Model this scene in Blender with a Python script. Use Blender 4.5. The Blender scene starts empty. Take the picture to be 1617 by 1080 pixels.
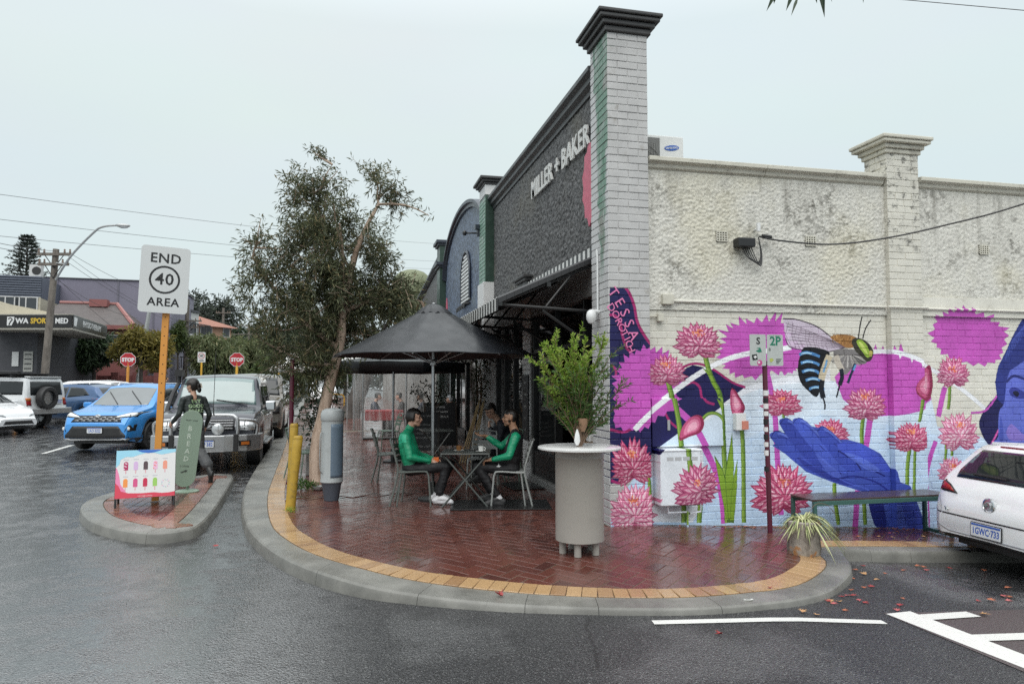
import bpy, bmesh, math, random
import numpy as np
from mathutils import Vector, Matrix, Quaternion, noise
from mathutils.bvhtree import BVHTree
from mathutils.geometry import tessellate_polygon

SC = bpy.context.scene
COL = SC.collection
R = math.radians
PI = math.pi
rng = random.Random(7)

# ------------------------------------------------------------------ camera
CAM_YAW, CAM_PITCH, CAM_H = 13.126, 3.343, 1.6
cd = bpy.data.cameras.new('camera'); cam = bpy.data.objects.new('camera', cd); COL.objects.link(cam)
cd.sensor_width = 36; cd.lens = 36 * 1130 / 1617; cd.clip_start = .05; cd.clip_end = 2500
cam.location = (0, 0, CAM_H); cam.rotation_euler = (PI / 2 + R(CAM_PITCH), 0, -R(CAM_YAW))
SC.camera = cam

# ------------------------------------------------------------------ overcast sky, soft sun, exposure
w = bpy.data.worlds.new('World'); SC.world = w; w.use_nodes = True
SUN_AZ, SUN_EL = R(200), R(52)          # azimuth clockwise from +Y
nt = w.node_tree; nt.nodes.clear()
N = nt.nodes.new
out = N('ShaderNodeOutputWorld'); bg = N('ShaderNodeBackground'); sky = N('ShaderNodeTexSky')
sky.sky_type = 'NISHITA'; sky.sun_disc = False; sky.sun_elevation = SUN_EL; sky.sun_rotation = SUN_AZ
sky.air_density = 1.5; sky.dust_density = 4
tc = N('ShaderNodeTexCoord'); sep = N('ShaderNodeSeparateXYZ'); mr = N('ShaderNodeMapRange')
nt.links.new(tc.outputs['Generated'], sep.inputs[0]); nt.links.new(sep.outputs['Z'], mr.inputs[0])
mr.inputs[1].default_value = 0; mr.inputs[2].default_value = 1; mr.inputs[3].default_value = 0; mr.inputs[4].default_value = 1
nz = N('ShaderNodeTexNoise'); nz.inputs['Scale'].default_value = 2.2; nz.inputs['Detail'].default_value = 3
mp = N('ShaderNodeMapping'); mp.inputs['Scale'].default_value = (1, 1, 3)
nt.links.new(tc.outputs['Generated'], mp.inputs[0]); nt.links.new(mp.outputs[0], nz.inputs['Vector'])
cr = N('ShaderNodeValToRGB')            # cloud deck: even, brighter towards the zenith as overcast skies are
cr.color_ramp.elements[0].position = 0; cr.color_ramp.elements[0].color = (.66, .745, .78, 1)
cr.color_ramp.elements[1].position = 1; cr.color_ramp.elements[1].color = (1.95, 2.02, 2.04, 1)
e = cr.color_ramp.elements.new(.22); e.color = (.665, .755, .775, 1)
e = cr.color_ramp.elements.new(.45); e.color = (.72, .80, .815, 1)
nt.links.new(mr.outputs[0], cr.inputs[0])
cm = N('ShaderNodeMix'); cm.data_type = 'RGBA'; cm.blend_type = 'MULTIPLY'; cm.inputs[0].default_value = .10
nt.links.new(cr.outputs[0], cm.inputs[6]); nt.links.new(nz.outputs['Color'], cm.inputs[7])
sc10 = N('ShaderNodeVectorMath'); sc10.operation = 'SCALE'; sc10.inputs['Scale'].default_value = 10.6
nt.links.new(cm.outputs[2], sc10.inputs[0])
mx = N('ShaderNodeMix'); mx.data_type = 'RGBA'; mx.inputs[0].default_value = .94
nt.links.new(sky.outputs[0], mx.inputs[6]); nt.links.new(sc10.outputs[0], mx.inputs[7])
nt.links.new(mx.outputs[2], bg.inputs[0]); bg.inputs[1].default_value = .1
nt.links.new(bg.outputs[0], out.inputs[0])
sl = bpy.data.lights.new('sun', 'SUN'); sl.energy = 1.5; sl.angle = R(60); sl.color = (1, .97, .93)
so = bpy.data.objects.new('sun', sl); COL.objects.link(so)
sd = Vector((math.sin(SUN_AZ) * math.cos(SUN_EL), math.cos(SUN_AZ) * math.cos(SUN_EL), math.sin(SUN_EL)))
so.rotation_euler = sd.to_track_quat('Z', 'Y').to_euler(); so.location = sd * 60
vs = SC.view_settings; vs.view_transform = 'Standard'; vs.look = 'None'; vs.gamma = 1; vs.use_curve_mapping = False; vs.exposure = 0.15
SC.render.engine = 'CYCLES'; SC.cycles.max_bounces = 7; SC.cycles.transparent_max_bounces = 12
SC.cycles.sample_clamp_indirect = 4; SC.cycles.caustics_reflective = False; SC.cycles.caustics_refractive = False
SC.cycles.use_denoising = False

# ------------------------------------------------------------------ helpers: node materials
def lin(c): return tuple((x / 12.92 if x <= .04045 else ((x + .055) / 1.055) ** 2.4) for x in c)
def rgb(r, g, b): return lin((r / 255, g / 255, b / 255))
class NT:
    def __init__(s, name):
        s.m = bpy.data.materials.new(name); s.m.use_nodes = True; s.t = s.m.node_tree; s.n = s.t.nodes
        s.b = s.n['Principled BSDF']; s.out = s.n['Material Output']
        s.geo = s.new('ShaderNodeNewGeometry'); s.pos = s.geo.outputs['Position']
    def new(s, k, **kw):
        n = s.n.new(k)
        for a, v in kw.items(): setattr(n, a, v)
        return n
    def link(s, a, b): s.t.links.new(a, b)
    def set(s, i, v):
        if hasattr(v, 'is_linked') or hasattr(v, 'links'): s.link(v, i)
        elif isinstance(v, (tuple, list)) and len(v) == 3 and i.type == 'RGBA': i.default_value = (*v, 1)
        else: i.default_value = v
    def noise(s, scale, detail=4, rough=.55, vec=None, out=0):
        n = s.new('ShaderNodeTexNoise'); n.inputs['Scale'].default_value = scale; n.inputs['Detail'].default_value = detail
        n.inputs['Roughness'].default_value = rough; s.link(vec or s.pos, n.inputs['Vector']); return n.outputs[out]
    def vor(s, scale, feature='F1', out='Distance', vec=None):
        n = s.new('ShaderNodeTexVoronoi', feature=feature); n.inputs['Scale'].default_value = scale; s.link(vec or s.pos, n.inputs['Vector']); return n.outputs[out]
    def mapv(s, scale=(1, 1, 1), rot=(0, 0, 0), loc=(0, 0, 0)):
        n = s.new('ShaderNodeMapping'); n.inputs['Scale'].default_value = scale; n.inputs['Rotation'].default_value = rot; n.inputs['Location'].default_value = loc
        s.link(s.pos, n.inputs[0]); return n.outputs[0]
    def ramp(s, x, a, b, lo=0, hi=1):
        n = s.new('ShaderNodeMapRange'); n.interpolation_type = 'SMOOTHSTEP'; s.set(n.inputs[0], x)
        n.inputs[1].default_value = a; n.inputs[2].default_value = b; n.inputs[3].default_value = lo; n.inputs[4].default_value = hi; return n.outputs[0]
    def mix(s, f, a, b, mode='MIX'):
        n = s.new('ShaderNodeMix', data_type='RGBA', blend_type=mode); s.set(n.inputs[0], f); s.set(n.inputs[6], a); s.set(n.inputs[7], b); return n.outputs[2]
    def math(s, op, a, b=0.):
        n = s.new('ShaderNodeMath', operation=op); s.set(n.inputs[0], a); s.set(n.inputs[1], b); return n.outputs[0]
    def xyz(s):
        n = s.new('ShaderNodeSeparateXYZ'); s.link(s.pos, n.inputs[0]); return n.outputs
    def bump(s, h, strength=.3, dist=.01, prev=None):
        n = s.new('ShaderNodeBump'); n.inputs['Strength'].default_value = strength; n.inputs['Distance'].default_value = dist
        s.link(h, n.inputs['Height'])
        if prev is not None: s.link(prev, n.inputs['Normal'])
        s.link(n.outputs[0], s.b.inputs['Normal']); return n.outputs[0]
    def rand(s): return s.new('ShaderNodeObjectInfo').outputs['Random']
    def color(s, c): s.set(s.b.inputs['Base Color'], c)
    def rough(s, c): s.set(s.b.inputs['Roughness'], c)
_mats = {}
def mat(name, col, rough=.5, metal=0., var=.12, vs=4., bump=0., bs=80., coat=0., ior=1.5, alpha=1., trans=0., emit=0., rnd=0., dirt=0., dirtcol=(.05, .045, .04), sheen=0.):
    if name in _mats: return _mats[name]
    t = NT(name); b = t.b
    n = t.noise(vs, 5)
    c = t.mix(n, tuple(x * (1 - var) for x in col), tuple(min(1, x * (1 + var)) for x in col))
    if rnd:
        f = t.ramp(t.rand(), 0, 1, 1 - rnd, 1 + rnd); v = t.new('ShaderNodeVectorMath', operation='SCALE'); t.link(c, v.inputs[0]); t.link(f, v.inputs['Scale']); c = v.outputs[0]
    if dirt:
        d = t.math('MULTIPLY', t.ramp(t.noise(vs * 2.3, 8, .7), .5, .75), dirt); c = t.mix(d, c, dirtcol)
    t.color(c)
    t.rough(t.ramp(t.noise(vs * 1.7, 3), .2, .8, max(.02, rough * .82), min(1, rough * 1.18)))
    b.inputs['Metallic'].default_value = metal; b.inputs['IOR'].default_value = ior; b.inputs['Coat Weight'].default_value = coat
    b.inputs['Coat Roughness'].default_value = .04; b.inputs['Alpha'].default_value = alpha; b.inputs['Transmission Weight'].default_value = trans
    b.inputs['Sheen Weight'].default_value = sheen
    if emit:
        b.inputs['Emission Color'].default_value = (*col, 1); b.inputs['Emission Strength'].default_value = emit
    if bump: t.bump(t.noise(bs, 4), bump, .004)
    _mats[name] = t.m; return t.m

# ------------------------------------------------------------------ helpers: objects
def mw(o):
    m = o.matrix_basis.copy()
    return m if o.parent is None else mw(o.parent) @ o.matrix_parent_inverse @ m
def tag(o, label=None, cat=None, group=None, kind=None):
    for k, v in (('label', label), ('category', cat), ('group', group), ('kind', kind)):
        if v: o[k] = v
    return o
def thing(name, label, cat, loc=(0, 0, 0), rz=0., group=None):
    o = bpy.data.objects.new(name, None); COL.objects.link(o); o.empty_display_size = .2
    o.location = loc; o.rotation_euler = (0, 0, rz); return tag(o, label, cat, group)
def link(name, me, parent=None, world=False):
    o = bpy.data.objects.new(name, me); COL.objects.link(o)
    if parent is not None:
        o.parent = parent
        if world: o.matrix_parent_inverse = mw(parent).inverted()
    return o
def dup(root, loc, rz=None, label=None):
    r = root.copy(); COL.objects.link(r); r.location = loc
    if rz is not None: r.rotation_euler = (0, 0, rz)
    if label: r['label'] = label
    for ch in list(root.children):
        c = ch.copy(); COL.objects.link(c); c.parent = r
        for g in list(ch.children):
            d = g.copy(); COL.objects.link(d); d.parent = c
    return r
def frame(d, up=Vector((0, 0, 1))):
    d = d.normalized()
    if abs(d.dot(up)) > .98: up = Vector((1, 0, 0))
    a = d.cross(up).normalized(); return a, a.cross(d).normalized()
class MB:
    def __init__(s): s.v = []; s.f = []; s.mi = []
    def add(s, v, f, mi=0, M=None):
        o = len(s.v)
        if M is not None: v = [M @ Vector(p) for p in v]
        s.v += [tuple(p) for p in v]; s.f += [tuple(i + o for i in q) for q in f]; s.mi += [mi] * len(f); return s
    def box(s, x, y, z, sx, sy, sz, rz=0., mi=0, M=None, bottom=True):
        hx, hy, hz = sx / 2, sy / 2, sz / 2; c, n = math.cos(rz), math.sin(rz)
        v = [(x + a * hx * c - b * hy * n, y + a * hx * n + b * hy * c, z + k * hz) for k in (-1, 1) for a, b in ((-1, -1), (1, -1), (1, 1), (-1, 1))]
        f = [(4, 5, 6, 7), (0, 1, 5, 4), (1, 2, 6, 5), (2, 3, 7, 6), (3, 0, 4, 7)] + ([(3, 2, 1, 0)] if bottom else [])
        return s.add(v, f, mi, M)
    def bb(s, x0, x1, y0, y1, z0, z1, mi=0): return s.box((x0 + x1) / 2, (y0 + y1) / 2, (z0 + z1) / 2, x1 - x0, y1 - y0, z1 - z0, 0, mi)
    def tube(s, path, r, n=8, cap=True, mi=0, flat=1.):
        P = [Vector(p) for p in path]; k = len(P); rs = r if isinstance(r, (list, tuple)) else [r] * k
        v = []; a = None
        for i, p in enumerate(P):
            d = (P[min(i + 1, k - 1)] - P[max(i - 1, 0)])
            if d.length < 1e-9: d = Vector((0, 0, 1))
            d.normalize()
            if a is None: a, b = frame(d)
            else:
                a = (a - d * a.dot(d)); a = a.normalized() if a.length > 1e-6 else frame(d)[0]; b = a.cross(d).normalized()
            v += [p + (a * math.cos(2 * PI * j / n) + b * math.sin(2 * PI * j / n) * flat) * rs[i] for j in range(n)]
        f = [(i * n + j, i * n + (j + 1) % n, (i + 1) * n + (j + 1) % n, (i + 1) * n + j) for i in range(k - 1) for j in range(n)]
        if cap: f += [tuple(range(n - 1, -1, -1)), tuple((k - 1) * n + j for j in range(n))]
        return s.add(v, f, mi)
    def lathe(s, prof, n=24, c=(0, 0, 0), mi=0, M=None, sx=1., sy=1., capb=True, capt=True):
        v = [(c[0] + r * sx * math.cos(2 * PI * j / n), c[1] + r * sy * math.sin(2 * PI * j / n), c[2] + z) for r, z in prof for j in range(n)]
        k = len(prof)
        f = [(i * n + j, i * n + (j + 1) % n, (i + 1) * n + (j + 1) % n, (i + 1) * n + j) for i in range(k - 1) for j in range(n)]
        if capb and prof[0][0] > 1e-6: f.append(tuple(range(n - 1, -1, -1)))
        if capt and prof[-1][0] > 1e-6: f.append(tuple((k - 1) * n + j for j in range(n)))
        return s.add(v, f, mi, M)
    def ell(s, c, r, n=12, k=8, mi=0, M=None):
        return s.lathe([(max(1e-4, math.sin(PI * i / k)) , -math.cos(PI * i / k)) for i in range(k + 1)], n, (0, 0, 0), mi, (M or Matrix()) @ Matrix.Translation(c) @ Matrix.Diagonal((*r, 1)), capb=False, capt=False)
    def prism(s, poly, d, M=None, mi=0, back=True):
        """poly: 2-D outline in the local xy plane (counter-clockwise), thickness d along +z."""
        n = len(poly); tri = tessellate_polygon([[Vector((x, y, 0)) for x, y in poly]])
        v = [(x, y, d) for x, y in poly] + [(x, y, 0) for x, y in poly]
        area = sum(poly[i][0] * poly[(i + 1) % n][1] - poly[(i + 1) % n][0] * poly[i][1] for i in range(n))
        f = []
        for t in tri:
            a, b, c = [Vector((*poly[i], 0)) for i in t]
            t = t if (b - a).cross(c - a).z > 0 else t[::-1]
            f.append(tuple(t))
            if back: f.append(tuple(i + n for i in t[::-1]))
        f += [((i, i + n, (i + 1) % n + n, (i + 1) % n) if area > 0 else (i, (i + 1) % n, (i + 1) % n + n, i + n)) for i in range(n)]
        return s.add(v, f, mi, M)
    def sweep(s, prof, path, up=(0, 0, 1), closed=False, mi=0, cap=True):
        """prof: (side, up) points carried along a horizontal path."""
        P = [Vector(p) for p in path]; k = len(P); n = len(prof); v = []; U = Vector(up)
        for i, p in enumerate(P):
            d0 = (P[i] - P[i - 1]).normalized() if (i > 0 or closed) else None
            d1 = (P[(i + 1) % k] - P[i]).normalized() if (i < k - 1 or closed) else None
            d = (d0 or d1) if (d0 is None or d1 is None) else (d0 + d1).normalized()
            sd = d.cross(U).normalized(); m = 1. if d0 is None or d1 is None else 1 / max(.3, d.dot(d1))
            v += [p + sd * a * m + U * b for a, b in prof]
        f = [(i * n + j, ((i + 1) % k) * n + j, ((i + 1) % k) * n + (j + 1) % n, i * n + (j + 1) % n) for i in range(k if closed else k - 1) for j in range(n)]
        if cap and not closed: f += [tuple(range(n)), tuple((k - 1) * n + j for j in range(n - 1, -1, -1))]
        return s.add(v, f, mi)
    def mesh(s, name, mats, smooth=0.):
        me = bpy.data.meshes.new(name); me.from_pydata(s.v, [], s.f)
        for m in (mats if isinstance(mats, (list, tuple)) else [mats]): me.materials.append(m)
        if any(s.mi): me.polygons.foreach_set('material_index', s.mi)
        if smooth:
            me.polygons.foreach_set('use_smooth', [True] * len(me.polygons))
            if smooth < 179: me.set_sharp_from_angle(angle=R(smooth))
        me.update(); return me
    def build(s, name, mats, parent=None, smooth=0., world=False, bevel=0., seg=2):
        o = link(name, s.mesh(name, mats, smooth), parent, world)
        if bevel:
            b = o.modifiers.new('bevel', 'BEVEL'); b.width = bevel; b.segments = seg; b.limit_method = 'ANGLE'; b.angle_limit = R(40)
            b.use_clamp_overlap = True
        return o
def fixn(o):
    bm = bmesh.new(); bm.from_mesh(o.data); bmesh.ops.recalc_face_normals(bm, faces=bm.faces); bm.to_mesh(o.data); bm.free(); return o
def text_mesh(body, size, depth=.002, bold=0., align='CENTER', width=1., space=1., res=2, shear=0.):
    c = bpy.data.curves.new('lettering', 'FONT'); c.body = body; c.size = size; c.extrude = depth; c.align_x = align; c.align_y = 'CENTER'
    c.offset = bold; c.resolution_u = res; c.space_character = space; c.shear = shear
    o = bpy.data.objects.new('lettering', c); me = bpy.data.meshes.new_from_object(o)
    bpy.data.objects.remove(o); bpy.data.curves.remove(c)
    if width != 1: me.transform(Matrix.Diagonal((width, 1, 1, 1)))
    return me
def text(name, body, size, material, M, parent=None, world=True, **kw):
    """M: 4x4 whose local x runs along the line, y up the letters, z out of the surface."""
    me = text_mesh(body, size, **kw); me.transform(M); me.materials.clear(); me.materials.append(material)
    return link(name, me, parent, world)
def face(loc, normal, up=(0, 0, 1), roll=0.):
    """Matrix of a sign face: x to the reader's right, y up, z towards the reader."""
    z = Vector(normal).normalized(); u = Vector(up); x = u.cross(z).normalized(); y = z.cross(x)
    M = Matrix((x, y, z)).transposed().to_4x4(); M.translation = Vector(loc); return M @ Matrix.Rotation(roll, 4, 'Z')
def ray(px, py):
    a, p = R(CAM_YAW), R(CAM_PITCH); u, v = (px - 808.5) / 1130, (540 - py) / 1130
    F = Vector((math.sin(a) * math.cos(p), math.cos(a) * math.cos(p), math.sin(p))); X = Vector((math.cos(a), -math.sin(a), 0)); U = X.cross(F)
    return F + X * u + U * v
def sm(t):
    t = min(1., max(0., t)); return t * t * (3 - 2 * t)
def gz(x, y):
    s = -.055 * max(0, min(x, 14) - 3.2)
    if y > 16: s += .011 * (min(y, 75) - 16)
    return s
def pz(x, y): return gz(x, y) - .07 * sm((6.9 - y) / 1.5) * sm((x + .4) / 1.2)    # top of the paving, falling to the crossing
def rz(x, y): return gz(x, y) - .13                                               # the road
def cat_mull(P, n=6, closed=False):
    P = [Vector(p) for p in P]; o = []; k = len(P)
    for i in range(k if closed else k - 1):
        g = lambda j: P[j % k] if closed else P[max(0, min(k - 1, j))]
        a, b, c, d = g(i - 1), g(i), g(i + 1), g(i + 2)
        for s in range(n):
            t = s / n; o.append(.5 * ((2 * b) + (c - a) * t + (2 * a - 5 * b + 4 * c - d) * t * t + (3 * b - 3 * c + d - a) * t ** 3))
    if not closed: o.append(P[-1])
    return o
def resample(P, step):
    o = [P[0]]; acc = 0
    for a, b in zip(P, P[1:]):
        L = (b - a).length
        while acc + L >= step and L > 1e-9:
            a = a + (b - a) * ((step - acc) / L); o.append(a); L = (b - a).length; acc = 0
        acc += L
    return o
def inside(x, y, poly):
    c = False; j = len(poly) - 1
    for i in range(len(poly)):
        xi, yi = poly[i][0], poly[i][1]; xj, yj = poly[j][0], poly[j][1]
        if (yi > y) != (yj > y) and x < (xj - xi) * (y - yi) / (yj - yi) + xi: c = not c
        j = i
    return c
# ================================================================== ground materials
def asphalt_mat():
    t = NT('wet_asphalt')
    g = t.noise(95, 3, .65); v = t.vor(62); v2 = t.vor(120)
    big = t.noise(.55, 5, .55); mid = t.noise(3.5, 5, .6)
    c = t.mix(t.ramp(g, .36, .66), (.008, .008, .009), (.066, .066, .07))
    c = t.mix(t.ramp(mid, .35, .75, 0, .45), c, (.03, .03, .033))
    c = t.mix(t.ramp(t.noise(90, 1), .62, .70, 0, .6), c, (.27, .27, .265))
    # old patch joints and cracks filled with bitumen
    wv = t.new('ShaderNodeVectorMath', operation='ADD'); t.link(t.pos, wv.inputs[0]); sc = t.new('ShaderNodeVectorMath', operation='SCALE'); sc.inputs['Scale'].default_value = .5; t.link(t.noise(1.4, 4, .6, None, 1), sc.inputs[0]); t.link(sc.outputs[0], wv.inputs[1])
    cr_ = t.math('MULTIPLY', t.ramp(t.vor(.42, 'DISTANCE_TO_EDGE', vec=wv.outputs[0]), .0, .009, 1, 0), t.ramp(t.noise(.7, 2), .5, .56)); c = t.mix(t.math('MULTIPLY', cr_, .8), c, (.008, .008, .009))
    c = t.mix(t.math('MULTIPLY', t.ramp(t.noise(2.1, 4, .6), .62, .68), .5), c, (.012, .012, .013))
    t.color(c)
    s = t.xyz()
    film = t.ramp(big, .46, .60)
    side = t.ramp(t.math('ADD', s[0], t.math('MULTIPLY', t.math('SUBTRACT', mid, .5), 1.2)), .7, -1.3)          # wet film exaggerated on the left to brighten its sky reflection
    film = t.math('MAXIMUM', t.math('MULTIPLY', film, .22), t.math('MULTIPLY', side, t.ramp(mid, .3, .62, .45, 1)))
    bay = t.math('MULTIPLY', t.math('MULTIPLY', t.ramp(s[0], 4.7, 5.8), t.ramp(s[1], 4.7, 5.4)), t.ramp(mid, .3, .6, .5, 1)); film = t.math('MAXIMUM', film, bay)          # puddle in the parking bay
    t.rough(t.math('MULTIPLY', t.ramp(film, 0, 1, .30, .10), t.ramp(g, .3, .7, .75, 1.3)))
    t.set(t.b.inputs['IOR'], t.ramp(film, 0, .8, 1.45, 3.9))
    h = t.math('ADD', t.math('MULTIPLY', g, .8), t.math('ADD', v, t.math('MULTIPLY', v2, .5)))
    n = t.new('ShaderNodeBump'); n.inputs['Distance'].default_value = .014
    t.set(n.inputs['Strength'], t.ramp(film, 0, 1, .95, .12)); t.link(h, n.inputs['Height'])
    t.bump(t.noise(7, 3), .06, .03, n.outputs[0])
    return t.m
def paver_mat(name, a, b, c3, rough=(.34, .12), moss=.25):
    t = NT(name)
    r = t.math('FRACT', t.math('ADD', t.rand(), t.geo.outputs['Random Per Island']))
    c = t.mix(t.ramp(r, 0, .55), a, b); c = t.mix(t.ramp(r, .72, 1, 0, .8), c, c3)
    c = t.mix(t.ramp(t.noise(70, 5, .7), .35, .75, 0, .45), c, tuple(x * .45 for x in a))
    c = t.mix(t.ramp(t.noise(1.1, 4), .45, .7, 0, .35), c, tuple(x * .6 for x in a))
    t.color(c)
    w = t.ramp(t.noise(.9, 4, .6), .38, .6)
    t.rough(t.math('MULTIPLY', t.ramp(w, 0, 1, *rough), t.ramp(t.noise(40, 3), .3, .7, .7, 1.3)))
    t.b.inputs['IOR'].default_value = 1.5; t.b.inputs['Coat Weight'].default_value = .25; t.b.inputs['Coat Roughness'].default_value = .08
    t.bump(t.noise(90, 5, .7), .22, .004)
    return t.m
def concrete_mat(name='kerb_concrete', col=(.20, .196, .178)):
    t = NT(name)
    c = t.mix(t.ramp(t.noise(2.2, 6, .6), .3, .7), tuple(x * .62 for x in col), tuple(x * 1.12 for x in col))
    c = t.mix(t.ramp(t.noise(14, 7, .72), .52, .8, 0, .55), c, (.07, .065, .055))
    c = t.mix(t.ramp(t.noise(180, 2), .6, .72, 0, .4), c, (.36, .35, .32)); t.color(c)
    t.rough(t.ramp(t.noise(1.4, 4), .35, .65, .24, .5)); t.bump(t.noise(160, 4, .7), .35, .004); return t.m
M_ASPH = asphalt_mat()
M_PAV = paver_mat('red_clay_paver', (.094, .033, .026), (.13, .047, .036), (.064, .027, .024))
M_PAVR = paver_mat('faded_clay_paver', (.20, .075, .045), (.26, .11, .07), (.15, .05, .035), (.4, .2))
M_YEL = paver_mat('buff_paver', (.36, .215, .10), (.44, .28, .14), (.27, .15, .075), (.5, .28))
M_JOINT = mat('paver_joint', (.115, .085, .055), .55, var=.55, vs=5, bump=.4, dirt=.6, dirtcol=(.06, .065, .02))
M_KERB = concrete_mat()
t = NT('road_paint'); c = t.mix(t.ramp(t.noise(60, 6, .75), .56, .74), (.66, .66, .63), (.11, .11, .11)); t.color(c); t.rough(.38); t.bump(t.noise(200, 3), .3, .004); M_PAINT = t.m
t = NT('red_asphalt'); c = t.mix(t.noise(90, 2), (.042, .033, .034), (.095, .072, .071)); t.color(c); t.rough(.4); t.bump(t.vor(70), .6, .012); M_REDA = t.m

# ------------------------------------------------------------------ the road: one sheet to the horizon
def sheet(name, xs, ys, fz, m, dz=0.):
    b = MB(); nx = len(xs)
    b.v = [(x, y, fz(x, y) + dz) for y in ys for x in xs]
    b.f = [(j * nx + i, j * nx + i + 1, (j + 1) * nx + i + 1, (j + 1) * nx + i) for j in range(len(ys) - 1) for i in range(nx - 1)]
    b.mi = [0] * len(b.f)
    return b.build(name, m)
xs = [-900, -300, -120, -60, -40, -30, -20, -12, -8, -5, -3, -1, 1, 2, 3.2, 4, 5, 6, 8, 10, 14, 20, 40, 120, 300, 900]
ys = [-40, -20, -10, -5, 0, 2, 4, 6, 8, 10, 12, 14, 16, 20, 26, 34, 45, 60, 75, 120, 300, 1200]
road = tag(sheet('road', xs, ys, rz, M_ASPH), kind='structure')

# ------------------------------------------------------------------ corner pavement
PAIRS = [((-2.9, 60), (-3.3, 60)), ((-1.85, 28), (-2.22, 28)), ((-1.45, 19), (-1.86, 19)), ((-1.2, 13.5), (-1.62, 13.5)), ((-1.06, 10.9), (-1.42, 10.9)),
         ((-.82, 8.8), (-1.08, 8.75)), ((-.55, 7.76), (-.72, 7.5)), ((-.18, 6.94), (-.33, 6.65)), ((.31, 6.31), (.12, 6.05)), ((.81, 5.95), (.66, 5.68)),
         ((1.29, 5.69), (1.18, 5.42)), ((1.75, 5.49), (1.68, 5.24)), ((2.2, 5.34), (2.16, 5.10)), ((2.7, 5.25), (2.7, 5.0)), ((3.29, 5.28), (3.33, 5.03)),
         ((3.78, 5.47), (3.9, 5.26)), ((4.30, 5.86), (4.48, 5.72)), ((4.55, 6.15), (4.78, 6.07)), ((4.66, 6.44), (4.98, 6.42)), ((4.88, 6.64), (5.15, 6.54)),
         ((5.6, 6.68), (5.6, 6.5)), ((7, 6.66), (7, 6.48)), ((14, 6.6), (14, 6.42))]
SEG = 12
CIN = cat_mull([(*p, 0) for p, q in PAIRS], SEG); COUT = cat_mull([(*q, 0) for p, q in PAIRS], SEG)
kerb = tag(bpy.data.objects.new('kerb', None), kind='structure'); COL.objects.link(kerb)
def kerb_piece(ci, co, name='kerb_stone', parent=None, base=rz, top=pz):
    b = MB(); n = 6
    prof = ((0, 0, 0), (.55, -.004, 0), (.86, -.010, .01), (.925, -.018, .08), (.955, -.024, .22), (1.0, 0, 1.0))
    for p, q in zip(ci, co):
        zt = top(p.x, p.y); zb = base(q.x, q.y) - .03
        for a, dz, f in prof:
            x, y = p.x + (q.x - p.x) * a, p.y + (q.y - p.y) * a
            b.v.append((x, y, (zt + dz) * (1 - f) + zb * f if f < 1 else zb))
    b.f = [(i * n + j, i * n + j + 1, (i + 1) * n + j + 1, (i + 1) * n + j) for i in range(len(ci) - 1) for j in range(n - 1)]
    k = len(ci) - 1
    b.f += [tuple(range(n - 1, -1, -1)), tuple(k * n + j for j in range(n))]; b.mi = [0] * len(b.f)
    return fixn(b.build(name, M_KERB, parent, smooth=24))
def shorten(a, b, g):       # pull the end of a polyline in for the joint
    a = list(a); b = list(b)
    a[-1] = a[-1] + (a[-2] - a[-1]).normalized() * g; b[-1] = b[-1] + (b[-2] - b[-1]).normalized() * g; return a, b
cuts = [0, 14, 28, 41, 55, 69, 87, 106, 124, 137, 158, 180, 203, 224, 236, 245, 254, 264]
for a, e in zip(cuts, cuts[1:]):
    kerb_piece(*shorten(CIN[a:e + 1], COUT[a:e + 1], .004), parent=kerb)
# mortar bed under pavers and kerb
bed = MB(); rows = 10
WALLA = []
for i, p in enumerate(CIN):
    if p.y > 7.8 and p.x < 1: q = Vector((3.4, p.y, 0))
    elif p.x < 4.6 and p.y < 7.8:
        t_ = (i - CIN.index(next(c for c in CIN if c.y <= 7.8))) / 1.
        f = sm((p.x + .6) / 5.2); q = Vector((3.2 + 1.5 * f, 7.9, 0))
    else: q = Vector((p.x, 7.9, 0))
    for k in range(rows + 1):
        o = p + (q - p) * (k / rows); bed.v.append((o.x, o.y, pz(o.x, o.y) - .0055))
bed.f = [(i * (rows + 1) + k, (i + 1) * (rows + 1) + k, (i + 1) * (rows + 1) + k + 1, i * (rows + 1) + k + 1) for i in range(len(CIN) - 1) for k in range(rows)]
bed.mi = [0] * len(bed.f)
pavement = tag(fixn(bed.build('pavement', M_JOINT)), kind='structure')

fz0 = lambda x, y: 0.0
def offset_line(P, d):
    o = []
    for i, p in enumerate(P):
        t_ = (P[min(i + 1, len(P) - 1)] - P[max(i - 1, 0)]).normalized(); o.append(p + Vector((-t_.y, t_.x, 0)) * d)
    return o
near = [p for p in CIN if p.y < 24 and p.x < 9]
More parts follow.
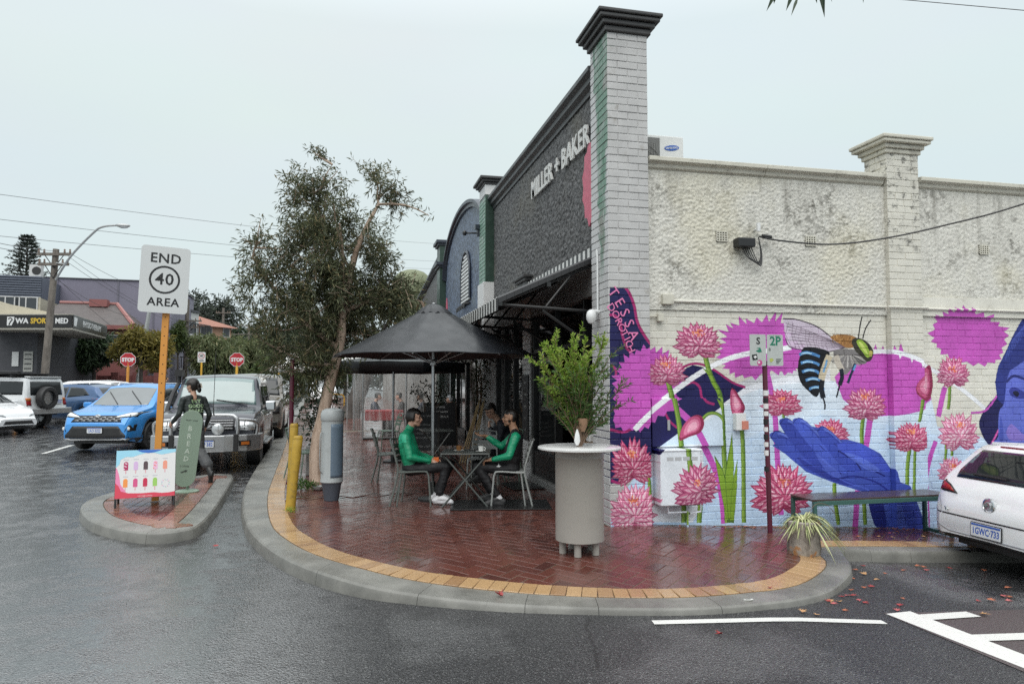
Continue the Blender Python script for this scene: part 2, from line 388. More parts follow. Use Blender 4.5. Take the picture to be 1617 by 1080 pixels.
# header course of buff bricks laid along the kerb
def brick_mesh(L, W, H, ch=.0035):
    b = MB(); a, c = L / 2, W / 2
    b.v = [(-a, -c, -H), (a, -c, -H), (a, c, -H), (-a, c, -H), (-a, -c, -ch), (a, -c, -ch), (a, c, -ch), (-a, c, -ch), (-a + ch, -c + ch, 0), (a - ch, -c + ch, 0), (a - ch, c - ch, 0), (-a + ch, c - ch, 0)]
    b.f = [(8, 9, 10, 11)] + [(i, (i + 1) % 4, (i + 1) % 4 + 4, i + 4) for i in range(4)] + [(i + 4, (i + 1) % 4 + 4, (i + 1) % 4 + 8, i + 8) for i in range(4)]
    b.mi = [0] * 9; return b
def scatter_bricks(places, protos, name, rest, parent, m, limit=300, key=None):
    """places: (x, y, z, rz, kind). The nearest become objects, what is past the limit one joined part."""
    places = sorted(places, key=key or (lambda p: p[0] ** 2 + p[1] ** 2))
    mes = [b.mesh(name, m) for b in protos]
    def rot(p):
        fz = pz if parent is pavement else fz0; nn = Vector((fz(p[0] - .05, p[1]) - fz(p[0] + .05, p[1]) + rng.uniform(-.0009, .0009), fz(p[0], p[1] - .05) - fz(p[0], p[1] + .05) + rng.uniform(-.0009, .0009), .1))
        return Vector((0, 0, 1)).rotation_difference(nn.normalized()).to_matrix().to_4x4() @ Matrix.Rotation(p[3], 4, 'Z')
    for p in places[:limit]:
        o = link(name, mes[p[4]], parent); o.location = p[:3]; o.rotation_euler = rot(p).to_euler()
    if len(places) > limit:
        b = MB()
        for p in places[limit:]: b.add(protos[p[4]].v, protos[p[4]].f, 0, Matrix.Translation(p[:3]) @ rot(p))
        tag(b.build(rest, m, parent), kind='stuff')
mid = resample(offset_line(near, .122), .124)
pl = []
for i in range(1, len(mid) - 1):
    d = mid[i + 1] - mid[i - 1]; p = mid[i]
    pl.append((p.x, p.y, pz(p.x, p.y) + .007 + rng.uniform(-.0015, .0015), math.atan2(d.y, d.x) + PI / 2 + rng.uniform(-.012, .012), 0))
scatter_bricks(pl, [brick_mesh(.225, .119, .05)], 'border_brick', 'border_bricks', pavement, M_YEL, 170)
# red pavers in herringbone
inner = [(p.x, p.y) for p in offset_line(near, .17)]
poly = inner + [(9, 7.76), (3.3, 7.76), (3.3, 24)]
W_, L_ = .1165, .233; ang = R(43); ca, sa = math.cos(ang), math.sin(ang)
pl = []
for a in range(-60, 260):
    for b_ in range(-180, 200):
        k = (a - b_) % 4
        if k not in (0, 3): continue
        lx, ly = ((a + 1) * W_, (b_ + .5) * W_) if k == 0 else ((a + .5) * W_, (b_ + 1) * W_)
        x, y = lx * ca - ly * sa + .4, lx * sa + ly * ca + 6.2
        if not (-1.3 < x < 9 and 4.9 < y < 24): continue
        if y > 7.72 and x > 2.92 + (0 if y < 8.3 else .15): continue
        if not inside(x, y, poly): continue
        lift = .012 * sm(1 - abs(y - 10.6 - .1 * x) / .25) if x < 1.3 else 0
        pl.append((x, y, pz(x, y) - .001 + rng.uniform(-.0018, .0018) + lift, ang + (0 if k == 0 else PI / 2) + rng.uniform(-.008, .008), 0))
scatter_bricks(pl, [brick_mesh(.2268, .1102, .05)], 'paver', 'pavers', pavement, M_PAV, 300)
# far pavement beyond the laid bricks
far = MB(); row = [p for p in CIN if p.y >= 23.5][::-1]
for p in row: far.v += [(p.x + .02, p.y, pz(p.x, p.y)), (3.3, p.y, pz(3.2, p.y))]
far.f = [(2 * i, 2 * i + 1, 2 * i + 3, 2 * i + 2) for i in range(len(row) - 1)]; far.mi = [0] * len(far.f)
tag(fixn(far.build('far_pavement', M_PAV)), kind='structure')

# ------------------------------------------------------------------ traffic island
IO = [(-3.45, 10.85), (-3.05, 9.72), (-2.56, 8.98), (-2.08, 8.56), (-1.72, 8.62), (-1.58, 9.1), (-1.66, 10.9), (-1.86, 13.4), (-2.05, 13.85), (-2.4, 13.8), (-3.0, 12.9), (-3.4, 11.8)]
io = cat_mull([(*p, 0) for p in IO], 8, True)
cx_, cy_ = -2.45, 11.2
ii = offset_line(io + io[:2], .27)[:-2]; ii[0] = ii[0]
for k, p in enumerate(ii):
    if p.y > 13.1: p.y = 13.1 + (p.y - 13.1) * .3
isl = tag(bpy.data.objects.new('traffic_island', None), kind='structure'); COL.objects.link(isl)
fz0 = lambda x, y: 0.0
cuts = list(range(0, 97, 12))
for a, e in zip(cuts, cuts[1:]):
    ci = [ii[k % 96] for k in range(a, e + 1)]; co = [io[k % 96] for k in range(a, e + 1)]
    kerb_piece(*shorten(ci, co, .004), parent=isl, name='kerb_stone', top=fz0)
b = MB(); b.v = [(p.x, p.y, -.012) for p in ii] + [(cx_ , cy_, -.012)]; b.f = [(k, (k + 1) % 96, 96) for k in range(96)]; b.mi = [0] * 96
tag(b.build('mortar_bed', M_JOINT, isl), kind='stuff')
mid = resample(offset_line(ii + ii[:1], .125), .124); pl = []
for i in range(1, len(mid) - 1):
    d = mid[i + 1] - mid[i - 1]; pl.append((mid[i].x, mid[i].y, .003 + rng.uniform(-.002, .002), math.atan2(d.y, d.x) + PI / 2, 0))
scatter_bricks(pl, [brick_mesh(.225, .114, .05)], 'border_brick', 'border_bricks', isl, M_PAVR, 120)
ipoly = [(p.x, p.y) for p in offset_line(ii + ii[:2], .15)[:-2]]; pl = []
for a in range(-30, 30):
    for b_ in range(-30, 60):
        x, y = a * .117 - 2.4, b_ * .234 + 10 + (a % 2) * .117
        if inside(x, y, ipoly): pl.append((x, y, rng.uniform(-.002, .002), PI / 2 + rng.uniform(-.01, .01), 0))
scatter_bricks(pl, [brick_mesh(.2285, .112, .05)], 'paver', 'pavers', isl, M_PAV, 250)

# ------------------------------------------------------------------ paint on the road
def strip(b, p, q, wd, dz=.005, n=8):
    p, q = Vector((*p, 0)), Vector((*q, 0)); s_ = (q - p).normalized(); s_ = Vector((-s_.y, s_.x, 0)) * wd / 2; o = len(b.v)
    for i in range(n + 1):
        c = p + (q - p) * i / n
        for k in (-1, 1): b.v.append((c.x + s_.x * k, c.y + s_.y * k, rz(c.x, c.y) + dz))
    b.f += [(o + 2 * i, o + 2 * i + 2, o + 2 * i + 3, o + 2 * i + 1) for i in range(n)]; b.mi += [0] * n
marks = tag(bpy.data.objects.new('road_markings', None), kind='structure'); COL.objects.link(marks)
b = MB(); strip(b, (2.2, 4.93), (3.93, 4.66), .085); b.build('edge_line', M_PAINT, marks)
b = MB(); strip(b, (4.22, 4.86), (4.35, 2.2), .24, .009, 12); b.build('edge_line', M_PAINT, marks)
for y, x1 in ((4.74, 4.86), (4.28, 9.5), (3.85, 9.5), (3.42, 9.5), (3.0, 9.5)):
    b = MB(); strip(b, (4.36, y), (x1, y + .05), .13, .009); b.build('crossing_bar', M_PAINT, marks)
b = MB(); strip(b, (4.12, 3.5), (11.5, 3.6), 2.75, .004, 20); tag(b.build('red_crossing_surface', M_REDA), kind='structure')
for i in range(9):
    y = 12.6 + i * 7; b = MB(); strip(b, (-6.9 - i * .2, y), (-7.0 - i * .2, y + 2.2), .12); b.build('centre_line', M_PAINT, marks)
# ================================================================== the mural: flat paint on the side wall, drawn into one image in wall metres
MX0, MX1, MZ0, MZ1 = 2.85, 9.85, -.65, 2.70
MW, MH = 1890, 904
_cv = np.zeros((MH, MW, 4), np.float32)
_YW = 7.76
def W2(pts):                      # photograph points on the wall plane -> canvas points
    o = []
    for x, y in pts:
        d = ray(x, y); k = _YW / d.y; X, Z = d.x * k, CAM_H + d.z * k
        o.append(((X - MX0) / (MX1 - MX0) * MW, (Z - MZ0) / (MZ1 - MZ0) * MH))
    return np.array(o)
def z6(pts): return [(940 + x * .38895, 440 + y * .38889) for x, y in pts]
def z7(pts): return [(1240 + x * .38906, 440 + y * .38889) for x, y in pts]
def fillc(P, col, a=1., grad=None):
    x0, y0 = np.floor(P.min(0)).astype(int); x1, y1 = np.ceil(P.max(0)).astype(int) + 1
    x0, y0, x1, y1 = max(0, x0), max(0, y0), min(MW, x1), min(MH, y1)
    if x1 <= x0 or y1 <= y0: return
    X, Y = np.meshgrid(np.arange(x0, x1) + .5, np.arange(y0, y1) + .5); c = np.zeros(X.shape, bool)
    j = len(P) - 1
    for i in range(len(P)):
        (xi, yi), (xj, yj) = P[i], P[j]
        if yi != yj:
            with np.errstate(all='ignore'): c ^= ((yi > Y) != (yj > Y)) & (X < (xj - xi) * (Y - yi) / (yj - yi) + xi)
        j = i
    s = _cv[y0:y1, x0:x1]
    cc = np.array(col[:3], np.float32) / 255
    if grad is not None:
        f = ((Y - y0) / max(1, y1 - y0))[..., None]; cc = cc * f + np.array(grad, np.float32) / 255 * (1 - f)
        s[c, :3] = s[c, :3] * (1 - a) + cc[c] * a
    else: s[c, :3] = s[c, :3] * (1 - a) + cc * a
    s[c, 3] = np.maximum(s[c, 3], a if a < 1 else 1)
def shape(pts, col, a=1., grad=None, smooth=True, n=5):
    P = W2(pts)
    if smooth: P = np.array([(v.x, v.y) for v in cat_mull([(x, y, 0) for x, y in P], n, True)])
    fillc(P, col, a, grad)
def line(pts, wd, col, a=1., wd2=None, smooth=True):
    P = [Vector((x, y, 0)) for x, y in W2(pts)]
    if smooth and len(P) > 2: P = cat_mull(P, 6)
    k = len(P); L, Rr = [], []
    s = MW / (MX1 - MX0) / 139
    for i, p in enumerate(P):
        d = (P[min(i + 1, k - 1)] - P[max(i - 1, 0)]).normalized(); ww = (wd + ((wd2 if wd2 is not None else wd) - wd) * i / (k - 1)) * s / 2
        n_ = Vector((-d.y, d.x, 0)) * ww; L.append((p + n_)[:2]); Rr.append((p - n_)[:2])
    fillc(np.array(L + Rr[::-1]), col, a)
mr_ = random.Random(3)
def flower(x, y, rx, ry, pal=0, tilt=0., openf=1., cy=.25):
    """layered pointed petals fanning from the base of the head"""
    s = MW / (MX1 - MX0) / 139; C = W2([(x, y + 2)])[0]; rx *= s * 1.22; ry *= s * 1.1
    dark, mid_, lite = [((160, 62, 106), (214, 114, 154), (244, 200, 218)), ((190, 88, 130), (232, 152, 182), (250, 224, 234)), ((164, 52, 94), (212, 98, 138), (242, 186, 206))][pal]
    base = np.array((0, -ry * .45))
    def petal(ang, ln, wd, col, off=0.):
        ca_, sa_ = math.cos(ang), math.sin(ang); b0 = base + np.array((ca_ * off, sa_ * off * .6))
        pts = []
        for u, v in ((0, -.25), (.35, -.5), (.7, -.36), (1, 0), (.7, .36), (.35, .5), (0, .25)):
            pts.append(b0 + np.array((ca_ * u * ln - sa_ * v * wd, sa_ * u * ln + ca_ * v * wd)))
        P = np.array(pts); ct, st = math.cos(tilt), math.sin(tilt)
        P = np.stack((P[:, 0] * ct - P[:, 1] * st, P[:, 0] * st + P[:, 1] * ct), 1) + C
        v = .80 + .26 * min(1, max(0, (P[3][1] - C[1]) / (ry * 1.3) * .5 + .5)) + mr_.uniform(-.05, .05); fillc(P, tuple(min(255, q * v) for q in col))
    def lerp(a, b, f): return tuple(p + (q - p) * f for p, q in zip(a, b))
    for ring in range(5):
        nP = [17, 17, 15, 13, 9][ring]; R_ = [1.0, .92, .8, .64, .46][ring]
        for k in range(nP):
            f = (k + .5 * (ring % 2)) / (nP - 1) if nP > 1 else .5
            ang = R(-50) + R(280) * f + mr_.uniform(-.09, .09)
            ca_, sa_ = math.cos(ang), math.sin(ang)
            ext = 1 / math.sqrt((ca_ / rx) ** 2 + ((sa_) / (ry * (1.45 if sa_ > 0 else .75))) ** 2)
            ln = ext * R_ * mr_.uniform(.92, 1.07) * openf; wd = rx * mr_.uniform(.25, .34) * (1.1 - .1 * ring)
            petal(ang, ln, wd * 1.12, lerp(dark, mid_, mr_.uniform(0, .4)))
            petal(ang, ln * .95, wd * .78, lerp(mid_, lite, mr_.uniform(.0, .6) * (1 - ring * .06)))
            petal(ang + .02, ln * .9, wd * .26, lerp(lite, (255, 240, 245), mr_.uniform(0, .5)))
    cx2, cy2 = C[0] - math.sin(tilt) * ry * cy, C[1] + ry * cy
    for k in range(26):
        a_, r_ = mr_.uniform(0, 2 * PI), mr_.uniform(0, 1); q = np.array((cx2 + math.cos(a_) * r_ * rx * .28, cy2 + math.sin(a_) * r_ * ry * .22))
        d = s * mr_.uniform(1.2, 2.2); fillc(np.array([q + (d, 0), q + (0, d * 1.3), q + (-d, 0), q + (0, -d * .8)]), mr_.choice([(226, 128, 88), (240, 160, 120), (205, 96, 84)]))
MAG, NAVY, CRIM, WHT = (190, 86, 180), (27, 26, 78), (158, 40, 104), (232, 234, 238)
GRN, GRN2, DGRN = (112, 146, 58), (150, 178, 84), (78, 110, 44)
# pale blue ground below the sweep of the ring
shape(z6([(150, 800), (270, 668), (430, 560), (605, 442), (770, 400), (960, 388)]) + z7([(120, 395), (260, 430), (420, 545), (600, 492), (625, 600), (800, 640), (872, 690)]) + [(1760, 720), (1900, 900), (900, 900)], (220, 228, 236), grad=(164, 198, 234), smooth=False)
shape(z6([(560, 700), (900, 560)]) + z7([(200, 560), (640, 640)]) + [(1700, 760), (1700, 900), (1110, 900)], (190, 212, 236), a=.5)
line(z6([(240, 640), (420, 560), (600, 446), (780, 402), (960, 392)]), 22, (230, 232, 238), .9)
shape(z6([(232, 680), (440, 670), (450, 900), (400, 990), (232, 990)]), (226, 230, 236), .9, smooth=False)
# navy ribbon with crimson edges
shape(z6([(50, 15), (82, 22), (118, 50), (146, 110), (160, 170), (190, 230), (215, 275), (235, 300), (240, 690), (170, 790), (120, 820), (50, 830)]), NAVY, smooth=False)
shape(z6([(225, 600), (290, 470), (350, 375), (400, 350), (480, 368), (540, 405), (612, 441), (560, 480), (480, 540), (370, 600), (260, 680), (160, 800), (60, 825), (60, 640)]), NAVY, smooth=False)
line(z6([(48, 15), (82, 20), (120, 48), (148, 110), (162, 180), (195, 240), (222, 275)]), 5, CRIM)
line(z6([(48, 150), (70, 152), (92, 180), (100, 230), (120, 285), (140, 296)]), 4.5, CRIM)
line(z6([(330, 395), (370, 355), (420, 345), (480, 366), (560, 420), (614, 441)]), 4, CRIM)
line(z6([(370, 432), (400, 420), (428, 440), (436, 480), (450, 500), (480, 510)]), 4.5, CRIM)
line(z6([(280, 545), (300, 580), (330, 605)]), 4, CRIM); line(z6([(55, 350), (75, 372), (72, 400)]), 4, CRIM)
line(z6([(50, 610), (110, 620), (170, 590)]), 4.5, CRIM); line(z6([(55, 815), (90, 825), (150, 800)]), 4.5, CRIM)
# magenta thistles and stems
def spiky(pts, sp, n_sub=3, depth=7, lo=0., hi=1.):
    o = []; P = cat_mull([(x, y, 0) for x, y in pts], n_sub, True); k = len(P); c = sum(P, Vector()) / k
    for i, p in enumerate(P):
        q = (p + P[(i + 1) % k]) / 2; d = (q - c).normalized(); o.append((p.x, p.y))
        f = (c.y - q.y)
        o.append((q.x + d.x * depth * sp(i, d), q.y + d.y * depth * sp(i, d)))
    return o
jag = lambda i, d: mr_.uniform(.7, 1.7) * (1.5 if d.y < 0 else .9)
shape(spiky(z6([(70, 585), (78, 500), (72, 440), (92, 390), (110, 340), (150, 310), (200, 288), (250, 300), (300, 320), (330, 400), (330, 470), (320, 520), (250, 555), (190, 600), (130, 605)]), jag, 2, 5), MAG, smooth=False)
shape(spiky(z6([(515, 305), (538, 260), (545, 215), (590, 190), (650, 180), (710, 175), (758, 180), (780, 250), (815, 290), (850, 300), (835, 340), (790, 368), (720, 372), (640, 395), (570, 380), (535, 350)]), jag, 2, 8), MAG, smooth=False)
shape(z7([(205, 400), (260, 340), (365, 290), (440, 290), (520, 315), (578, 350), (600, 490), (545, 535), (470, 552), (330, 565), (240, 490)]), MAG, smooth=False)
for x in (372, 402, 430, 455): shape(z7([(x - 12, 300), (x, 262 + (x % 7) * 3), (x + 12, 300)]), MAG, smooth=False)
shape(spiky(z7([(612, 240), (625, 175), (660, 145), (710, 135), (770, 145), (840, 175), (895, 215), (885, 280), (860, 330), (790, 342), (700, 325), (640, 285)]), jag, 2, 6), MAG, smooth=False)
shape(spiky(z7([(-20, 250), (30, 260), (80, 285), (60, 340), (20, 375), (-30, 360)]), jag, 2, 5), MAG, smooth=False)
line(z6([(700, 368), (722, 470), (735, 560), (745, 740), (760, 960)]), 10, MAG)
line(z6([(330, 530), (400, 600), (455, 700), (500, 800), (520, 900), (528, 995)]), 11, MAG)
line(z7([(655, 440), (640, 500), (628, 560)]), 11, MAG); line(z7([(618, 660), (590, 745), (572, 870), (576, 1010)]), 9, MAG)
line(z7([(352, 560), (340, 640), (330, 700)]), 12, MAG); line(z7([(300, 860), (294, 940), (290, 1010)]), 11, MAG)
# the white ring
line(z6([(150, 612), (200, 560), (270, 500), (400, 402), (520, 335), (620, 305), (720, 292), (800, 278)]) , 9, WHT)
line(z7([(250, 318), (370, 296), (440, 300), (520, 325), (600, 368), (700, 432), (800, 512), (880, 596)]), 8, WHT)
for x, y in ((452, 318), (500, 330), (545, 352)): shape(z7([(x - 8, y - 14), (x, y + 12), (x + 10, y - 12)]), WHT, smooth=False)
# dark corner ribbon at the right
shape(z7([(800, 560), (860, 480), (900, 470), (900, 640), (850, 690), (800, 620)]), NAVY); line(z7([(760, 545), (820, 535), (866, 475)]), 4, MAG); line(z7([(840, 680), (880, 600), (905, 540)]), 4, (210, 90, 170))
# face in blue
shape(z7([(1060, 120), (985, 150), (945, 205), (905, 290), (872, 355), (858, 420), (868, 490), (900, 520), (1200, 560), (1300, 200)]), (44, 54, 128), smooth=False)
shape(z7([(1060, 250), (960, 300), (912, 395), (902, 450), (895, 505), (875, 545), (872, 640), (876, 690), (1300, 760), (1300, 300)]), (96, 108, 196))
shape(z7([(1060, 120), (985, 150), (945, 205), (905, 290), (880, 380), (920, 372), (985, 330), (1080, 290)]), (40, 50, 122))
for k in range(9): line(z7([(900 + k * 12, 330 - k * 16), (930 + k * 9, 250 - k * 9), (1000, 170 - k * 5)]), 2, (70, 84, 166), .8)
shape(z7([(915, 455), (935, 440), (969, 455), (1000, 478), (960, 488), (928, 478)]), (52, 58, 140)); shape(z7([(930, 462), (945, 456), (958, 468), (946, 480)]), (18, 20, 50))
line(z7([(905, 420), (935, 395), (985, 410)]), 5, (38, 44, 110)); shape(z7([(905, 620), (925, 590), (960, 620), (990, 650), (950, 660), (915, 652)]), (150, 120, 200), .7)
shape(z7([(880, 560), (892, 610), (890, 680), (878, 690)]), (66, 80, 172), .8)
# stems and leaves
def stem(pts, wd, dk=True, wd2=None):
    line(pts, wd, DGRN, 1, wd2); line([(x - wd * .1, y) for x, y in pts], wd * .72, GRN, 1, wd2 and wd2 * .72); line([(x - wd * .18, y) for x, y in pts], wd * .25, GRN2, .8)
stem(z6([(300, 420), (320, 500), (335, 580), (345, 670), (355, 760), (362, 870), (364, 992)]), 9)
stem(z6([(448, 300), (465, 370), (485, 420), (510, 470), (520, 550), (524, 640), (530, 760), (540, 992)]), 9)
stem(z6([(425, 575), (455, 548), (490, 548), (515, 572), (522, 620)]), 5.5); stem(z6([(592, 565), (602, 640), (606, 760), (608, 992)]), 8)
stem(z6([(425, 850), (430, 910), (426, 992)]), 9); stem(z6([(185, 765), (205, 800), (212, 860), (218, 992)]), 6); stem(z6([(768, 540), (772, 580)]), 5)
for pts in ([(540, 992), (515, 870), (488, 715), (520, 770), (545, 850), (560, 992)], [(545, 992), (530, 800), (560, 625), (568, 760), (560, 992)], [(550, 992), (560, 840), (582, 730), (580, 850), (568, 992)], [(470, 400), (438, 360), (470, 380), (515, 470), (505, 478)], [(520, 560), (488, 485), (512, 500), (524, 540)]):
    shape(z6(pts), DGRN, smooth=False); shape(z6([(x * .9 + sum(p[0] for p in pts) / len(pts) * .1, y * .9 + sum(p[1] for p in pts) / len(pts) * .1) for x, y in pts]), (124, 158, 52), smooth=False)
stem(z7([(322, 560), (316, 640), (322, 760), (325, 870), (330, 1000)]), 8); stem(z7([(205, 830), (208, 900), (222, 1000)]), 8); stem(z7([(490, 690), (482, 760), (480, 840)]), 8)
stem(z7([(512, 690), (510, 780), (508, 890)]), 6); stem(z7([(545, 490), (538, 540), (530, 580)]), 8, wd2=6); stem(z7([(675, 430), (672, 500), (668, 530)]), 7); stem(z7([(660, 670), (656, 740)]), 6); stem(z7([(680, 670), (684, 720)]), 6)
# buds
def bud(pts, flipcol=False):
    shape(pts, (140, 44, 78)); c = np.mean(np.array(pts), 0)
    for k, f in enumerate((.84, .62, .4)): shape([tuple(c + (np.array(p) - c) * f + (-2 + k, -1)) for p in pts], [(186, 82, 122), (214, 128, 160), (232, 170, 192)][k])
bud(z6([(556, 450), (565, 445), (585, 470), (612, 520), (600, 555), (580, 565), (560, 545), (554, 500)]))
bud(z6([(338, 655), (350, 600), (390, 558), (425, 556), (438, 590), (420, 625), (380, 640)]))
bud(z7([(590, 350), (604, 400), (604, 450), (590, 492), (555, 495), (520, 465), (520, 430), (550, 395)]))
# flower heads
for x, y, rx, ry, pal, op, cyy in ((1104, 532, 38, 27, 0, 1, .3), (1054, 580, 31, 23, 0, 1, .25), (995, 722, 33, 34, 2, 1, .2), (997, 795, 37, 36, 1, 1, .2), (1094, 758, 43, 30, 0, 1.05, .0), (1237, 632, 34, 19, 2, 1, .2),
        (1238, 768, 48, 36, 2, 1.06, .2), (1314, 678, 33, 19, 2, 1, .1), (1369, 633, 38, 25, 0, 1, .3), (1433, 685, 36, 22, 2, 1, .3), (1508, 583, 31, 23, 0, 1.05, .1), (1517, 676, 38, 31, 1, 1, .2), (1507, 738, 28, 22, 1, 1, .2)):
    flower(x, y, rx, ry, pal, 0, op, cyy)
# hand
HB = (62, 80, 168)
shape([(1222, 704), (1250, 722), (1275, 745), (1318, 762), (1368, 778), (1376, 800), (1388, 836), (1458, 836), (1442, 790), (1432, 766), (1416, 760), (1412, 744), (1392, 716), (1362, 700), (1340, 694), (1318, 694), (1296, 676), (1262, 668)], HB, smooth=False)
for k, pts in enumerate(([(1219, 692), (1226, 681), (1240, 684), (1290, 716), (1318, 752), (1296, 752), (1262, 734)], [(1233, 670), (1243, 660), (1256, 668), (1296, 706), (1330, 748), (1306, 748), (1270, 720)],
        [(1254, 668), (1263, 660), (1275, 666), (1312, 706), (1342, 744), (1318, 742), (1284, 708)], [(1293, 682), (1300, 673), (1312, 680), (1336, 704), (1362, 742), (1338, 742), (1310, 712)])):
    shape(pts, [(62, 80, 176), (52, 68, 162), (70, 90, 188), (58, 76, 172)][k]); line(pts[2:5], 2.6, (26, 32, 100)); line(pts[:3], 1.4, (30, 38, 108)); line([(x + 3, y + 4) for x, y in pts[1:4]], 4, (104, 126, 214), .75); line([(x + 5, y + 9) for x, y in pts[1:4]], 3, (44, 56, 146), .6); line([(pts[3][0] - 16, pts[3][1] - 3), (pts[3][0] - 8, pts[3][1] + 5)], 1.4, (34, 42, 116))
shape([(1324, 706), (1340, 697), (1370, 704), (1398, 728), (1408, 746), (1380, 738), (1350, 724)], (68, 86, 190)); line([(1326, 712), (1360, 732), (1400, 752)], 2.6, (30, 38, 112)); shape([(1336, 716), (1362, 722), (1392, 742), (1372, 742)], (98, 120, 212), .7); shape([(1262, 722), (1300, 744), (1352, 764), (1330, 764), (1280, 742)], (40, 50, 138), .7); shape([(1290, 716), (1318, 738), (1330, 752), (1312, 750)], (92, 112, 206), .6); shape([(1396, 790), (1420, 800), (1434, 832), (1408, 832)], (84, 106, 200), .6); line([(1318, 760), (1350, 752), (1390, 764), (1420, 790)], 3, (38, 48, 132)); line([(1300, 740), (1340, 762), (1376, 776), (1390, 810)], 2.5, (84, 104, 202), .7)
shape([(1372, 778), (1384, 830), (1402, 830), (1392, 782)], (38, 48, 130)); shape([(1424, 770), (1440, 800), (1452, 834), (1430, 834), (1418, 790)], (62, 80, 180))
line([(1376, 796), (1432, 770)], 2, (34, 42, 118)); line([(1378, 806), (1436, 780)], 1.6, (34, 42, 118))
# bee
wing = z7([(-4, 162), (50, 165), (130, 192), (186, 232), (248, 280), (160, 300), (70, 288), (22, 275), (6, 240)]); shape(wing, (206, 192, 210), .93, smooth=False)
line(wing[:5], 2, (60, 50, 60)); line(wing[4:], 1.6, (60, 50, 60))
for k in range(7): line(z7([(6 + k * 6, 180 + k * 14), (80 + k * 12, 205 + k * 11), (190 + k * 6, 248 + k * 5), (250, 280)]), 1.1, (96, 80, 96), .9)
for k in range(13): line(z7([(20 + k * 17, 172 + k * 8), (10 + k * 18 + mr_.uniform(-8, 8), 225 + k * 5), (34 + k * 16, 284)]), .9, (110, 92, 110), .8, smooth=False)
shape(z7([(88, 278), (64, 318), (56, 370), (68, 420), (98, 455), (134, 480), (150, 430), (166, 350), (182, 296)]), (14, 15, 22))
for k in range(5):
    y = 300 + k * 35; x = 62 + k * 6 + (0 if k < 3 else (k - 2) * 8)
    line(z7([(x, y + 8), (x + 28, y), (x + 58, y + 6), (x + 84 - k * 8, y + 16)]), 5, (84, 140, 196)); line(z7([(x + 8, y + 6), (x + 30, y + 1), (x + 50, y + 5)]), 2.5, (170, 210, 236))
shape(z7([(200, 300), (230, 285), (300, 290), (340, 320), (330, 345), (290, 350), (250, 390), (225, 360)]), (120, 116, 116))
for k in range(40): a_ = mr_.uniform(0, PI); line(z7([(262 + 20 * math.cos(a_), 310), (262 + 75 * math.cos(a_) , 318 + 45 * math.sin(a_))]), 1.2, mr_.choice([(188, 184, 180), (70, 68, 68), (150, 146, 142)]), .9)
shape(z7([(188, 236), (240, 226), (292, 238), (300, 268), (262, 282), (226, 264)]), (152, 108, 62))
for k in range(50): x = mr_.uniform(195, 292); y = mr_.uniform(234, 272); line(z7([(x, y), (x + mr_.uniform(-8, 8), y - 13)]), 1.1, mr_.choice([(196, 150, 92), (110, 74, 40), (176, 130, 76)]), .9)
shape(z7([(276, 250), (300, 240), (336, 255), (362, 290), (358, 325), (338, 336), (310, 312), (288, 290)]), (52, 50, 40))
shape(z7([(296, 250), (318, 250), (340, 276), (350, 312), (338, 320), (318, 296), (300, 270)]), (146, 176, 66)); shape(z7([(304, 258), (318, 262), (336, 292), (340, 308), (322, 290)]), (190, 206, 110)); shape(z7([(348, 292), (360, 296), (356, 316), (346, 310)]), (186, 178, 96))
line(z7([(302, 240), (308, 200), (318, 152)]), 2.4, (24, 22, 24)); line(z7([(320, 244), (330, 206), (353, 167)]), 2.4, (24, 22, 24))
for a_, b_, c_ in (([(186, 312), (166, 360), (152, 410)], 13, (196, 184, 160)), ([(156, 412), (152, 445), (160, 485)], 10, (20, 24, 34)), ([(158, 484), (166, 508), (166, 532)], 3, (18, 18, 24)), ([(210, 312), (222, 345), (236, 372)], 12, (186, 178, 166)), ([(232, 366), (236, 400), (226, 432)], 8, (20, 26, 40)), ([(226, 430), (220, 456), (214, 482)], 3, (18, 18, 24)), ([(290, 345), (276, 380), (260, 424)], 5, (24, 40, 66))): line(z7(a_), b_, c_)
line(z7([(176, 330), (160, 380)]), 4, (110, 156, 196)); line(z7([(292, 350), (282, 372)]), 4, (96, 150, 196))
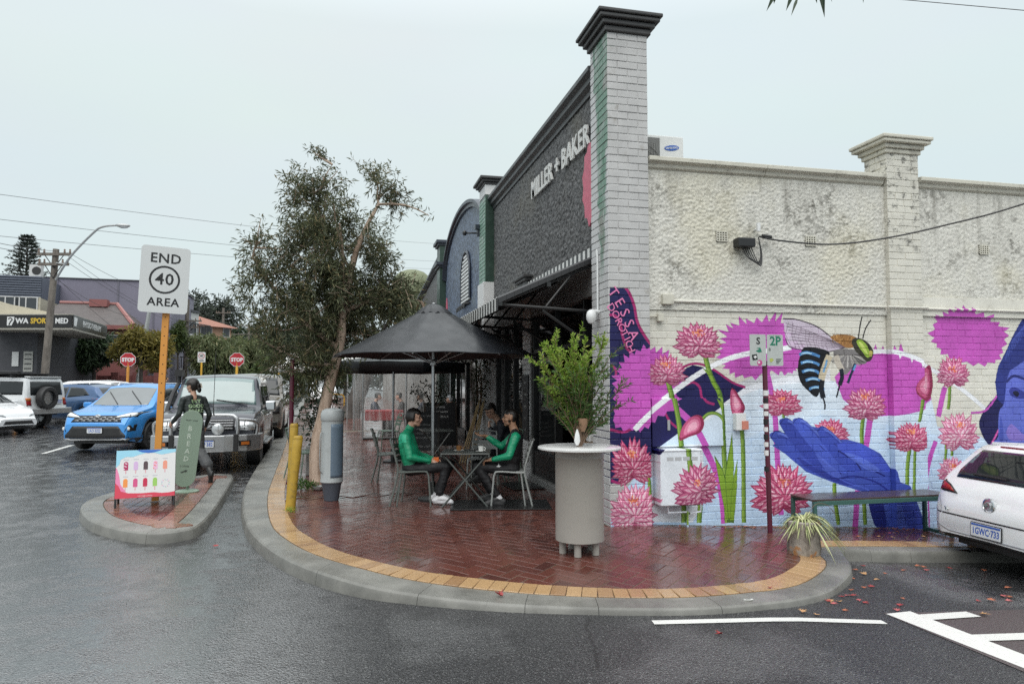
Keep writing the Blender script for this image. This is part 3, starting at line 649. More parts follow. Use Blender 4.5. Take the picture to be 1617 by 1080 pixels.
# roller grain of the paint
_g = np.random.default_rng(2); _s = _g.normal(0, .018, (MH // 4 + 1, MW // 4 + 1)).repeat(4, 0).repeat(4, 1)[:MH, :MW] + _g.normal(0, .016, (MH, MW))
_cv[..., :3] = np.clip(_cv[..., :3] * (1 + _s[..., None]), 0, 1)
_y, _x = np.mgrid[0:MH, 0:MW].astype(np.float32); _b = sum(np.sin(_x * a + _y * b + c) for a, b, c in ((.013, .021, 1), (-.027, .016, 2), (.041, -.033, .5), (.006, -.05, 3), (.09, .02, 4))) / 5; _cv[..., :3] = np.clip(_cv[..., :3] * (1 + .07 * _b[..., None]), 0, 1)
MURAL = bpy.data.images.new('mural_paint', MW, MH, alpha=True); MURAL.alpha_mode = 'CHANNEL_PACKED'
MURAL.pixels.foreach_set(_cv.ravel()); MURAL.update(); MURAL.pack()
def mural_mat(name, base, rough=.42, bump=.25, dark=None, green=False):
    """painted masonry; the mural lies on it where the wall carries it"""
    t = NT(name); s = t.xyz()
    c = t.mix(t.ramp(t.noise(3, 6, .65), .3, .7), tuple(x * .9 for x in base), tuple(x * 1.05 for x in base))
    up = t.ramp(s[2], 1.9, 2.6)
    c = t.mix(t.math('MULTIPLY', t.ramp(t.noise(5, 8, .75), .55, .72), .45), c, (.22, .19, .14))
    comb = t.new('ShaderNodeCombineXYZ')
    t.link(t.math('DIVIDE', t.math('SUBTRACT', s[0], MX0), MX1 - MX0), comb.inputs[0]); t.link(t.math('DIVIDE', t.math('SUBTRACT', s[2], MZ0), MZ1 - MZ0), comb.inputs[1])
    im = t.new('ShaderNodeTexImage', image=MURAL, extension='CLIP'); t.link(comb.outputs[0], im.inputs[0])
    c = t.mix(im.outputs['Alpha'], c, im.outputs['Color'])
    if dark: c = t.mix(t.math('MULTIPLY', t.ramp(t.noise(11, 9, .75), .5, .66), t.ramp(s[2], *dark)), c, (.04, .038, .033))
    if green:
        pass
    t.color(c); t.rough(rough); t.b.inputs['IOR'].default_value = 1.4
    t.bump(t.noise(45, 6, .7), bump, .006); return t.m
# ================================================================== corner bakery building
CREAM = (.68, .66, .59)
M_CREAMW = mural_mat('painted_side_wall', CREAM, .45, .3)
M_CREAMP = mural_mat('painted_pilaster', (.65, .63, .56), .45, .3, dark=(3.15, 3.5))
M_WHITEBOX = mural_mat('painted_box', (.74, .75, .76), .35, .04)
def roughcast_mat(name, a, b, dirt, rough=.6, sc=34, zd=None):
    t = NT(name); s = t.xyz()
    n = t.noise(sc, 5, .65)
    c = t.mix(t.ramp(n, .3, .72), a, b)
    m = t.math('MULTIPLY', t.ramp(t.noise(1.3, 7, .68), .46, .66), t.ramp(t.noise(15, 6, .7), .44, .6))
    c = t.mix(t.math('MULTIPLY', m, dirt), c, (.085, .078, .06)); k = t.math('MULTIPLY', t.ramp(t.noise(6, 6, .65, t.mapv((1, 1, .1))), .48, .72), t.ramp(s[2], 2.9, 4.15)); c = t.mix(t.math('MULTIPLY', k, dirt * .75), c, (.13, .12, .095))
    c = t.mix(t.math('MULTIPLY', t.ramp(t.noise(.8, 4), .5, .7), .35), c, tuple(x * y for x, y in zip(b, (.9, .84, .62))))
    t.color(c); t.rough(rough); t.bump(t.noise(sc * 3.2, 5, .7), .55, .012); return t.m
M_RCCREAM = roughcast_mat('cream_roughcast', (.56, .545, .49), (.74, .725, .67), .8, .6)
M_RCDARK = roughcast_mat('charcoal_roughcast', (.030, .030, .032), (.20, .198, .20), .2, .5, 26)
M_RCBLUE = roughcast_mat('blue_roughcast', (.008, .014, .03), (.19, .25, .36), .15, .5, 13)
def pillar_side_mat():
    t = NT('pillar_side_paint'); s = t.xyz()
    c = t.mix(t.noise(4, 6), (.50, .50, .50), (.60, .60, .60))
    y = t.math('SUBTRACT', s[1], 7.69)
    n = t.math('MULTIPLY', t.math('SUBTRACT', t.noise(5, 4), .5), .34)
    edge = t.math('ADD', t.math('ADD', t.math('MULTIPLY', t.math('SUBTRACT', 5.6, s[2]), -.085), .30), n)     # the green wash narrows downwards
    g = t.math('MULTIPLY', t.ramp(t.math('SUBTRACT', edge, t.math('MULTIPLY', t.math('ABSOLUTE', t.math('SUBTRACT', y, .20)), 1.1)), -.03, .05), t.ramp(s[2], 2.7, 3.2))
    gc = t.mix(t.noise(9, 5), (.06, .16, .10), (.16, .30, .22)); gc = t.mix(t.ramp(t.noise(3, 3), .5, .7, 0, .5), gc, (.35, .25, .26))
    t.color(t.mix(t.math('MULTIPLY', g, t.ramp(t.noise(7, 5, .7, t.mapv((1, 1, .3))), .3, .55, .35, 1)), c, gc)); t.rough(.42); t.bump(t.noise(45, 6, .7), .25, .006); return t.m
M_PSIDE = pillar_side_mat()
M_PGREY = mural_mat('pillar_front_paint', (.50, .495, .49), .45, .3)
M_CAPD = mat('charcoal_cap', (.045, .045, .046), .45, var=.3, bump=.2, dirt=.35, dirtcol=(.12, .12, .12))
M_COPE = mat('cream_coping', (.58, .56, .48), .5, var=.1, bump=.25, bs=50, dirt=.65, dirtcol=(.16, .14, .11))
M_COPED = mat('dark_coping', (.05, .052, .055), .4, var=.3, bump=.2, dirt=.4, dirtcol=(.15, .15, .15))
M_BLACK = mat('black_paint', (.012, .012, .013), .35, var=.3)
M_IRON = mat('black_iron', (.016, .017, .018), .4, var=.3)
M_DARK = mat('dark_interior', (.02, .019, .018), .7, var=.3)
M_GREYP = mat('grey_paint', (.30, .30, .295), .45, var=.12, vs=3, bump=.15, dirt=.3, dirtcol=(.14, .13, .12))
M_GLASS = mat('shop_glass', (.008, .009, .010), .04, var=.1, ior=1.5)
M_WHITE = mat('white_paint', (.72, .73, .73), .4, var=.06)
M_DKPLAS = mat('black_plastic', (.013, .013, .014), .38)
bak = thing('bakery_building', 'corner bakery with charcoal roughcast front and flower mural along its cream side wall', 'building', (3.05, 7.8, 0))
def P_(name, b, m, **k): return b.build(name, m, bak, world=True, **k)
# --- brickwork: each course set proud of the mortar
def brick_box(L, D=.10, H=.0765, ch=.004):
    """a brick whose visible face is y = 0 (facing -y), origin at the face centre"""
    b = MB(); a, c = L / 2, H / 2
    b.v = [(-a, D, -c), (a, D, -c), (a, D, c), (-a, D, c), (-a, ch, -c), (a, ch, -c), (a, ch, c), (-a, ch, c), (-a + ch, 0, -c + ch), (a - ch, 0, -c + ch), (a - ch, 0, c - ch), (-a + ch, 0, c - ch)]
    b.f = [(8, 9, 10, 11)] + [(i, (i + 1) % 4, (i + 1) % 4 + 4, i + 4) for i in range(4)] + [(i + 4, (i + 1) % 4 + 4, (i + 1) % 4 + 8, i + 8) for i in range(4)]
    b.mi = [0] * 9; return b
BR = []                          # (x, y, z, rot, length, material key, order)
def courses(p0, p1, z0, z1, key, wide=.24, ends=True, start=0, skip=None):
    p0, p1 = Vector(p0), Vector(p1); d = p1 - p0; Lw = d.length; d.normalize(); rot = math.atan2(d.y, d.x); n = int(round((z1 - z0) / .086))
    for k in range(n):
        z = z0 + (k + .5) * (z1 - z0) / n; x = 0. if (k + start) % 2 == 0 else -wide / 2
        while x < Lw - .01:
            a, e = max(0, x), min(Lw, x + wide)
            if e - a > .05:
                c = p0 + d * (a + e) / 2; L = round((e - a) - .009, 3)
                if not (skip and skip(c.x, z)): BR.append((c.x, c.y, z, rot, L, key))
            x += wide
courses((2.93, 7.69), (3.44, 7.69), -.15, 5.72, 'g', .255)
courses((2.93, 8.27), (2.93, 7.69), -.15, 5.72, 's', .29, start=1)
gzs = lambda x: gz(x, 7.7)
courses((3.45, 7.785), (6.72, 7.785), -.42, 2.47, 'c', skip=lambda x, z: z < gzs(x) - .08)
courses((6.72, 7.70), (7.21, 7.70), -.42, 4.56, 'p', .245, skip=lambda x, z: z < gzs(x) - .08)
courses((6.72, 8.10), (6.72, 7.70), 4.28, 4.56, 'p', .2)
courses((7.21, 7.785), (10.2, 7.785), -.50, 2.47, 'c', skip=lambda x, z: z < gzs(x) - .08)
KM = {'g': M_PGREY, 's': M_PSIDE, 'c': M_CREAMW, 'p': M_CREAMP}
cache = {}
BR.sort(key=lambda q: (q[0] ** 2 + q[1] ** 2 + (q[2] - 1.6) ** 2) * (1.9 if q[5] == 's' else 1))
joined = {k: MB() for k in KM}
for i, (x, y, z, rot, L, key) in enumerate(BR):
    jit = rng.uniform(-.0025, .0025)
    if i < 300:
        if (L, key) not in cache: cache[(L, key)] = brick_box(L).mesh('brick', KM[key])
        o = link('brick', cache[(L, key)], bak, False); o.location = (x - 3.05 - math.sin(rot) * jit, y - 7.8 + math.cos(rot) * jit, z); o.rotation_euler = (rng.uniform(-.008, .008), rng.uniform(-.004, .004), rot)
    else:
        b = brick_box(L); joined[key].add(b.v, b.f, 0, Matrix.Translation((x - math.sin(rot) * jit, y + math.cos(rot) * jit, z)) @ Matrix.Rotation(rot, 4, 'Z') @ Matrix.Rotation(rng.uniform(-.004, .004), 4, 'Y'))
for k, b in joined.items():
    if b.v: tag(P_('brickwork', b, KM[k]), kind='stuff')
# mortar faces behind the bricks
b = MB(); b.bb(2.938, 3.433, 7.697, 8.262, -.2, 5.72); P_('pillar_core', b, M_PGREY)
b = MB(); b.bb(3.44, 6.72, 7.7905, 8.1, -.6, 2.475); b.bb(7.21, 14.5, 7.7905, 8.1, -.9, 2.475); P_('wall', b, M_CREAMW)
b = MB(); b.bb(6.727, 7.203, 7.7065, 8.09, -.6, 4.56); P_('pilaster_core', b, M_CREAMP)
def rough_wall(name, o, ux, uz, nx, nz, depth, m, sc=22, clip=None):
    """a roughcast panel: a fine grid thrown up by noise, facing ux x uz"""
    o, ux, uz = Vector(o), Vector(ux), Vector(uz); nn = ux.cross(uz).normalized(); b = MB()
    for j in range(nz + 1):
        for i in range(nx + 1):
            p = o + ux * (i / nx) + uz * (j / nz)
            if clip: p = clip(p, i / nx, j / nz)
            h = noise.noise(p * sc) * .75 + noise.noise(p * sc * 2.1) * .55 + noise.noise(p * 3) * .12
            e = 1 if 0 < i < nx and 0 < j < nz else 0
            b.v.append(p + nn * depth * h * e)
    b.f = [(j * (nx + 1) + i, j * (nx + 1) + i + 1, (j + 1) * (nx + 1) + i + 1, (j + 1) * (nx + 1) + i) for j in range(nz) for i in range(nx)]; b.mi = [0] * len(b.f)
    return P_(name, b, m, smooth=180)
rough_wall('roughcast_panel', (3.435, 7.765, 2.472), (3.295, 0, 0), (0, 0, 1.66), 270, 136, .014, M_RCCREAM, 34)
rough_wall('roughcast_panel', (7.2, 7.765, 2.47), (7.2, 0, 0), (0, 0, 1.66), 400, 110, .014, M_RCCREAM, 34)
b = MB(); b.bb(3.434, 6.724, 7.772, 8.08, 2.478, 4.13); b.bb(7.204, 14.4, 7.772, 8.08, 2.478, 4.13); P_('upper_wall', b, M_RCCREAM)
# smooth painted band right of the pilaster
b = MB(); b.bb(7.21, 14.45, 7.745, 7.79, 2.475, 2.72); P_('render_band', b, M_CREAMW)
prof = [(-.20, 4.10), (-.20, 4.14), (-.235, 4.16), (-.245, 4.20), (-.30, 4.225), (-.30, 4.275), (.12, 4.30), (.12, 4.10)]
def coping(name, x0, x1): b = MB(); b.sweep([(-a - .0, z) for a, z in [(p[0] + .2, p[1]) for p in prof]], [(x0, 7.77, 0), (x1, 7.77, 0)]); fixn(P_(name, b, M_COPE, bevel=.006))
xx = 3.45
for x1 in (5.0, 6.70): coping('coping_stone', xx, x1); xx = x1 + .006
xx = 7.225
for x1 in (9.0, 11.4, 14.4): coping('coping_stone', xx, x1); xx = x1 + .006
def cap(name, x0, x1, y0, y1, z, m, steps, parent=None):
    b = MB()
    for k, (pr, h) in enumerate(steps):
        b.bb(x0 - pr, x1 + pr, y0 - pr, y1 + pr, z + .0005 * k, z + h); z += h
    P_(name, b, m, bevel=.012)
cap('pillar_cap', 2.93, 3.44, 7.69, 8.27, 5.715, M_CAPD, ((.035, .07), (.075, .06), (.12, .05), (.145, .045)))
cap('pilaster_cap', 6.72, 7.21, 7.70, 8.10, 4.555, M_COPE, ((.025, .06), (.055, .06), (.11, .045), (.13, .05)))
# --- street front
F0, F1 = 8.27, 14.75
rough_wall('roughcast_panel', (3.05, F1, 3.14), (0, -(F1 - F0), 0), (0, 0, 2.18), 300, 100, .028, M_RCDARK, 20)
b = MB(); b.bb(3.07, 3.45, F0, F1, 2.74, 5.32); P_('front_wall', b, M_GREYP)
b = MB(); b.bb(3.045, 3.30, F0, F1, 2.72, 3.135); P_('lintel', b, M_GREYP)
prof = [(-.03, 5.30), (-.03, 5.36), (-.09, 5.40), (-.09, 5.46), (-.15, 5.50), (-.15, 5.56), (.1, 5.61), (.32, 5.60), (.32, 5.30)]
yy = F0
for y1 in (10.9, 13.0, F1):
    b = MB(); b.sweep([(a, z) for a, z in prof], [(3.05, yy, 0), (3.05, y1 - .006, 0)]); fixn(P_('coping_stone', b, M_COPED, bevel=.006)); yy = y1
def front_pier(y0, y1, x, z0, z1, m, name='front_pier'):
    b = MB(); b.bb(x, 3.26, y0, y1, z0, z1); return P_(name, b, m, bevel=.008)
def pier_bricks(y0, y1, x, z0, z1, key='s'):
    b = MB(); n = int((z1 - z0) / .086)
    for k in range(n):
        z = z0 + (k + .5) * .086; L = y1 - y0; x0 = 0. if k % 2 else -.12
        while x0 < L - .02:
            a, e = max(0, x0), min(L, x0 + .24)
            if e - a > .04:
                q = brick_box(e - a - .009); b.add(q.v, q.f, 0, Matrix.Translation((x, y1 - (a + e) / 2, z)) @ Matrix.Rotation(-PI / 2, 4, 'Z'))
            x0 += .24
    return tag(P_('brickwork', b, key if key != 's' else M_WHITEBRICK), kind='stuff')
M_WHITEBRICK = mat('white_brick', (.68, .68, .675), .45, var=.08, vs=5, bump=.2, bs=50, dirt=.25, dirtcol=(.25, .24, .22))
front_pier(11.7, 12.22, 3.05, -.05, 3.3, M_GREYP); pier_bricks(11.7, 12.22, 3.04, -.05, 3.28)
cap('pier_cap', 2.99, 3.2, 11.66, 12.26, 3.27, M_CAPD, ((.03, .07), (.07, .05), (.11, .05)))
# second pier at the party wall, green wash on its upper part
M_GREENW = mat('green_wash_brick', (.16, .29, .22), .45, var=.4, vs=2.5, bump=.3, bs=40, dirt=.95, dirtcol=(.48, .5, .48)); M_GREEND = mat('dark_green_paint', (.022, .05, .036), .4, var=.5, vs=3, dirt=.3, dirtcol=(.1, .16, .13))
b = MB(); b.bb(2.86, 3.4, F1 + .004, 15.42, -.05, 5.62); P_('party_pier', b, M_GREEND, bevel=.01); pier_bricks(F1 + .004, 15.42, 2.852, 3.76, 5.62, M_GREENW)
b = MB(); b.bb(2.82, 3.42, F1 + .0, 15.43, -.05, 3.75); P_('pier_base', b, M_WHITEBRICK, bevel=.01)
b = MB(); b.bb(2.855, 3.38, F1 + .01, 15.41, 5.625, 5.86); P_('pier_neck', b, M_WHITEBRICK)
cap('pier_cap', 2.86, 3.4, 14.76, 15.42, 5.84, M_CAPD, ((.03, .05), (.08, .05), (.13, .06)))
# shop front below
b = MB(); b.bb(3.3, 9, 8.12, 14.6, -.02, .03); P_('shop_floor', b, mat('shop_floor', (.05, .045, .04), .3))
b = MB(); b.bb(8.2, 8.3, 8.15, 14.7, 0, 3.1); b.bb(3.3, 8.2, 14.58, 14.68, 0, 3.1); b.bb(3.3, 8.2, 8.14, 8.2, 0, 3.1); b.bb(3.3, 8.2, 8.15, 14.7, 3.05, 3.12); P_('interior_wall', b, M_DARK)
b = MB()
for y in (8.33, 9.02, 10.35, 11.62): b.bb(3.08, 3.2, y, y + .085, .03, 2.73)
b.bb(3.08, 3.2, 8.33, 11.7, 2.1, 2.17); b.bb(3.09, 3.2, 8.33, 9.02, .03, .82); b.bb(3.09, 3.2, 10.43, 11.62, .03, .5); P_('shopfront_frame', b, M_BLACK, bevel=.006)
b = MB(); b.bb(3.13, 3.142, 9.1, 10.35, 2.17, 2.73); b.bb(3.13, 3.142, 10.43, 11.62, .5, 2.73); P_('shop_window', b, M_GLASS)
b = MB(); b.bb(3.0, 3.34, 8.4, 9.05, .80, .85); P_('servery_shelf', b, mat('timber_shelf', (.24, .15, .08), .4, var=.3), bevel=.006)
b = MB(); b.bb(3.0, 3.3, 9.1, 11.68, -.03, .1); P_('door_step', b, M_GREYP, bevel=.01)
b = MB()
for y in (12.25, 13.05, 13.85, 14.62): b.bb(3.08, 3.2, y, y + .09, .03, 2.73)
b.bb(3.08, 3.2, 12.25, 14.7, .45, .55); b.bb(3.08, 3.2, 12.25, 14.7, 2.15, 2.22); b.bb(3.085, 3.2, 12.25, 14.7, 0, .45); P_('shopfront_frame', b, M_BLACK, bevel=.006)
b = MB(); b.bb(3.13, 3.142, 12.3, 14.66, .55, 2.73); P_('shop_window', b, M_GLASS)
b = MB(); b.bb(3.46, 14.5, 8.1, 15.2, 3.9, 3.95); P_('roof', b, M_DARK)
# raised lettering
M_LET = mat('white_letter', (.66, .66, .64), .45, var=.1)
me = text_mesh('MILLER + BAKER', .40, .012, .008, 'LEFT', .97, 1.04); T = face((3.005, 11.45, 4.80), (-1, 0, 0)); me.transform(T); me.materials.append(M_LET)
# one part per letter
bm = bmesh.new(); bm.from_mesh(me); bm.verts.ensure_lookup_table()
seen = {}; isl_ = []
for v in bm.verts:
    if v in seen: continue
    st = [v]; grp = []; seen[v] = 1
    while st:
        q = st.pop(); grp.append(q)
        for e_ in q.link_edges:
            o_ = e_.other_vert(q)
            if o_ not in seen: seen[o_] = 1; st.append(o_)
    isl_.append(grp)
for grp in isl_:
    ids = {v: i for i, v in enumerate(grp)}; b = MB(); b.v = [tuple(v.co) for v in grp]
    b.f = [tuple(ids[v] for v in f.verts) for f in {f for v in grp for f in v.link_faces}]; b.mi = [0] * len(b.f); P_('sign_letter', b, M_LET)
bm.free()
# painted strawflower peeping round the pillar on the front
M_PINKP = mat('pink_wall_paint', (.55, .12, .18), .5, var=.4, vs=14)
b = MB()
b.prism([(math.cos(k * PI / 12) * (.30 + .05 * (k % 2)), math.sin(k * PI / 12) * (.5 + .07 * (k % 2))) for k in range(24)], .03, face((3.035, 8.48, 4.15), (-1, 0, 0))); P_('painted_flower', b, M_PINKP)
# lettering of the muralist on the pillar
M_PINKL = mat('pink_lettering', (.72, .20, .42), .5)
for s_, pts, sz in (('TESSA', [(968, 462), (978, 478), (986, 494), (993, 511), (1000, 529)], .17), ('DOROTICH', [(965, 486), (972, 497), (977, 508), (982, 518), (986, 527), (990, 535), (993, 543), (996, 551)], .125)):
    for i, c_ in enumerate(s_):
        d = ray(*pts[i]); k = 7.683 / d.y; nx_ = pts[min(i + 1, len(pts) - 1)]; pv = pts[max(0, i - 1)]
        a = math.atan2(-(nx_[1] - pv[1]), nx_[0] - pv[0])
        text('lettering', c_, sz, M_PINKL, face((d.x * k, 7.6835, CAM_H + d.z * k), (0, -1, 0), roll=a * .95), bak, depth=.002, bold=.0)
# --- awning
AX, AZ, WZ, AY0, AY1 = 1.79, 2.63, 3.17, 8.40, 14.7
aw = thing('awning', 'striped iron awning on black brackets over the bakery shopfront', 'awning', (3.05, 8.4, 2.6))
M_STRW = mat('awning_white', (.62, .62, .60), .4, var=.1, dirt=.3); M_STRD = mat('awning_charcoal', (.03, .03, .032), .4, var=.2)
def awning(parent, y0, y1, pitch=.09):
    n = int((y1 - y0) / pitch); bw, bd, vw, vd = MB(), MB(), MB(), MB()
    for i in range(n):
        ya, yb = y0 + i * pitch, y0 + (i + 1) * pitch; ym = (ya + yb) / 2; B = bw if i % 2 else bd
        B.v += []; o = len(B.v)
        for dz in (0, -.006):
            for (x, z) in ((AX, AZ), (2.99, WZ)):
                for yq, h in ((ya + .001, 0), (ya + pitch * .25, .018), (ym, .024), (yb - pitch * .25, .018), (yb - .001, 0)): B.v.append((x, yq, z + h + dz))
        B.f += [(o + k, o + k + 1, o + k + 6, o + k + 5) for k in range(4)] + [(o + 10 + k, o + 15 + k, o + 16 + k, o + 11 + k) for k in range(4)]; B.mi += [0] * 8
        V = vw if i % 2 else vd
        V.bb(AX - .012, AX - .004, ya + .002, yb - .002, AZ - .145, AZ + .01); V.bb(2.985, 2.995, ya + .002, yb - .002, WZ - .005, WZ + .14)
    # end strip along the slope
    for i in range(12):
        f0, f1 = i / 12, (i + 1) / 12; V = vd; z0, z1 = AZ + (WZ - AZ) * f0, AZ + (WZ - AZ) * f1; x0, x1 = AX + (2.985 - AX) * f0, AX + (2.985 - AX) * f1; o = len(V.v)
        V.v += [(x0, y0 - .008, z0 - .06), (x1 - .003, y0 - .008, z1 - .06), (x1 - .003, y0 - .008, z1 - .005), (x0, y0 - .008, z0 - .005), (x0, y0 - .002, z0 - .06), (x1 - .003, y0 - .002, z1 - .06), (x1 - .003, y0 - .002, z1 - .005), (x0, y0 - .002, z0 - .005)]
        V.f += [(o, o + 1, o + 2, o + 3), (o + 7, o + 6, o + 5, o + 4), (o + 3, o + 2, o + 6, o + 7)]; V.mi += [0] * 3
    bw.build('white_sheet', M_STRW, parent, world=True); bd.build('charcoal_sheet', M_STRD, parent, world=True)
    [tag(o, kind='stuff') for o in (vw.build('white_valance', M_STRW, parent, world=True), vd.build('charcoal_valance', M_STRD, parent, world=True))]
    b = MB(); b.bb(AX - .002, AX + .05, y0, y1, AZ - .09, AZ - .02); b.bb(2.4, 2.45, y0, y1, 2.79, 2.85); b.build('purlin', M_IRON, parent, world=True)
    k = max(2, round((y1 - y0) / 1.6))
    for i in range(k + 1):
        y = y0 + .05 + (y1 - y0 - .1) * i / k; b = MB()
        b.tube([(3.04, y, 2.5), (AX + .02, y, 2.56)], .022, 6); b.tube([(3.04, y, 3.1), (AX + .02, y, AZ - .06)], .02, 6); b.tube([(3.04, y, 2.05), (2.35, y, 2.5)], .02, 6); b.tube([(2.4, y, 2.55), (2.75, y, 2.98)], .016, 6)
        b.build('bracket', M_IRON, parent, world=True)
awning(aw, AY0, AY1)
# --- fittings on the side wall
def vent(X, z, nm='air_vent'):
    b = MB(); y = 7.752; w_, h_ = .15, .125; n = 4
    for i in range(n + 1):
        b.bb(X - w_ / 2 + i * (w_ - .012) / n, X - w_ / 2 + i * (w_ - .012) / n + .012, y - .006, y + .03, z - h_ / 2, z + h_ / 2)
        b.bb(X - w_ / 2, X + w_ / 2, y - .0055, y + .03, z - h_ / 2 + i * (h_ - .012) / n, z - h_ / 2 + i * (h_ - .012) / n + .012)
    b.bb(X - w_ / 2, X + w_ / 2, y + .012, y + .03, z - h_ / 2, z + h_ / 2, 1); P_(nm, b, [M_COPE, M_BLACK])
for X in (4.41, 5.63, 8.25): vent(X, 3.375)
b = MB(); b.bb(4.56, 4.79, 7.63, 7.76, 3.24, 3.35); P_('cable_box', b, M_DKPLAS, bevel=.012)
b = MB()
for k in range(5): b.tube(cat_mull([(4.64 + k * .03, 7.69, 3.25), (4.70 + k * .03, 7.67, 3.12 - k * .008), (4.83 + k * .012, 7.67, 3.06 - k * .01), (4.89 + k * .004, 7.69, 3.16), (4.87, 7.7, 3.38)], 5), .006, 5)
P_('loose_cables', b, M_DKPLAS)
b = MB(); b.tube([(4.85, 7.77, 3.47), (4.85, 7.66, 3.47)], .012, 6); b.tube([(4.85, 7.665, 3.44), (4.85, 7.665, 3.54)], .025, 8); P_('insulator_bracket', b, M_WHITE)
PXW = lambda x, y, Y: (lambda d: Vector((d.x * Y / d.y, Y, CAM_H + d.z * Y / d.y)))(ray(x, y))
cab_ = thing('overhead_cable', 'sagging black service cable strung from the cream wall towards the street', 'cable', (4.88, 7.68, 3.36))
b = MB(); b.tube(cat_mull([(4.86, 7.67, 3.38), PXW(1230, 380, 7.62), PXW(1312, 386, 7.5), PXW(1400, 376, 7.2), PXW(1500, 354, 6.9), PXW(1617, 322, 6.5), PXW(1900, 225, 6.0), PXW(2300, 60, 5.2)], 6), .011, 6); b.build('wire', M_DKPLAS, cab_, world=True)
b = MB(); b.tube([(4.9, 7.665, 3.385), (5.02, 7.665, 3.375)], .025, 8); b.build('cable_clamp', M_DKPLAS, cab_, world=True)
b = MB(); b.tube([(3.74, 7.748, 2.575), (6.70, 7.748, 2.575)], .016, 8); b.tube([(6.66, 7.675, 2.57), (7.26, 7.675, 2.57)], .016, 8); b.tube([(7.2, 7.728, 2.565), (14.4, 7.728, 2.565)], .016, 8); P_('conduit', b, M_CREAMW)
b = MB(); b.bb(3.61, 3.75, 7.70, 7.78, 2.53, 2.65); P_('junction_box', b, M_COPE, bevel=.006); b = MB(); b.bb(3.555, 3.63, 7.72, 7.78, 2.33, 2.42); b.tube([(3.45, 7.76, 2.39), (3.57, 7.76, 2.39)], .012, 6); P_('junction_box', b, M_COPE, bevel=.006)
b = MB(); b.bb(3.47, 4.38, 7.735, 7.80, .87, 1.43); P_('meter_cupboard', b, M_CREAMW, bevel=.006)
b = MB(); b.bb(3.655, 3.69, 7.72, 7.74, 1.06, 1.18); P_('cupboard_latch', b, mat('galvanised', (.45, .46, .47), .35, .7), bevel=.004)
b = MB(); b.bb(3.49, 3.99, 7.57, 7.80, .22, .84); b.bb(3.47, 4.01, 7.56, 7.80, .83, .855); P_('gas_meter_box', b, M_WHITEBOX, bevel=.012)
b = MB()
for k in range(4): b.bb(3.57 + k * .1, 3.65 + k * .1, 7.5675, 7.5705, .73, .77)
P_('box_louvre', b, mat('grey_recess', (.45, .46, .48), .5))
b = MB(); b.tube([(3.62, 7.66, .23), (3.62, 7.66, .13), (3.86, 7.66, .13), (3.86, 7.66, -.1)], .014, 8); b.tube([(4.05, 7.70, .23), (4.05, 7.70, .12), (3.86, 7.7, .1)], .012, 8); P_('gas_pipe', b, M_WHITEBOX)
b = MB(); b.bb(4.53, 4.66, 7.70, 7.79, 1.05, 1.25); P_('tap_box', b, M_WHITE, bevel=.006); b = MB(); b.bb(4.6, 4.68, 7.685, 7.70, 1.06, 1.16); P_('box_sticker', b, mat('salmon_sticker', (.6, .22, .16), .5))
# globe lamp and its white conduit on the pillar
b = MB(); b.lathe([(.001, -.095), (.05, -.085), (.085, -.04), (.09, .0), (.075, .05), (.03, .075)], 16, (2.83, 8.0, 2.40), sx=.7, sy=.7); b.tube([(2.93, 8.0, 2.45), (2.83, 8.0, 2.46)], .022, 8); b.tube([(2.91, 8.0, 2.44), (2.91, 8.0, 3.1), (2.91, 8.02, 3.2)], .012, 8); P_('camera_dome', b, M_WHITE, smooth=40)
# --- air conditioner on the roof
ac = thing('air_conditioner', 'white rooftop air conditioner with fan grille standing behind the cream parapet', 'air conditioner', (3.55, 8.7, 3.95))
M_ACW = mat('ac_white', (.70, .71, .70), .4, var=.05, dirt=.2)
b = MB(); b.bb(3.45, 4.30, 8.5, 8.85, 3.95, 4.84); b.build('casing', M_ACW, ac, world=True, bevel=.012)
b = MB(); b.bb(3.46, 3.96, 8.494, 8.499, 4.0, 4.80); b.build('fan_recess', mat('ac_grey', (.16, .16, .155), .5, dirt=.3), ac, world=True)
b = MB()
for k in range(14): b.tube([(3.47 + k * .034, 8.488, 4.0), (3.47 + k * .034, 8.488, 4.73)], .004, 4)
for r_ in (.08, .15, .22, .29): b.tube([(3.69 + r_ * math.cos(a * PI / 12), 8.485, 4.42 + r_ * math.sin(a * PI / 12)) for a in range(25)], .004, 4)
b.build('fan_guard', mat('ac_guard', (.3, .3, .29), .5), ac, world=True)
M_BLUEL = mat('logo_blue', (.02, .10, .42), .4)
b = MB(); b.prism([(.105 * math.cos(k * PI / 12), .036 * math.sin(k * PI / 12)) for k in range(24)], .003, face((4.13, 8.498, 4.68), (0, -1, 0), roll=.12)); b.build('logo_badge', M_BLUEL, ac, world=True)
text('logo_text', 'SAMSUNG', .038, M_WHITE, face((4.13, 8.4935, 4.68), (0, -1, 0), roll=.12), ac, depth=.001, bold=.0006)
b = MB(); b.bb(3.6, 3.7, 8.52, 8.84, 3.945, 3.97); b.build('foot', M_IRON, ac, world=True)
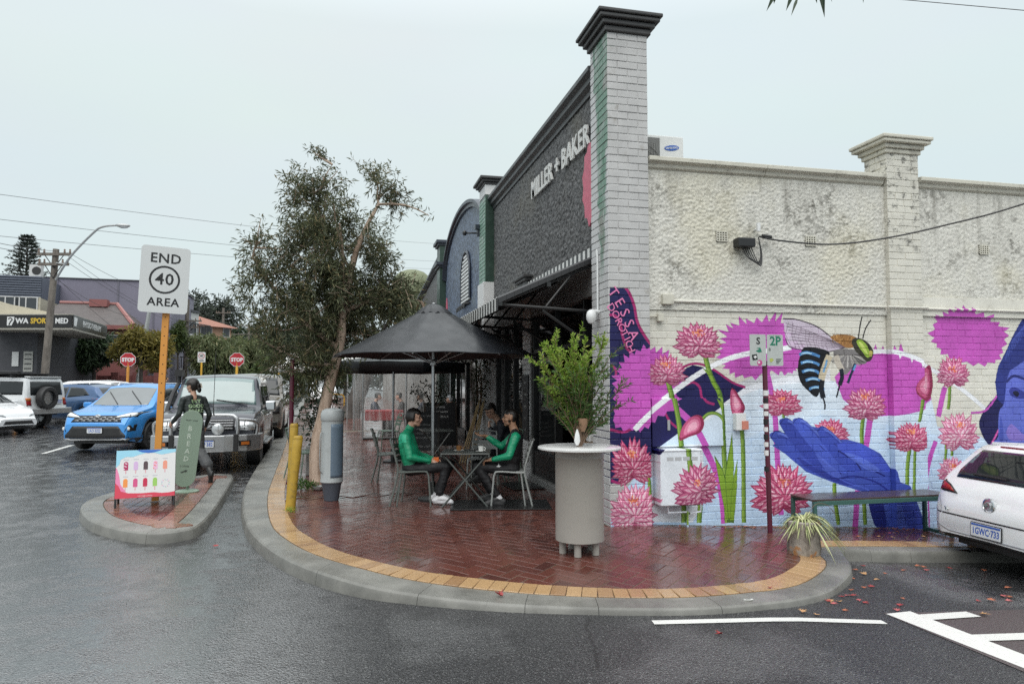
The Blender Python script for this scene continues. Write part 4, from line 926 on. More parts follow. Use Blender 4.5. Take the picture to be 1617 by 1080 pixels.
# ================================================================== the row beyond
blue = thing('blue_shop_building', 'blue roughcast shop with arched parapet and louvred arch vent', 'building', (3.05, 18.7, 0))
def Q_(name, b, m, par=blue, **k): return b.build(name, m, par, world=True, **k)
def archz(y): return 4.85 + 1.42 * math.sqrt(max(0, 1 - ((y - 18.82) / 3.4) ** 2))
ys_ = [15.43 + 6.8 * k / 40 for k in range(41)]
b = MB()
b.v = [(3.05, y, 2.7) for y in ys_] + [(3.05, y, archz(y)) for y in ys_] + [(3.4, y, archz(y)) for y in ys_]
b.f = [(k + 1, k, 41 + k, 42 + k) for k in range(40)] + [(42 + k, 41 + k, 82 + k, 83 + k) for k in range(40)]; b.mi = [0] * 80; Q_('front_wall', b, M_RCBLUE)
M_BLUEC = mat('blue_black_trim', (.028, .036, .052), .4, var=.3)
b = MB()
pr = [(.0, -.14), (-.06, -.13), (-.06, -.05), (-.12, -.03), (-.12, .05), (.3, .06), (.3, -.14)]
for i, y in enumerate(ys_):
    dz = (archz(min(y + .05, 22.22)) - archz(max(y - .05, 15.43))); dy = .1; L = math.hypot(dz, dy); ny, nz_ = -dz / L, dy / L
    for a, c in pr: b.v.append((3.05 + a, y + ny * c, archz(y) + nz_ * c))
n = len(pr); b.f = [(i * n + j, i * n + (j + 1) % n, (i + 1) * n + (j + 1) % n, (i + 1) * n + j) for i in range(40) for j in range(n)]; b.mi = [0] * len(b.f); fixn(Q_('arched_coping', b, M_BLUEC, smooth=30))
# louvre
b = MB(); R_l = []
yc, hw, zb, zs = 18.25, .62, 3.75, 4.35
def hwz(z): return hw if z < zs else hw * math.sqrt(max(0.0, 1 - ((z - zs) / .62) ** 2))
z = zb
while z < zs + .56:
    h = hwz(z + .04)
    sl_ = MB(); sl_.box(3.02, yc, z, .05, 2 * h, .05, 0, 0, None); o = Q_('louvre_slat', sl_, M_WHITE); z += .095
b = MB(); b.prism([(-hw - .04, -.05)] + [(hw + .04, -.05)] + [((hw + .04) * math.cos(k * PI / 16), .62 + .66 * math.sin(k * PI / 16)) for k in range(17)], .012, face((3.043, yc, zb), (-1, 0, 0))); Q_('louvre_backing', b, M_BLACK)
b = MB(); b.tube([(3.01, yc - hw - .05, zb), (3.01, yc - hw - .05, zs)] + [(3.01, yc - (hw + .05) * math.cos(k * PI / 16), zs + .67 * math.sin(k * PI / 16)) for k in range(17)] + [(3.01, yc + hw + .05, zb)], .035, 6); Q_('louvre_frame', b, M_BLUEC)
for k in range(5):
    b = MB(); y = yc - .6 + k * .3; b.tube([(3.04, y, 3.62), (2.9, y, 3.6), (2.88, y, 3.5)], .03, 6); Q_('hook', b, M_BLACK)
b = MB(); b.tube([(3.04, 15.75, 5.0), (2.6, 15.75, 4.98)], .02, 6); b.ell((2.58, 15.75, 4.98), (.05, .05, .06)); Q_('lamp_bracket', b, M_BLACK)
b = MB(); b.prism([(.16 * math.cos(k * PI / 8) * (1 + .15 * (k % 2)), .55 * math.sin(k * PI / 8)) for k in range(16)], .012, face((3.04, 21.9, 3.7), (-1, 0, 0))); Q_('painted_flower', b, M_PINKP)
b = MB(); b.bb(3.07, 9, 15.44, 22.2, 2.6, 4.8); Q_('wall', b, M_DARK)
b = MB(); b.bb(3.12, 3.14, 15.5, 22.1, .4, 2.6); Q_('shop_window', b, M_GLASS)
b = MB()
for y in (15.45, 17.0, 18.4, 18.5, 20.0, 21.6): b.bb(3.07, 3.2, y, y + .1, 0, 2.62)
b.bb(3.07, 3.2, 15.45, 22.2, 0, .4); b.bb(3.07, 3.2, 15.45, 22.2, 2.15, 2.22); Q_('shopfront_frame', b, M_BLACK)
b = MB(); b.bb(2.86, 3.4, 22.25, 22.95, 0, 5.95); Q_('party_pier', b, M_GREEND)
for z in (5.25, 5.95):
    b = MB(); b.bb(2.8, 3.45, 22.2, 23.0, z, z + .07); b.bb(2.74, 3.5, 22.14, 23.06, z + .07, z + .16); Q_('pier_cap', b, M_BLUEC)
b = MB(); b.bb(2.8, 3.45, 15.37, 15.47, 4.85, 5.0); b.bb(2.75, 3.4, 15.34, 15.47, 5.0, 5.1); Q_('corbel', b, M_BLUEC)
aw2 = thing('awning', 'striped awning with fringe of white and charcoal panels below the blue arched parapet', 'awning', (3.05, 15.5, 2.6)); awning(aw2, 14.9, 22.2, .11)
gr = thing('grey_shop_building', 'grey gabled shop beyond the blue arch with green dome at its far end', 'building', (3.05, 30, 0))
b = MB(); b.v = [(3.05, 23, 2.6), (3.05, 23, 5.6), (3.05, 30, 5.0), (3.05, 30, 2.6), (9, 23, 2.6), (9, 23, 5.6), (9, 30, 5.0), (9, 30, 2.6)]; b.f = [(0, 1, 2, 3), (1, 5, 6, 2), (0, 4, 5, 1), (3, 2, 6, 7)]; b.mi = [0] * 4; fixn(Q_('front_wall', b, M_RCDARK, gr))
b = MB(); b.sweep([(-.05, 0), (-.15, .1), (-.15, .18), (.3, .2), (.3, 0)], [(3.05, 23, 5.6), (3.05, 30, 5.0)]); fixn(Q_('coping', b, M_BLUEC, gr))
b = MB(); b.bb(3.06, 12, 23, 60, 0, 2.62); b.bb(3.05, 12, 30, 62, 2.62, 4.6); Q_('wall', b, mat('weathered_render', (.3, .29, .27), .6, dirt=.5), gr)
b = MB(); b.lathe([(1.0, -.3), (1.0, 0), (.98, .3), (.85, .62), (.6, .86), (.3, .98), (.001, 1.02)], 24, (3.5, 39, 6.8), sx=1.1, sy=1.1); b.bb(2.7, 4.4, 38.2, 39.8, 4.5, 6.6); Q_('dome', b, mat('mossy_dome', (.16, .18, .10), .6, dirt=.4), gr, smooth=50)
# ================================================================== foliage helpers
def leaf_mat(name, a, b, c3=None, rough=.45, trans=.25):
    t = NT(name); r = t.geo.outputs['Random Per Island']
    c = t.mix(t.ramp(r, 0, 1), a, b)
    if c3: c = t.mix(t.ramp(r, .86, .97), c, c3)
    c = t.mix(t.ramp(t.noise(1.6, 3), .4, .65, 0, .45), c, tuple(x * .55 for x in a)); t.color(c); t.rough(rough)
    t.b.inputs['Transmission Weight'].default_value = 0; t.b.inputs['IOR'].default_value = 1.4
    tr = t.new('ShaderNodeBsdfTranslucent'); t.link(c, tr.inputs[0]); ms = t.new('ShaderNodeMixShader'); ms.inputs[0].default_value = trans
    t.link(t.b.outputs[0], ms.inputs[1]); t.link(tr.outputs[0], ms.inputs[2]); t.link(ms.outputs[0], t.out.inputs[0]); return t.m
class Leaves:
    """many small folded leaf blades collected in one crown mesh"""
    def __init__(s): s.v = []; s.f = []
    def leaf(s, p, d, ln, wd, up=None, fold=.25):
        p = Vector(p); d = Vector(d).normalized(); a, b = frame(d)
        th = rng.uniform(0, 2 * PI); sd = a * math.cos(th) + b * math.sin(th); nn = sd.cross(d); o = len(s.v)
        droop = Vector((0, 0, -ln * .12))
        s.v += [p, p + d * ln * .5 + sd * wd / 2 + nn * wd * fold, p + d * ln + droop, p + d * ln * .5 - sd * wd / 2 + nn * wd * fold, p + d * ln * .5]
        s.f += [(o, o + 1, o + 4), (o + 1, o + 2, o + 4), (o + 4, o + 2, o + 3), (o, o + 4, o + 3)]
    def build(s, name, m, parent, kind=None):
        b = MB(); b.v = [tuple(p) for p in s.v]; b.f = s.f; b.mi = [0] * len(s.f); o = b.build(name, m, parent, world=True)
        return o
def rdir(): 
    z = rng.uniform(-1, 1); a = rng.uniform(0, 2 * PI); q = math.sqrt(1 - z * z); return Vector((q * math.cos(a), q * math.sin(a), z))
def limb(b, p, q, r0, r1, bend=.1, n=6, k=5):
    p, q = Vector(p), Vector(q); L = (q - p).length; o = rdir() * L * bend
    pts = [p + (q - p) * t + o * math.sin(PI * t) for t in [i / k for i in range(k + 1)]]
    b.tube(pts, [r0 + (r1 - r0) * i / k for i in range(k + 1)], n); return pts
def bark_mat(name, a, b, sc=9):
    t = NT(name); v = t.mapv((1, 1, .25)); n = t.noise(sc, 7, .7, v); c = t.mix(t.ramp(n, .3, .7), a, b)
    c = t.mix(t.ramp(t.noise(sc * 2.5, 5, .7, v), .55, .7, 0, .7), c, tuple(x * .35 for x in a)); t.color(c); t.rough(.7); t.bump(n, .6, .03); return t.m
# ================================================================== street tree on the corner
M_BARK = bark_mat('paper_bark', (.28, .19, .135), (.55, .43, .34), 8); M_DBARK = bark_mat('dark_bark', (.03, .025, .022), (.08, .065, .055), 8)
M_LEAFT = leaf_mat('olive_leaf', (.06, .075, .04), (.19, .205, .11), (.28, .22, .11), trans=.4)
def street_tree(name, label, base, trunk, limbs, blobs, m_bark, m_leaf, r0, nl, ll=(.09, .16), lw=.014, weep=.25, twig=True, group=None):
    o = thing(name, label, 'tree', base, 0, group); tb = MB()
    b = Vector(base); T = [b + Vector(p) for p in trunk]; TT = cat_mull(T, 5); k = len(TT)
    tb.tube(TT, [r0 * (1.25 if i == 0 else 1) * (1 - .5 * i / k) * rng.uniform(.93, 1.07) for i in range(k)], 12)
    tb.build('trunk', m_bark, o, world=True, smooth=60)
    lb = MB(); tips = []
    for st, en, r in limbs:
        p = b + Vector(st); q = b + Vector(en); pts = limb(lb, p, q, r, r * .35, .08, 7, 6); tips.append(pts)
        for i in range(4):
            c = pts[rng.randint(2, 6)]; e = c + (rdir() + Vector((0, 0, .5))).normalized() * (q - p).length * rng.uniform(.25, .45); tips.append(limb(lb, c, e, r * .35, r * .1, .1, 5, 4))
    L = Leaves()
    vol = [bl[3] * bl[4] * bl[5] * bl[6] for bl in blobs]; tot = sum(vol)
    for bl, vv in zip(blobs, vol):
        c = b + Vector(bl[:3]); rad = Vector(bl[3:6]); n_cl = max(6, int(nl * vv / tot / 11))
        if twig:
            near_ = min((p for t_ in tips for p in t_), key=lambda p: (p - c).length)
            for i in range(3):
                d = rdir(); e = c + Vector((d.x * rad.x, d.y * rad.y, abs(d.z) * rad.z)) * .7; tips.append(limb(lb, near_, e, .018, .005, .06, 4, 4))
        for i in range(n_cl):
            d = rdir() * rng.random() ** .42; q = c + Vector((d.x * rad.x, d.y * rad.y, d.z * rad.z)) 
            if noise.noise(q * 2.0) < -.03: continue
            g = (rdir() * .8 + d * .6 + Vector((0, 0, -weep))).normalized(); sl = rng.uniform(.14, .30)
            if rng.random() < .25: lb.tube([q - g * sl * .3, q + g * sl], .003, 3, False)
            for j in range(11):
                t_ = j / 11; L.leaf(q + g * sl * t_ + rdir() * .03, (g * .8 + rdir() * .75 + Vector((0, 0, -weep))), rng.uniform(*ll), lw * rng.uniform(.7, 1.3))
    if twig:
        for pts in tips:
            for p in pts[2:]:
                for j in range(14): L.leaf(p + rdir() * .09, rdir() + Vector((0, 0, -weep)), rng.uniform(*ll), lw * rng.uniform(.7, 1.3))
    lb.build('limbs', m_bark, o, world=True, smooth=60); L.build('crown', m_leaf, o); return o
street_tree('corner_tree', 'tall loose street tree with peeling pale trunk and olive leaves behind the grey bollard', (-.42, 12.35, 0),
    [(0, 0, -.05), (-.02, 0, .5), (.08, .02, 1.1), (.2, .02, 1.7), (.34, 0, 2.3), (.36, 0, 2.8)],
    [((.36, 0, 2.7), (.95, .1, 4.7), .075), ((.36, 0, 2.75), (.0, .2, 4.4), .07), ((.3, 0, 2.2), (-1.1, .1, 3.7), .05), ((.36, 0, 2.8), (1.3, .2, 3.2), .045), ((.36, 0, 2.6), (.3, -.5, 4.2), .05), ((.2, 0, 1.9), (-.9, .1, 2.3), .04)],
    [(.0, .1, 4.45, .55, .55, .55, 1), (-.30, .1, 4.9, .40, .4, .38, .6), (.15, .1, 5.1, .28, .3, .34, .45), (-.1, .1, 3.75, .75, .7, .55, 1.15), (.7, .1, 3.9, .65, .6, .55, 1.0), (.95, .1, 5.0, .42, .4, .34, .5), (1.28, .1, 4.75, .3, .3, .22, .45), (.7, .1, 5.25, .25, .25, .2, .3),
     (-.88, .1, 3.75, .42, .5, .45, .75), (-.85, .1, 3.2, .5, .5, .45, .9), (.35, .1, 3.1, .95, .8, .6, 1.1), (1.35, .1, 3.0, .55, .5, .45, .9), (-.42, .0, 2.5, .6, .6, .5, 1.0), (.25, .2, 2.35, .65, .6, .5, .9), (-.42, .1, 1.8, .5, .5, .4, .8), (.1, .2, 1.75, .35, .4, .3, .6), (1.75, .2, 2.7, .3, .4, .35, .7), (.9, .2, 2.3, .4, .4, .4, .5), (-.1, .15, 5.5, .2, .2, .22, .25)],
    M_BARK, M_LEAFT, .125, 62000, lw=.020, ll=(.07, .14), weep=.1)
street_tree('street_tree', 'slender forked street tree further along the pavement behind the corner tree', (-.65, 18.6, .03), [(0, 0, 0), (.05, 0, .8), (.2, 0, 1.6), (.1, 0, 2.4)],
    [((.1, 0, 2.2), (-.6, .2, 3.3), .05), ((.15, 0, 2.0), (.7, .2, 3.4), .05)], [(-.3, 0, 3.0, .8, .7, .7, 1), (.4, 0, 3.3, .8, .7, .7, 1), (-.6, 0, 2.3, .5, .5, .4, .8)], M_DBARK, M_LEAFT, .11, 5000, lw=.03, ll=(.12, .2))
street_tree('leaning_tree', 'thick dark leaning tree trunk by the white cafe umbrella on the pavement', (.2, 31, .16), [(0, 0, 0), (.35, 0, 1.0), (.8, 0, 2.2), (1.2, 0, 3.6)],
    [((1.1, 0, 3.2), (.3, .2, 5.2), .1), ((1.2, 0, 3.4), (2.2, .2, 5.0), .1)], [(.3, 0, 5.0, 1.3, 1.2, 1, 1), (1.8, 0, 4.6, 1.2, 1, .9, 1)], M_DBARK, M_LEAFT, .42, 5000, lw=.05, ll=(.2, .3))
# ================================================================== traffic-calming signs and posts
M_SIGN = mat('sign_white', (.62, .64, .64), .35, var=.04, vs=2); M_SIGNK = mat('sign_black', (.012, .012, .013), .4); M_AMBER = mat('amber_post', (.62, .27, .05), .45, var=.08, dirt=.15)
M_GALV = mat('galvanised_steel', (.42, .43, .43), .38, .6, var=.15, vs=12); M_RED = mat('stop_red', (.42, .02, .03), .4, var=.08); M_YELP = mat('yellow_post', (.72, .42, .06), .45)
def rrect(w_, h_, r, n=5):
    o = []
    for cx2, cy2, a0 in ((w_ / 2 - r, h_ / 2 - r, 0), (-w_ / 2 + r, h_ / 2 - r, PI / 2), (-w_ / 2 + r, -h_ / 2 + r, PI), (w_ / 2 - r, -h_ / 2 + r, 1.5 * PI)):
        o += [(cx2 + r * math.cos(a0 + k * PI / 2 / n), cy2 + r * math.sin(a0 + k * PI / 2 / n)) for k in range(n + 1)]
    return o
def ring(b, r0, r1, d, M, n=36, mi=0):
    v = [(r * math.cos(2 * PI * k / n), r * math.sin(2 * PI * k / n), z) for z in (0, d) for r in (r0, r1) for k in range(n)]
    f = []
    for k in range(n):
        j = (k + 1) % n; f += [(2 * n + k, 3 * n + k, 3 * n + j, 2 * n + j), (3 * n + k, n + k, n + j, 3 * n + j), (k, 2 * n + k, 2 * n + j, j)]
    b.add(v, f, mi, M)
SB = Vector((-2.50, 10.72, 0)); lean = Vector((.065, .0, 1)).normalized()
es = thing('end_area_sign', 'grey speed sign reading END 40 AREA on amber post above the ice cream board', 'sign', SB)
nrm = Vector((.235, -.97, 0))
up = Vector((.045, 0, 1)); SM = face(SB + Vector((.06, -.085, 3.03)), nrm, (.035, 0, 1))
b = MB(); b.prism(rrect(.615, .92, .05), .004, SM); b.build('sign_plate', M_SIGN, es, world=True)
b = MB(); ring(b, .168, .194, .002, SM @ Matrix.Translation((0, .0, .0042))); b.build('sign_ring', M_SIGNK, es, world=True)
for s_, y, sz in (('END', .29, .185), ('40', .0, .225), ('AREA', -.315, .155)): text('sign_text', s_, sz, M_SIGNK, SM @ Matrix.Translation((0, y, .0045)), es, depth=.0008, bold=.0035, space=1.08)
b = MB(); b.box(0, 0, 1.6, .085, .05, 3.2); o = b.build('post', M_AMBER, es); o.rotation_euler = (0, .028, 0); 
b = MB()
for k in range(14): b.tube([(0, -.028, 1.35 + k * .13), (0, -.02, 1.35 + k * .13)], .008, 6)
o = b.build('bolt_hole', M_SIGNK, es); o.rotation_euler = (0, .028, 0); tag(o, kind='stuff')
b = MB(); b.bb(-.06, .06, -.03, .03, .0, .01); b.build('base_plate', M_GALV, es)
# ice cream board
MW_ = mat('poster_white', (.70, .70, .70), .3, var=.02)
ab = thing('ice_cream_board', 'white folding board showing two rows of coloured ice pops on the traffic island', 'board', (-2.55, 10.42, 0), R(12))
T0 = Matrix.Translation((0, -.12, .12)) @ Matrix.Rotation(R(-13), 4, 'X') @ Matrix.Rotation(PI / 2, 4, 'X')
HB_, WB_ = .62, .70
b = MB(); b.prism([(-WB_ / 2, 0), (WB_ / 2, 0), (WB_ / 2, HB_), (-WB_ / 2, HB_)], .012, T0); b.build('poster_panel', MW_, ab)
def flat(nm, poly, col, z=.0125, par=ab, M=T0, d=.0006): b = MB(); b.prism(poly, d, M @ Matrix.Translation((0, 0, z))); return b.build(nm, mat('print_%d_%d_%d' % col, rgb(*col), .35, var=.03), par)
wave = lambda y0, amp, ph, n=16: [(-WB_ / 2 + WB_ * k / n, y0 + amp * math.sin(ph + k * .5)) for k in range(n + 1)]
flat('printed_border', wave(.57, .02, .5)[::-1] and [(-WB_ / 2, HB_ - .001), (-WB_ / 2, .40)] + [(-.31, .44), (-.30, .50), (-.24, .535), (-.16, .53), (-.08, .56), (0, .58), (.1, .575), (.18, .55), (.3, .57), (.35, .58), (.35, HB_ - .001)], (150, 206, 228))
flat('printed_border', [(-.12, HB_ - .0015), (-.06, .59), (.02, .575), (.10, .585), (.2, HB_ - .0015)], (48, 104, 190), .0132)
flat('printed_border', [(-.35, .001), (.35, .001), (.35, .06)] + [(.3, .05), (.2, .045), (.1, .06), (-.05, .055), (-.2, .065), (-.28, .09), (-.31, .16), (-.35, .2)], (206, 62, 84))
flat('printed_border', [(-.35, .2), (-.31, .16), (-.28, .09), (-.22, .075), (-.29, .18), (-.31, .3), (-.335, .38), (-.35, .4)], (226, 130, 170), .0128)
for r_, (yy_, cols) in enumerate(((.36, [(170, 40, 90), (206, 176, 214), (80, 62, 66), (226, 180, 208), (228, 150, 128)]), (.14, [(232, 146, 72), (206, 82, 132), (190, 36, 74), (150, 196, 96)]))):
    for k, c_ in enumerate(cols):
        x = -.235 + k * .115
        st = flat('ice_pop', [(x - .026, yy_), (x + .026, yy_)] + [(x + .026 * math.cos(a * PI / 8), yy_ + .085 + .026 * math.sin(a * PI / 8)) for a in range(9)], c_)
        flat('pop_stick', [(x - .005, yy_ - .045), (x + .005, yy_ - .045), (x + .005, yy_), (x - .005, yy_)], (214, 150, 160))
        if c_ in ((170, 40, 90), (226, 180, 208)):
            for q in range(5): flat('pop_speckle', [(x - .02 + q * .007 + .008 * math.cos(a), yy_ + .015 + (q * 37 % 80) / 1000 + .009 * math.sin(a)) for a in (0, 1.3, 2.5, 3.8, 5)], (232, 210, 220) if r_ == 0 and k == 0 else (232, 130, 110), .0132)
        flat('caption', [(x - .03, yy_ + .135), (x + .03, yy_ + .135), (x + .03, yy_ + .141), (x - .03, yy_ + .141)], (170, 170, 180))
for k in range(12): a = k * PI / 6; flat('printed_flower', [(.235 + .05 * math.cos(a), .17 + .05 * math.sin(a)), (.235 + .055 * math.cos(a + .2), .17 + .055 * math.sin(a + .2)), (.235 + .035 * math.cos(a + .15), .17 + .035 * math.sin(a + .15))], [(120, 190, 170), (214, 120, 170), (140, 150, 210)][k % 3])
text('caption', 'mini magic summer', .022, MW_, T0 @ Matrix.Translation((0, .022, .0135)), ab, world=False, depth=.0004)
b = MB()
for s_ in (-1, 1): b.tube([(s_ * .34, -.14, 0), (s_ * .34, .03, .76)], .014, 6)
b.build('front_frame', M_BLACK, ab); b = MB()
for s_ in (-1, 1): b.tube([(s_ * .33, .27, 0), (s_ * .33, .04, .75)], .014, 6)
b.tube([(-.33, .2, .22), (.33, .2, .22)], .01, 6); b.build('rear_frame', M_BLACK, ab)
b = MB(); b.prism([(-WB_ / 2, 0), (WB_ / 2, 0), (WB_ / 2, HB_), (-WB_ / 2, HB_)], .01, Matrix.Translation((0, .25, .12)) @ Matrix.Rotation(R(17), 4, 'X') @ Matrix.Rotation(PI / 2, 4, 'X')); b.build('back_panel', M_BLACK, ab)
# BREAD sign
M_SAGE = mat('sage_enamel', (.235, .315, .245), .4, var=.05); M_SAGE2 = mat('sage_letter', (.50, .58, .50), .4); M_OLIVE = mat('dark_olive', (.05, .06, .05), .45)
bs_ = thing('bread_sign', 'sage green pill shaped pavement sign reading BREAD on round foot', 'sign', (-2.26, 11.55, 0), R(10))
pill = [(.165 * math.cos(k * PI / 12), .42 + .165 * math.sin(k * PI / 12)) for k in range(13)] + [(-.165 * math.cos(k * PI / 12), -.42 - .165 * math.sin(k * PI / 12)) for k in range(13)]
BM = Matrix.Translation((.0, 0, .64)) @ Matrix.Diagonal((.92, 1, .97, 1)) @ Matrix.Rotation(R(-6), 4, 'Y').inverted() @ Matrix.Rotation(PI / 2, 4, 'X')
b = MB(); b.prism(pill, .022, BM); b.build('sign_board', M_SAGE, bs_, bevel=.004)
for i, c_ in enumerate('BREAD'): text('sign_letter', c_, .105, M_SAGE2, BM @ Matrix.Translation((-.01, .30 - i * .115, .0235)), bs_, world=False, depth=.001, bold=.002)
text('sign_text', 'MILLER + BAKER', .025, M_OLIVE, BM @ Matrix.Translation((0, .43, .0235)), bs_, world=False, depth=.0006); text('sign_text', 'COFFEE', .036, M_OLIVE, BM @ Matrix.Translation((-.02, -.27, .0235)), bs_, world=False, depth=.0006, space=1.2)
b = MB(); b.prism([(-.05, -.012), (.02, -.008), (.02, -.022), (.06, 0), (.02, .022), (.02, .008), (-.05, .012), (-.03, 0)], .001, BM @ Matrix.Translation((-.02, -.35, .0235)) @ Matrix.Rotation(.4, 4, 'Z')); b.build('arrow', M_OLIVE, bs_)
b = MB(); b.tube([(.0, .03, .015), (.03, .03, .36)], .02, 8); b.build('stem', M_SAGE, bs_); b = MB(); b.lathe([(.17, 0), (.17, .018), (.15, .028), (.001, .03)], 28); b.build('base', M_SAGE, bs_, smooth=40)
# ================================================================== bollards, bin, poles
M_YBOL = mat('worn_yellow_timber', (.42, .27, .035), .5, var=.35, vs=6, bump=.5, bs=30, dirt=.75, dirtcol=(.10, .08, .045))
def bollard(label, p, q, r, top=None):
    o = thing('timber_bollard', label, 'bollard', p, 0, 'yellow timber bollards'); b = MB(); p, q = Vector((0, 0, 0)), Vector(q); pts = [p + (q - p) * k / 6 for k in range(7)]; n = len(pts)
    b.tube([Vector((0, 0, -.05))] + pts[1:-1] + [q - Vector((0, 0, .03)), q], [r * 1.04] + [r * rng.uniform(.96, 1.04) for _ in pts[1:-1]] + [r, r * .8], 14); b.build('post', M_YBOL, o, smooth=45); b = MB(); k = .92
    b.tube([q * .955, q * .975], r * 1.03, 14); b.build('reflector_band', M_YBOL, o, smooth=45); return o
bollard('leaning worn yellow timber bollard nearest the kerb corner', (-.66, 9.61, 0), (.085, .02, .935), .063)
bollard('upright yellow timber bollard just behind the leaning one', (-.72, 10.6, 0), (.03, .02, 1.04), .06)
M_BING = mat('bin_grey', (.36, .385, .39), .35, var=.09, bump=.05, dirt=.35, dirtcol=(.2, .21, .21)); M_BINB = mat('bin_blue', (.13, .18, .235), .35, var=.15, vs=10); M_BINF = mat('bin_foot', (.085, .10, .125), .45, var=.2)
bn = thing('service_pillar', 'pale grey domed service pillar with blue panel beside the yellow bollards', 'pillar', (-.16, 10.28, 0))
b = MB(); b.lathe([(.095, 0), (.10, .02), (.132, .22), (.15, .26)], 24); b.build('foot', M_BINF, bn, smooth=40)
b = MB(); b.lathe([(.152, .25), (.156, .262), (.15, .275), (.148, 1.10)], 28); b.build('body', M_BING, bn, smooth=40)
b = MB(); b.lathe([(.155, 1.09), (.16, 1.10), (.16, 1.15), (.157, 1.19), (.14, 1.235), (.09, 1.258), (.001, 1.265)], 28); b.bb(.0, .03, -.1, -.07, 1.245, 1.275); b.build('dome_cap', M_BING, bn, smooth=40)
b = MB(); n = 10
av = [R(-96 + k * 9.5) for k in range(n)]; b.v = [(.1515 * math.cos(a), .1515 * math.sin(a), z) for z in (.32, .36, 1.0, 1.05) for a in av]; b.f = [(j * n + k, j * n + k + 1, (j + 1) * n + k + 1, (j + 1) * n + k) for j in range(3) for k in range(n - 1)]; b.mi = [0] * len(b.f)
o = b.build('blue_panel', M_BINB, bn, smooth=60); s_ = o.modifiers.new('thickness', 'SOLIDIFY'); s_.thickness = .004; s_.offset = -1
b = MB(); b.tube(cat_mull([(-.13, -.09, .93), (-.155, -.11, .9), (-.16, -.115, .6), (-.15, -.11, .42), (-.125, -.09, .38)], 4), .008, 6); b.build('handle', M_GALV, bn)
mp_ = thing('maroon_pole', 'slim maroon steel pole rising into the corner tree behind the bollards', 'pole', (-.84, 12.2, 0)); b = MB(); b.tube([(0, 0, 0), (0, 0, 2.0)], .036, 10); b.build('shaft', mat('maroon_enamel', (.085, .012, .028), .35), mp_, smooth=40); b = MB(); b.lathe([(.07, 0), (.07, .02), (.04, .03)], 12); b.build('base', mat('maroon_enamel', (1, 1, 1)), mp_)
# ================================================================== chairs
M_CHAIR = mat('grey_green_metal', (.12, .135, .125), .35, var=.1); M_CHAIRL = mat('pale_grey_metal', (.30, .315, .305), .32, var=.1); M_CHAIRG = mat('green_metal', (.14, .20, .16), .35)
def cafe_chair(label, loc, rz, m, group='metal cafe chairs'):
    o = thing('cafe_chair', label, 'chair', loc, rz, group); r = .0125
    for s_ in (-1, 1):
        y = s_ * .2
        b = MB(); b.tube(cat_mull([(.24, y * 1.06, 0), (.215, y * 1.03, .30), (.2, y, .41), (.15, y, .452), (-.1, y, .44), (-.19, y, .44)], 4), r, 7); b.build('front_leg', m, o, smooth=50)
        b = MB(); b.tube(cat_mull([(-.3, y * 1.1, 0), (-.2, y, .42), (-.23, y * .97, .62), (-.30, y * .9, .84)], 4), r, 7); b.build('rear_leg', m, o, smooth=50)
        b = MB(); b.tube([(-.205, y * 1.04, .0), (-.15, y, .43)], r * .9, 6); b.build('brace', m, o)
    b = MB()
    for k in range(9):
        y = -.185 + k * .04625; b.sweep([(-.017, 0), (.017, 0), (.017, .006), (-.017, .006)], [(.19, y, .455), (.02, y, .447), (-.19, y, .452)])
    b.tube([(.17, -.2, .446), (.17, .2, .446)], .009, 6); b.tube([(-.17, -.2, .44), (-.17, .2, .44)], .009, 6); fixn(b.build('seat', m, o)); 
    b = MB()
    for z, xx_ in ((.60, -.232), (.68, -.252), (.76, -.275)):
        b.sweep([(-.004, -.03), (.004, -.03), (.004, .03), (-.004, .03)], [(xx_ + .02, -.19, z), (xx_ - .015, -.1, z), (xx_ - .025, 0, z), (xx_ - .015, .1, z), (xx_ + .02, .19, z)])
    b.tube(cat_mull([(-.30, -.18, .84), (-.32, -.08, .855), (-.325, 0, .857), (-.32, .08, .855), (-.30, .18, .84)], 3), r, 7); fixn(b.build('backrest', m, o)); return o
EA = math.atan2(-.2267, .974)
cafe_chair('dark grey cafe chair under the man in white sneakers', (.93, 9.72, 0), EA, M_CHAIR)
cafe_chair('pale grey cafe chair under the man in black vest', (2.16, 9.40, 0), EA + PI, M_CHAIRL)
cafe_chair('empty dark cafe chair behind the man in white sneakers', (.75, 12.1, 0), EA + .15, M_CHAIR)
cafe_chair('green cafe chair beside the square planter by the kerb', (-.62, 12.75, 0), .5, M_CHAIRG)
cafe_chair('green cafe chair by the clear plastic screen', (1.05, 17.6, .02), PI + .2, M_CHAIRG)
cafe_chair('grey cafe chair tucked behind the coffee table by the pier', (2.1, 11.0, 0), -1.9, M_CHAIRL)
cafe_chair('chair under the bowed man beside the pier', (2.5, 11.45, 0), PI + .4, M_CHAIRG)
# ================================================================== table and what stands on it
M_TABLE = mat('dark_green_grey_table', (.085, .095, .09), .22, var=.1); TC = Vector((1.60, 9.55, 0))
tb_ = thing('folding_table', 'square dark metal folding table between the two seated men', 'table', TC, EA)
b = MB(); b.box(0, 0, .69, .64, .64, .018); b.build('table_top', M_TABLE, tb_, bevel=.006)
b = MB()
for s_ in (-1, 1): b.box(s_ * .31, 0, .672, .02, .62, .03)
b.build('apron', M_TABLE, tb_)
for s_ in (-1, 1):
    for d in (-1, 1): b = MB(); b.tube([(-d * .29, s_ * .25, .68), (d * .30, s_ * .27, 0)], .0125, 8); b.build('leg', M_TABLE, tb_, smooth=50)
b = MB(); b.tube([(0, -.26, .35), (0, .26, .35)], .008, 6); b.build('stretcher', M_TABLE, tb_)
M_CHINA = mat('white_china', (.72, .72, .70), .2); M_COFFEE = mat('amber_glass', (.20, .09, .03), .15)
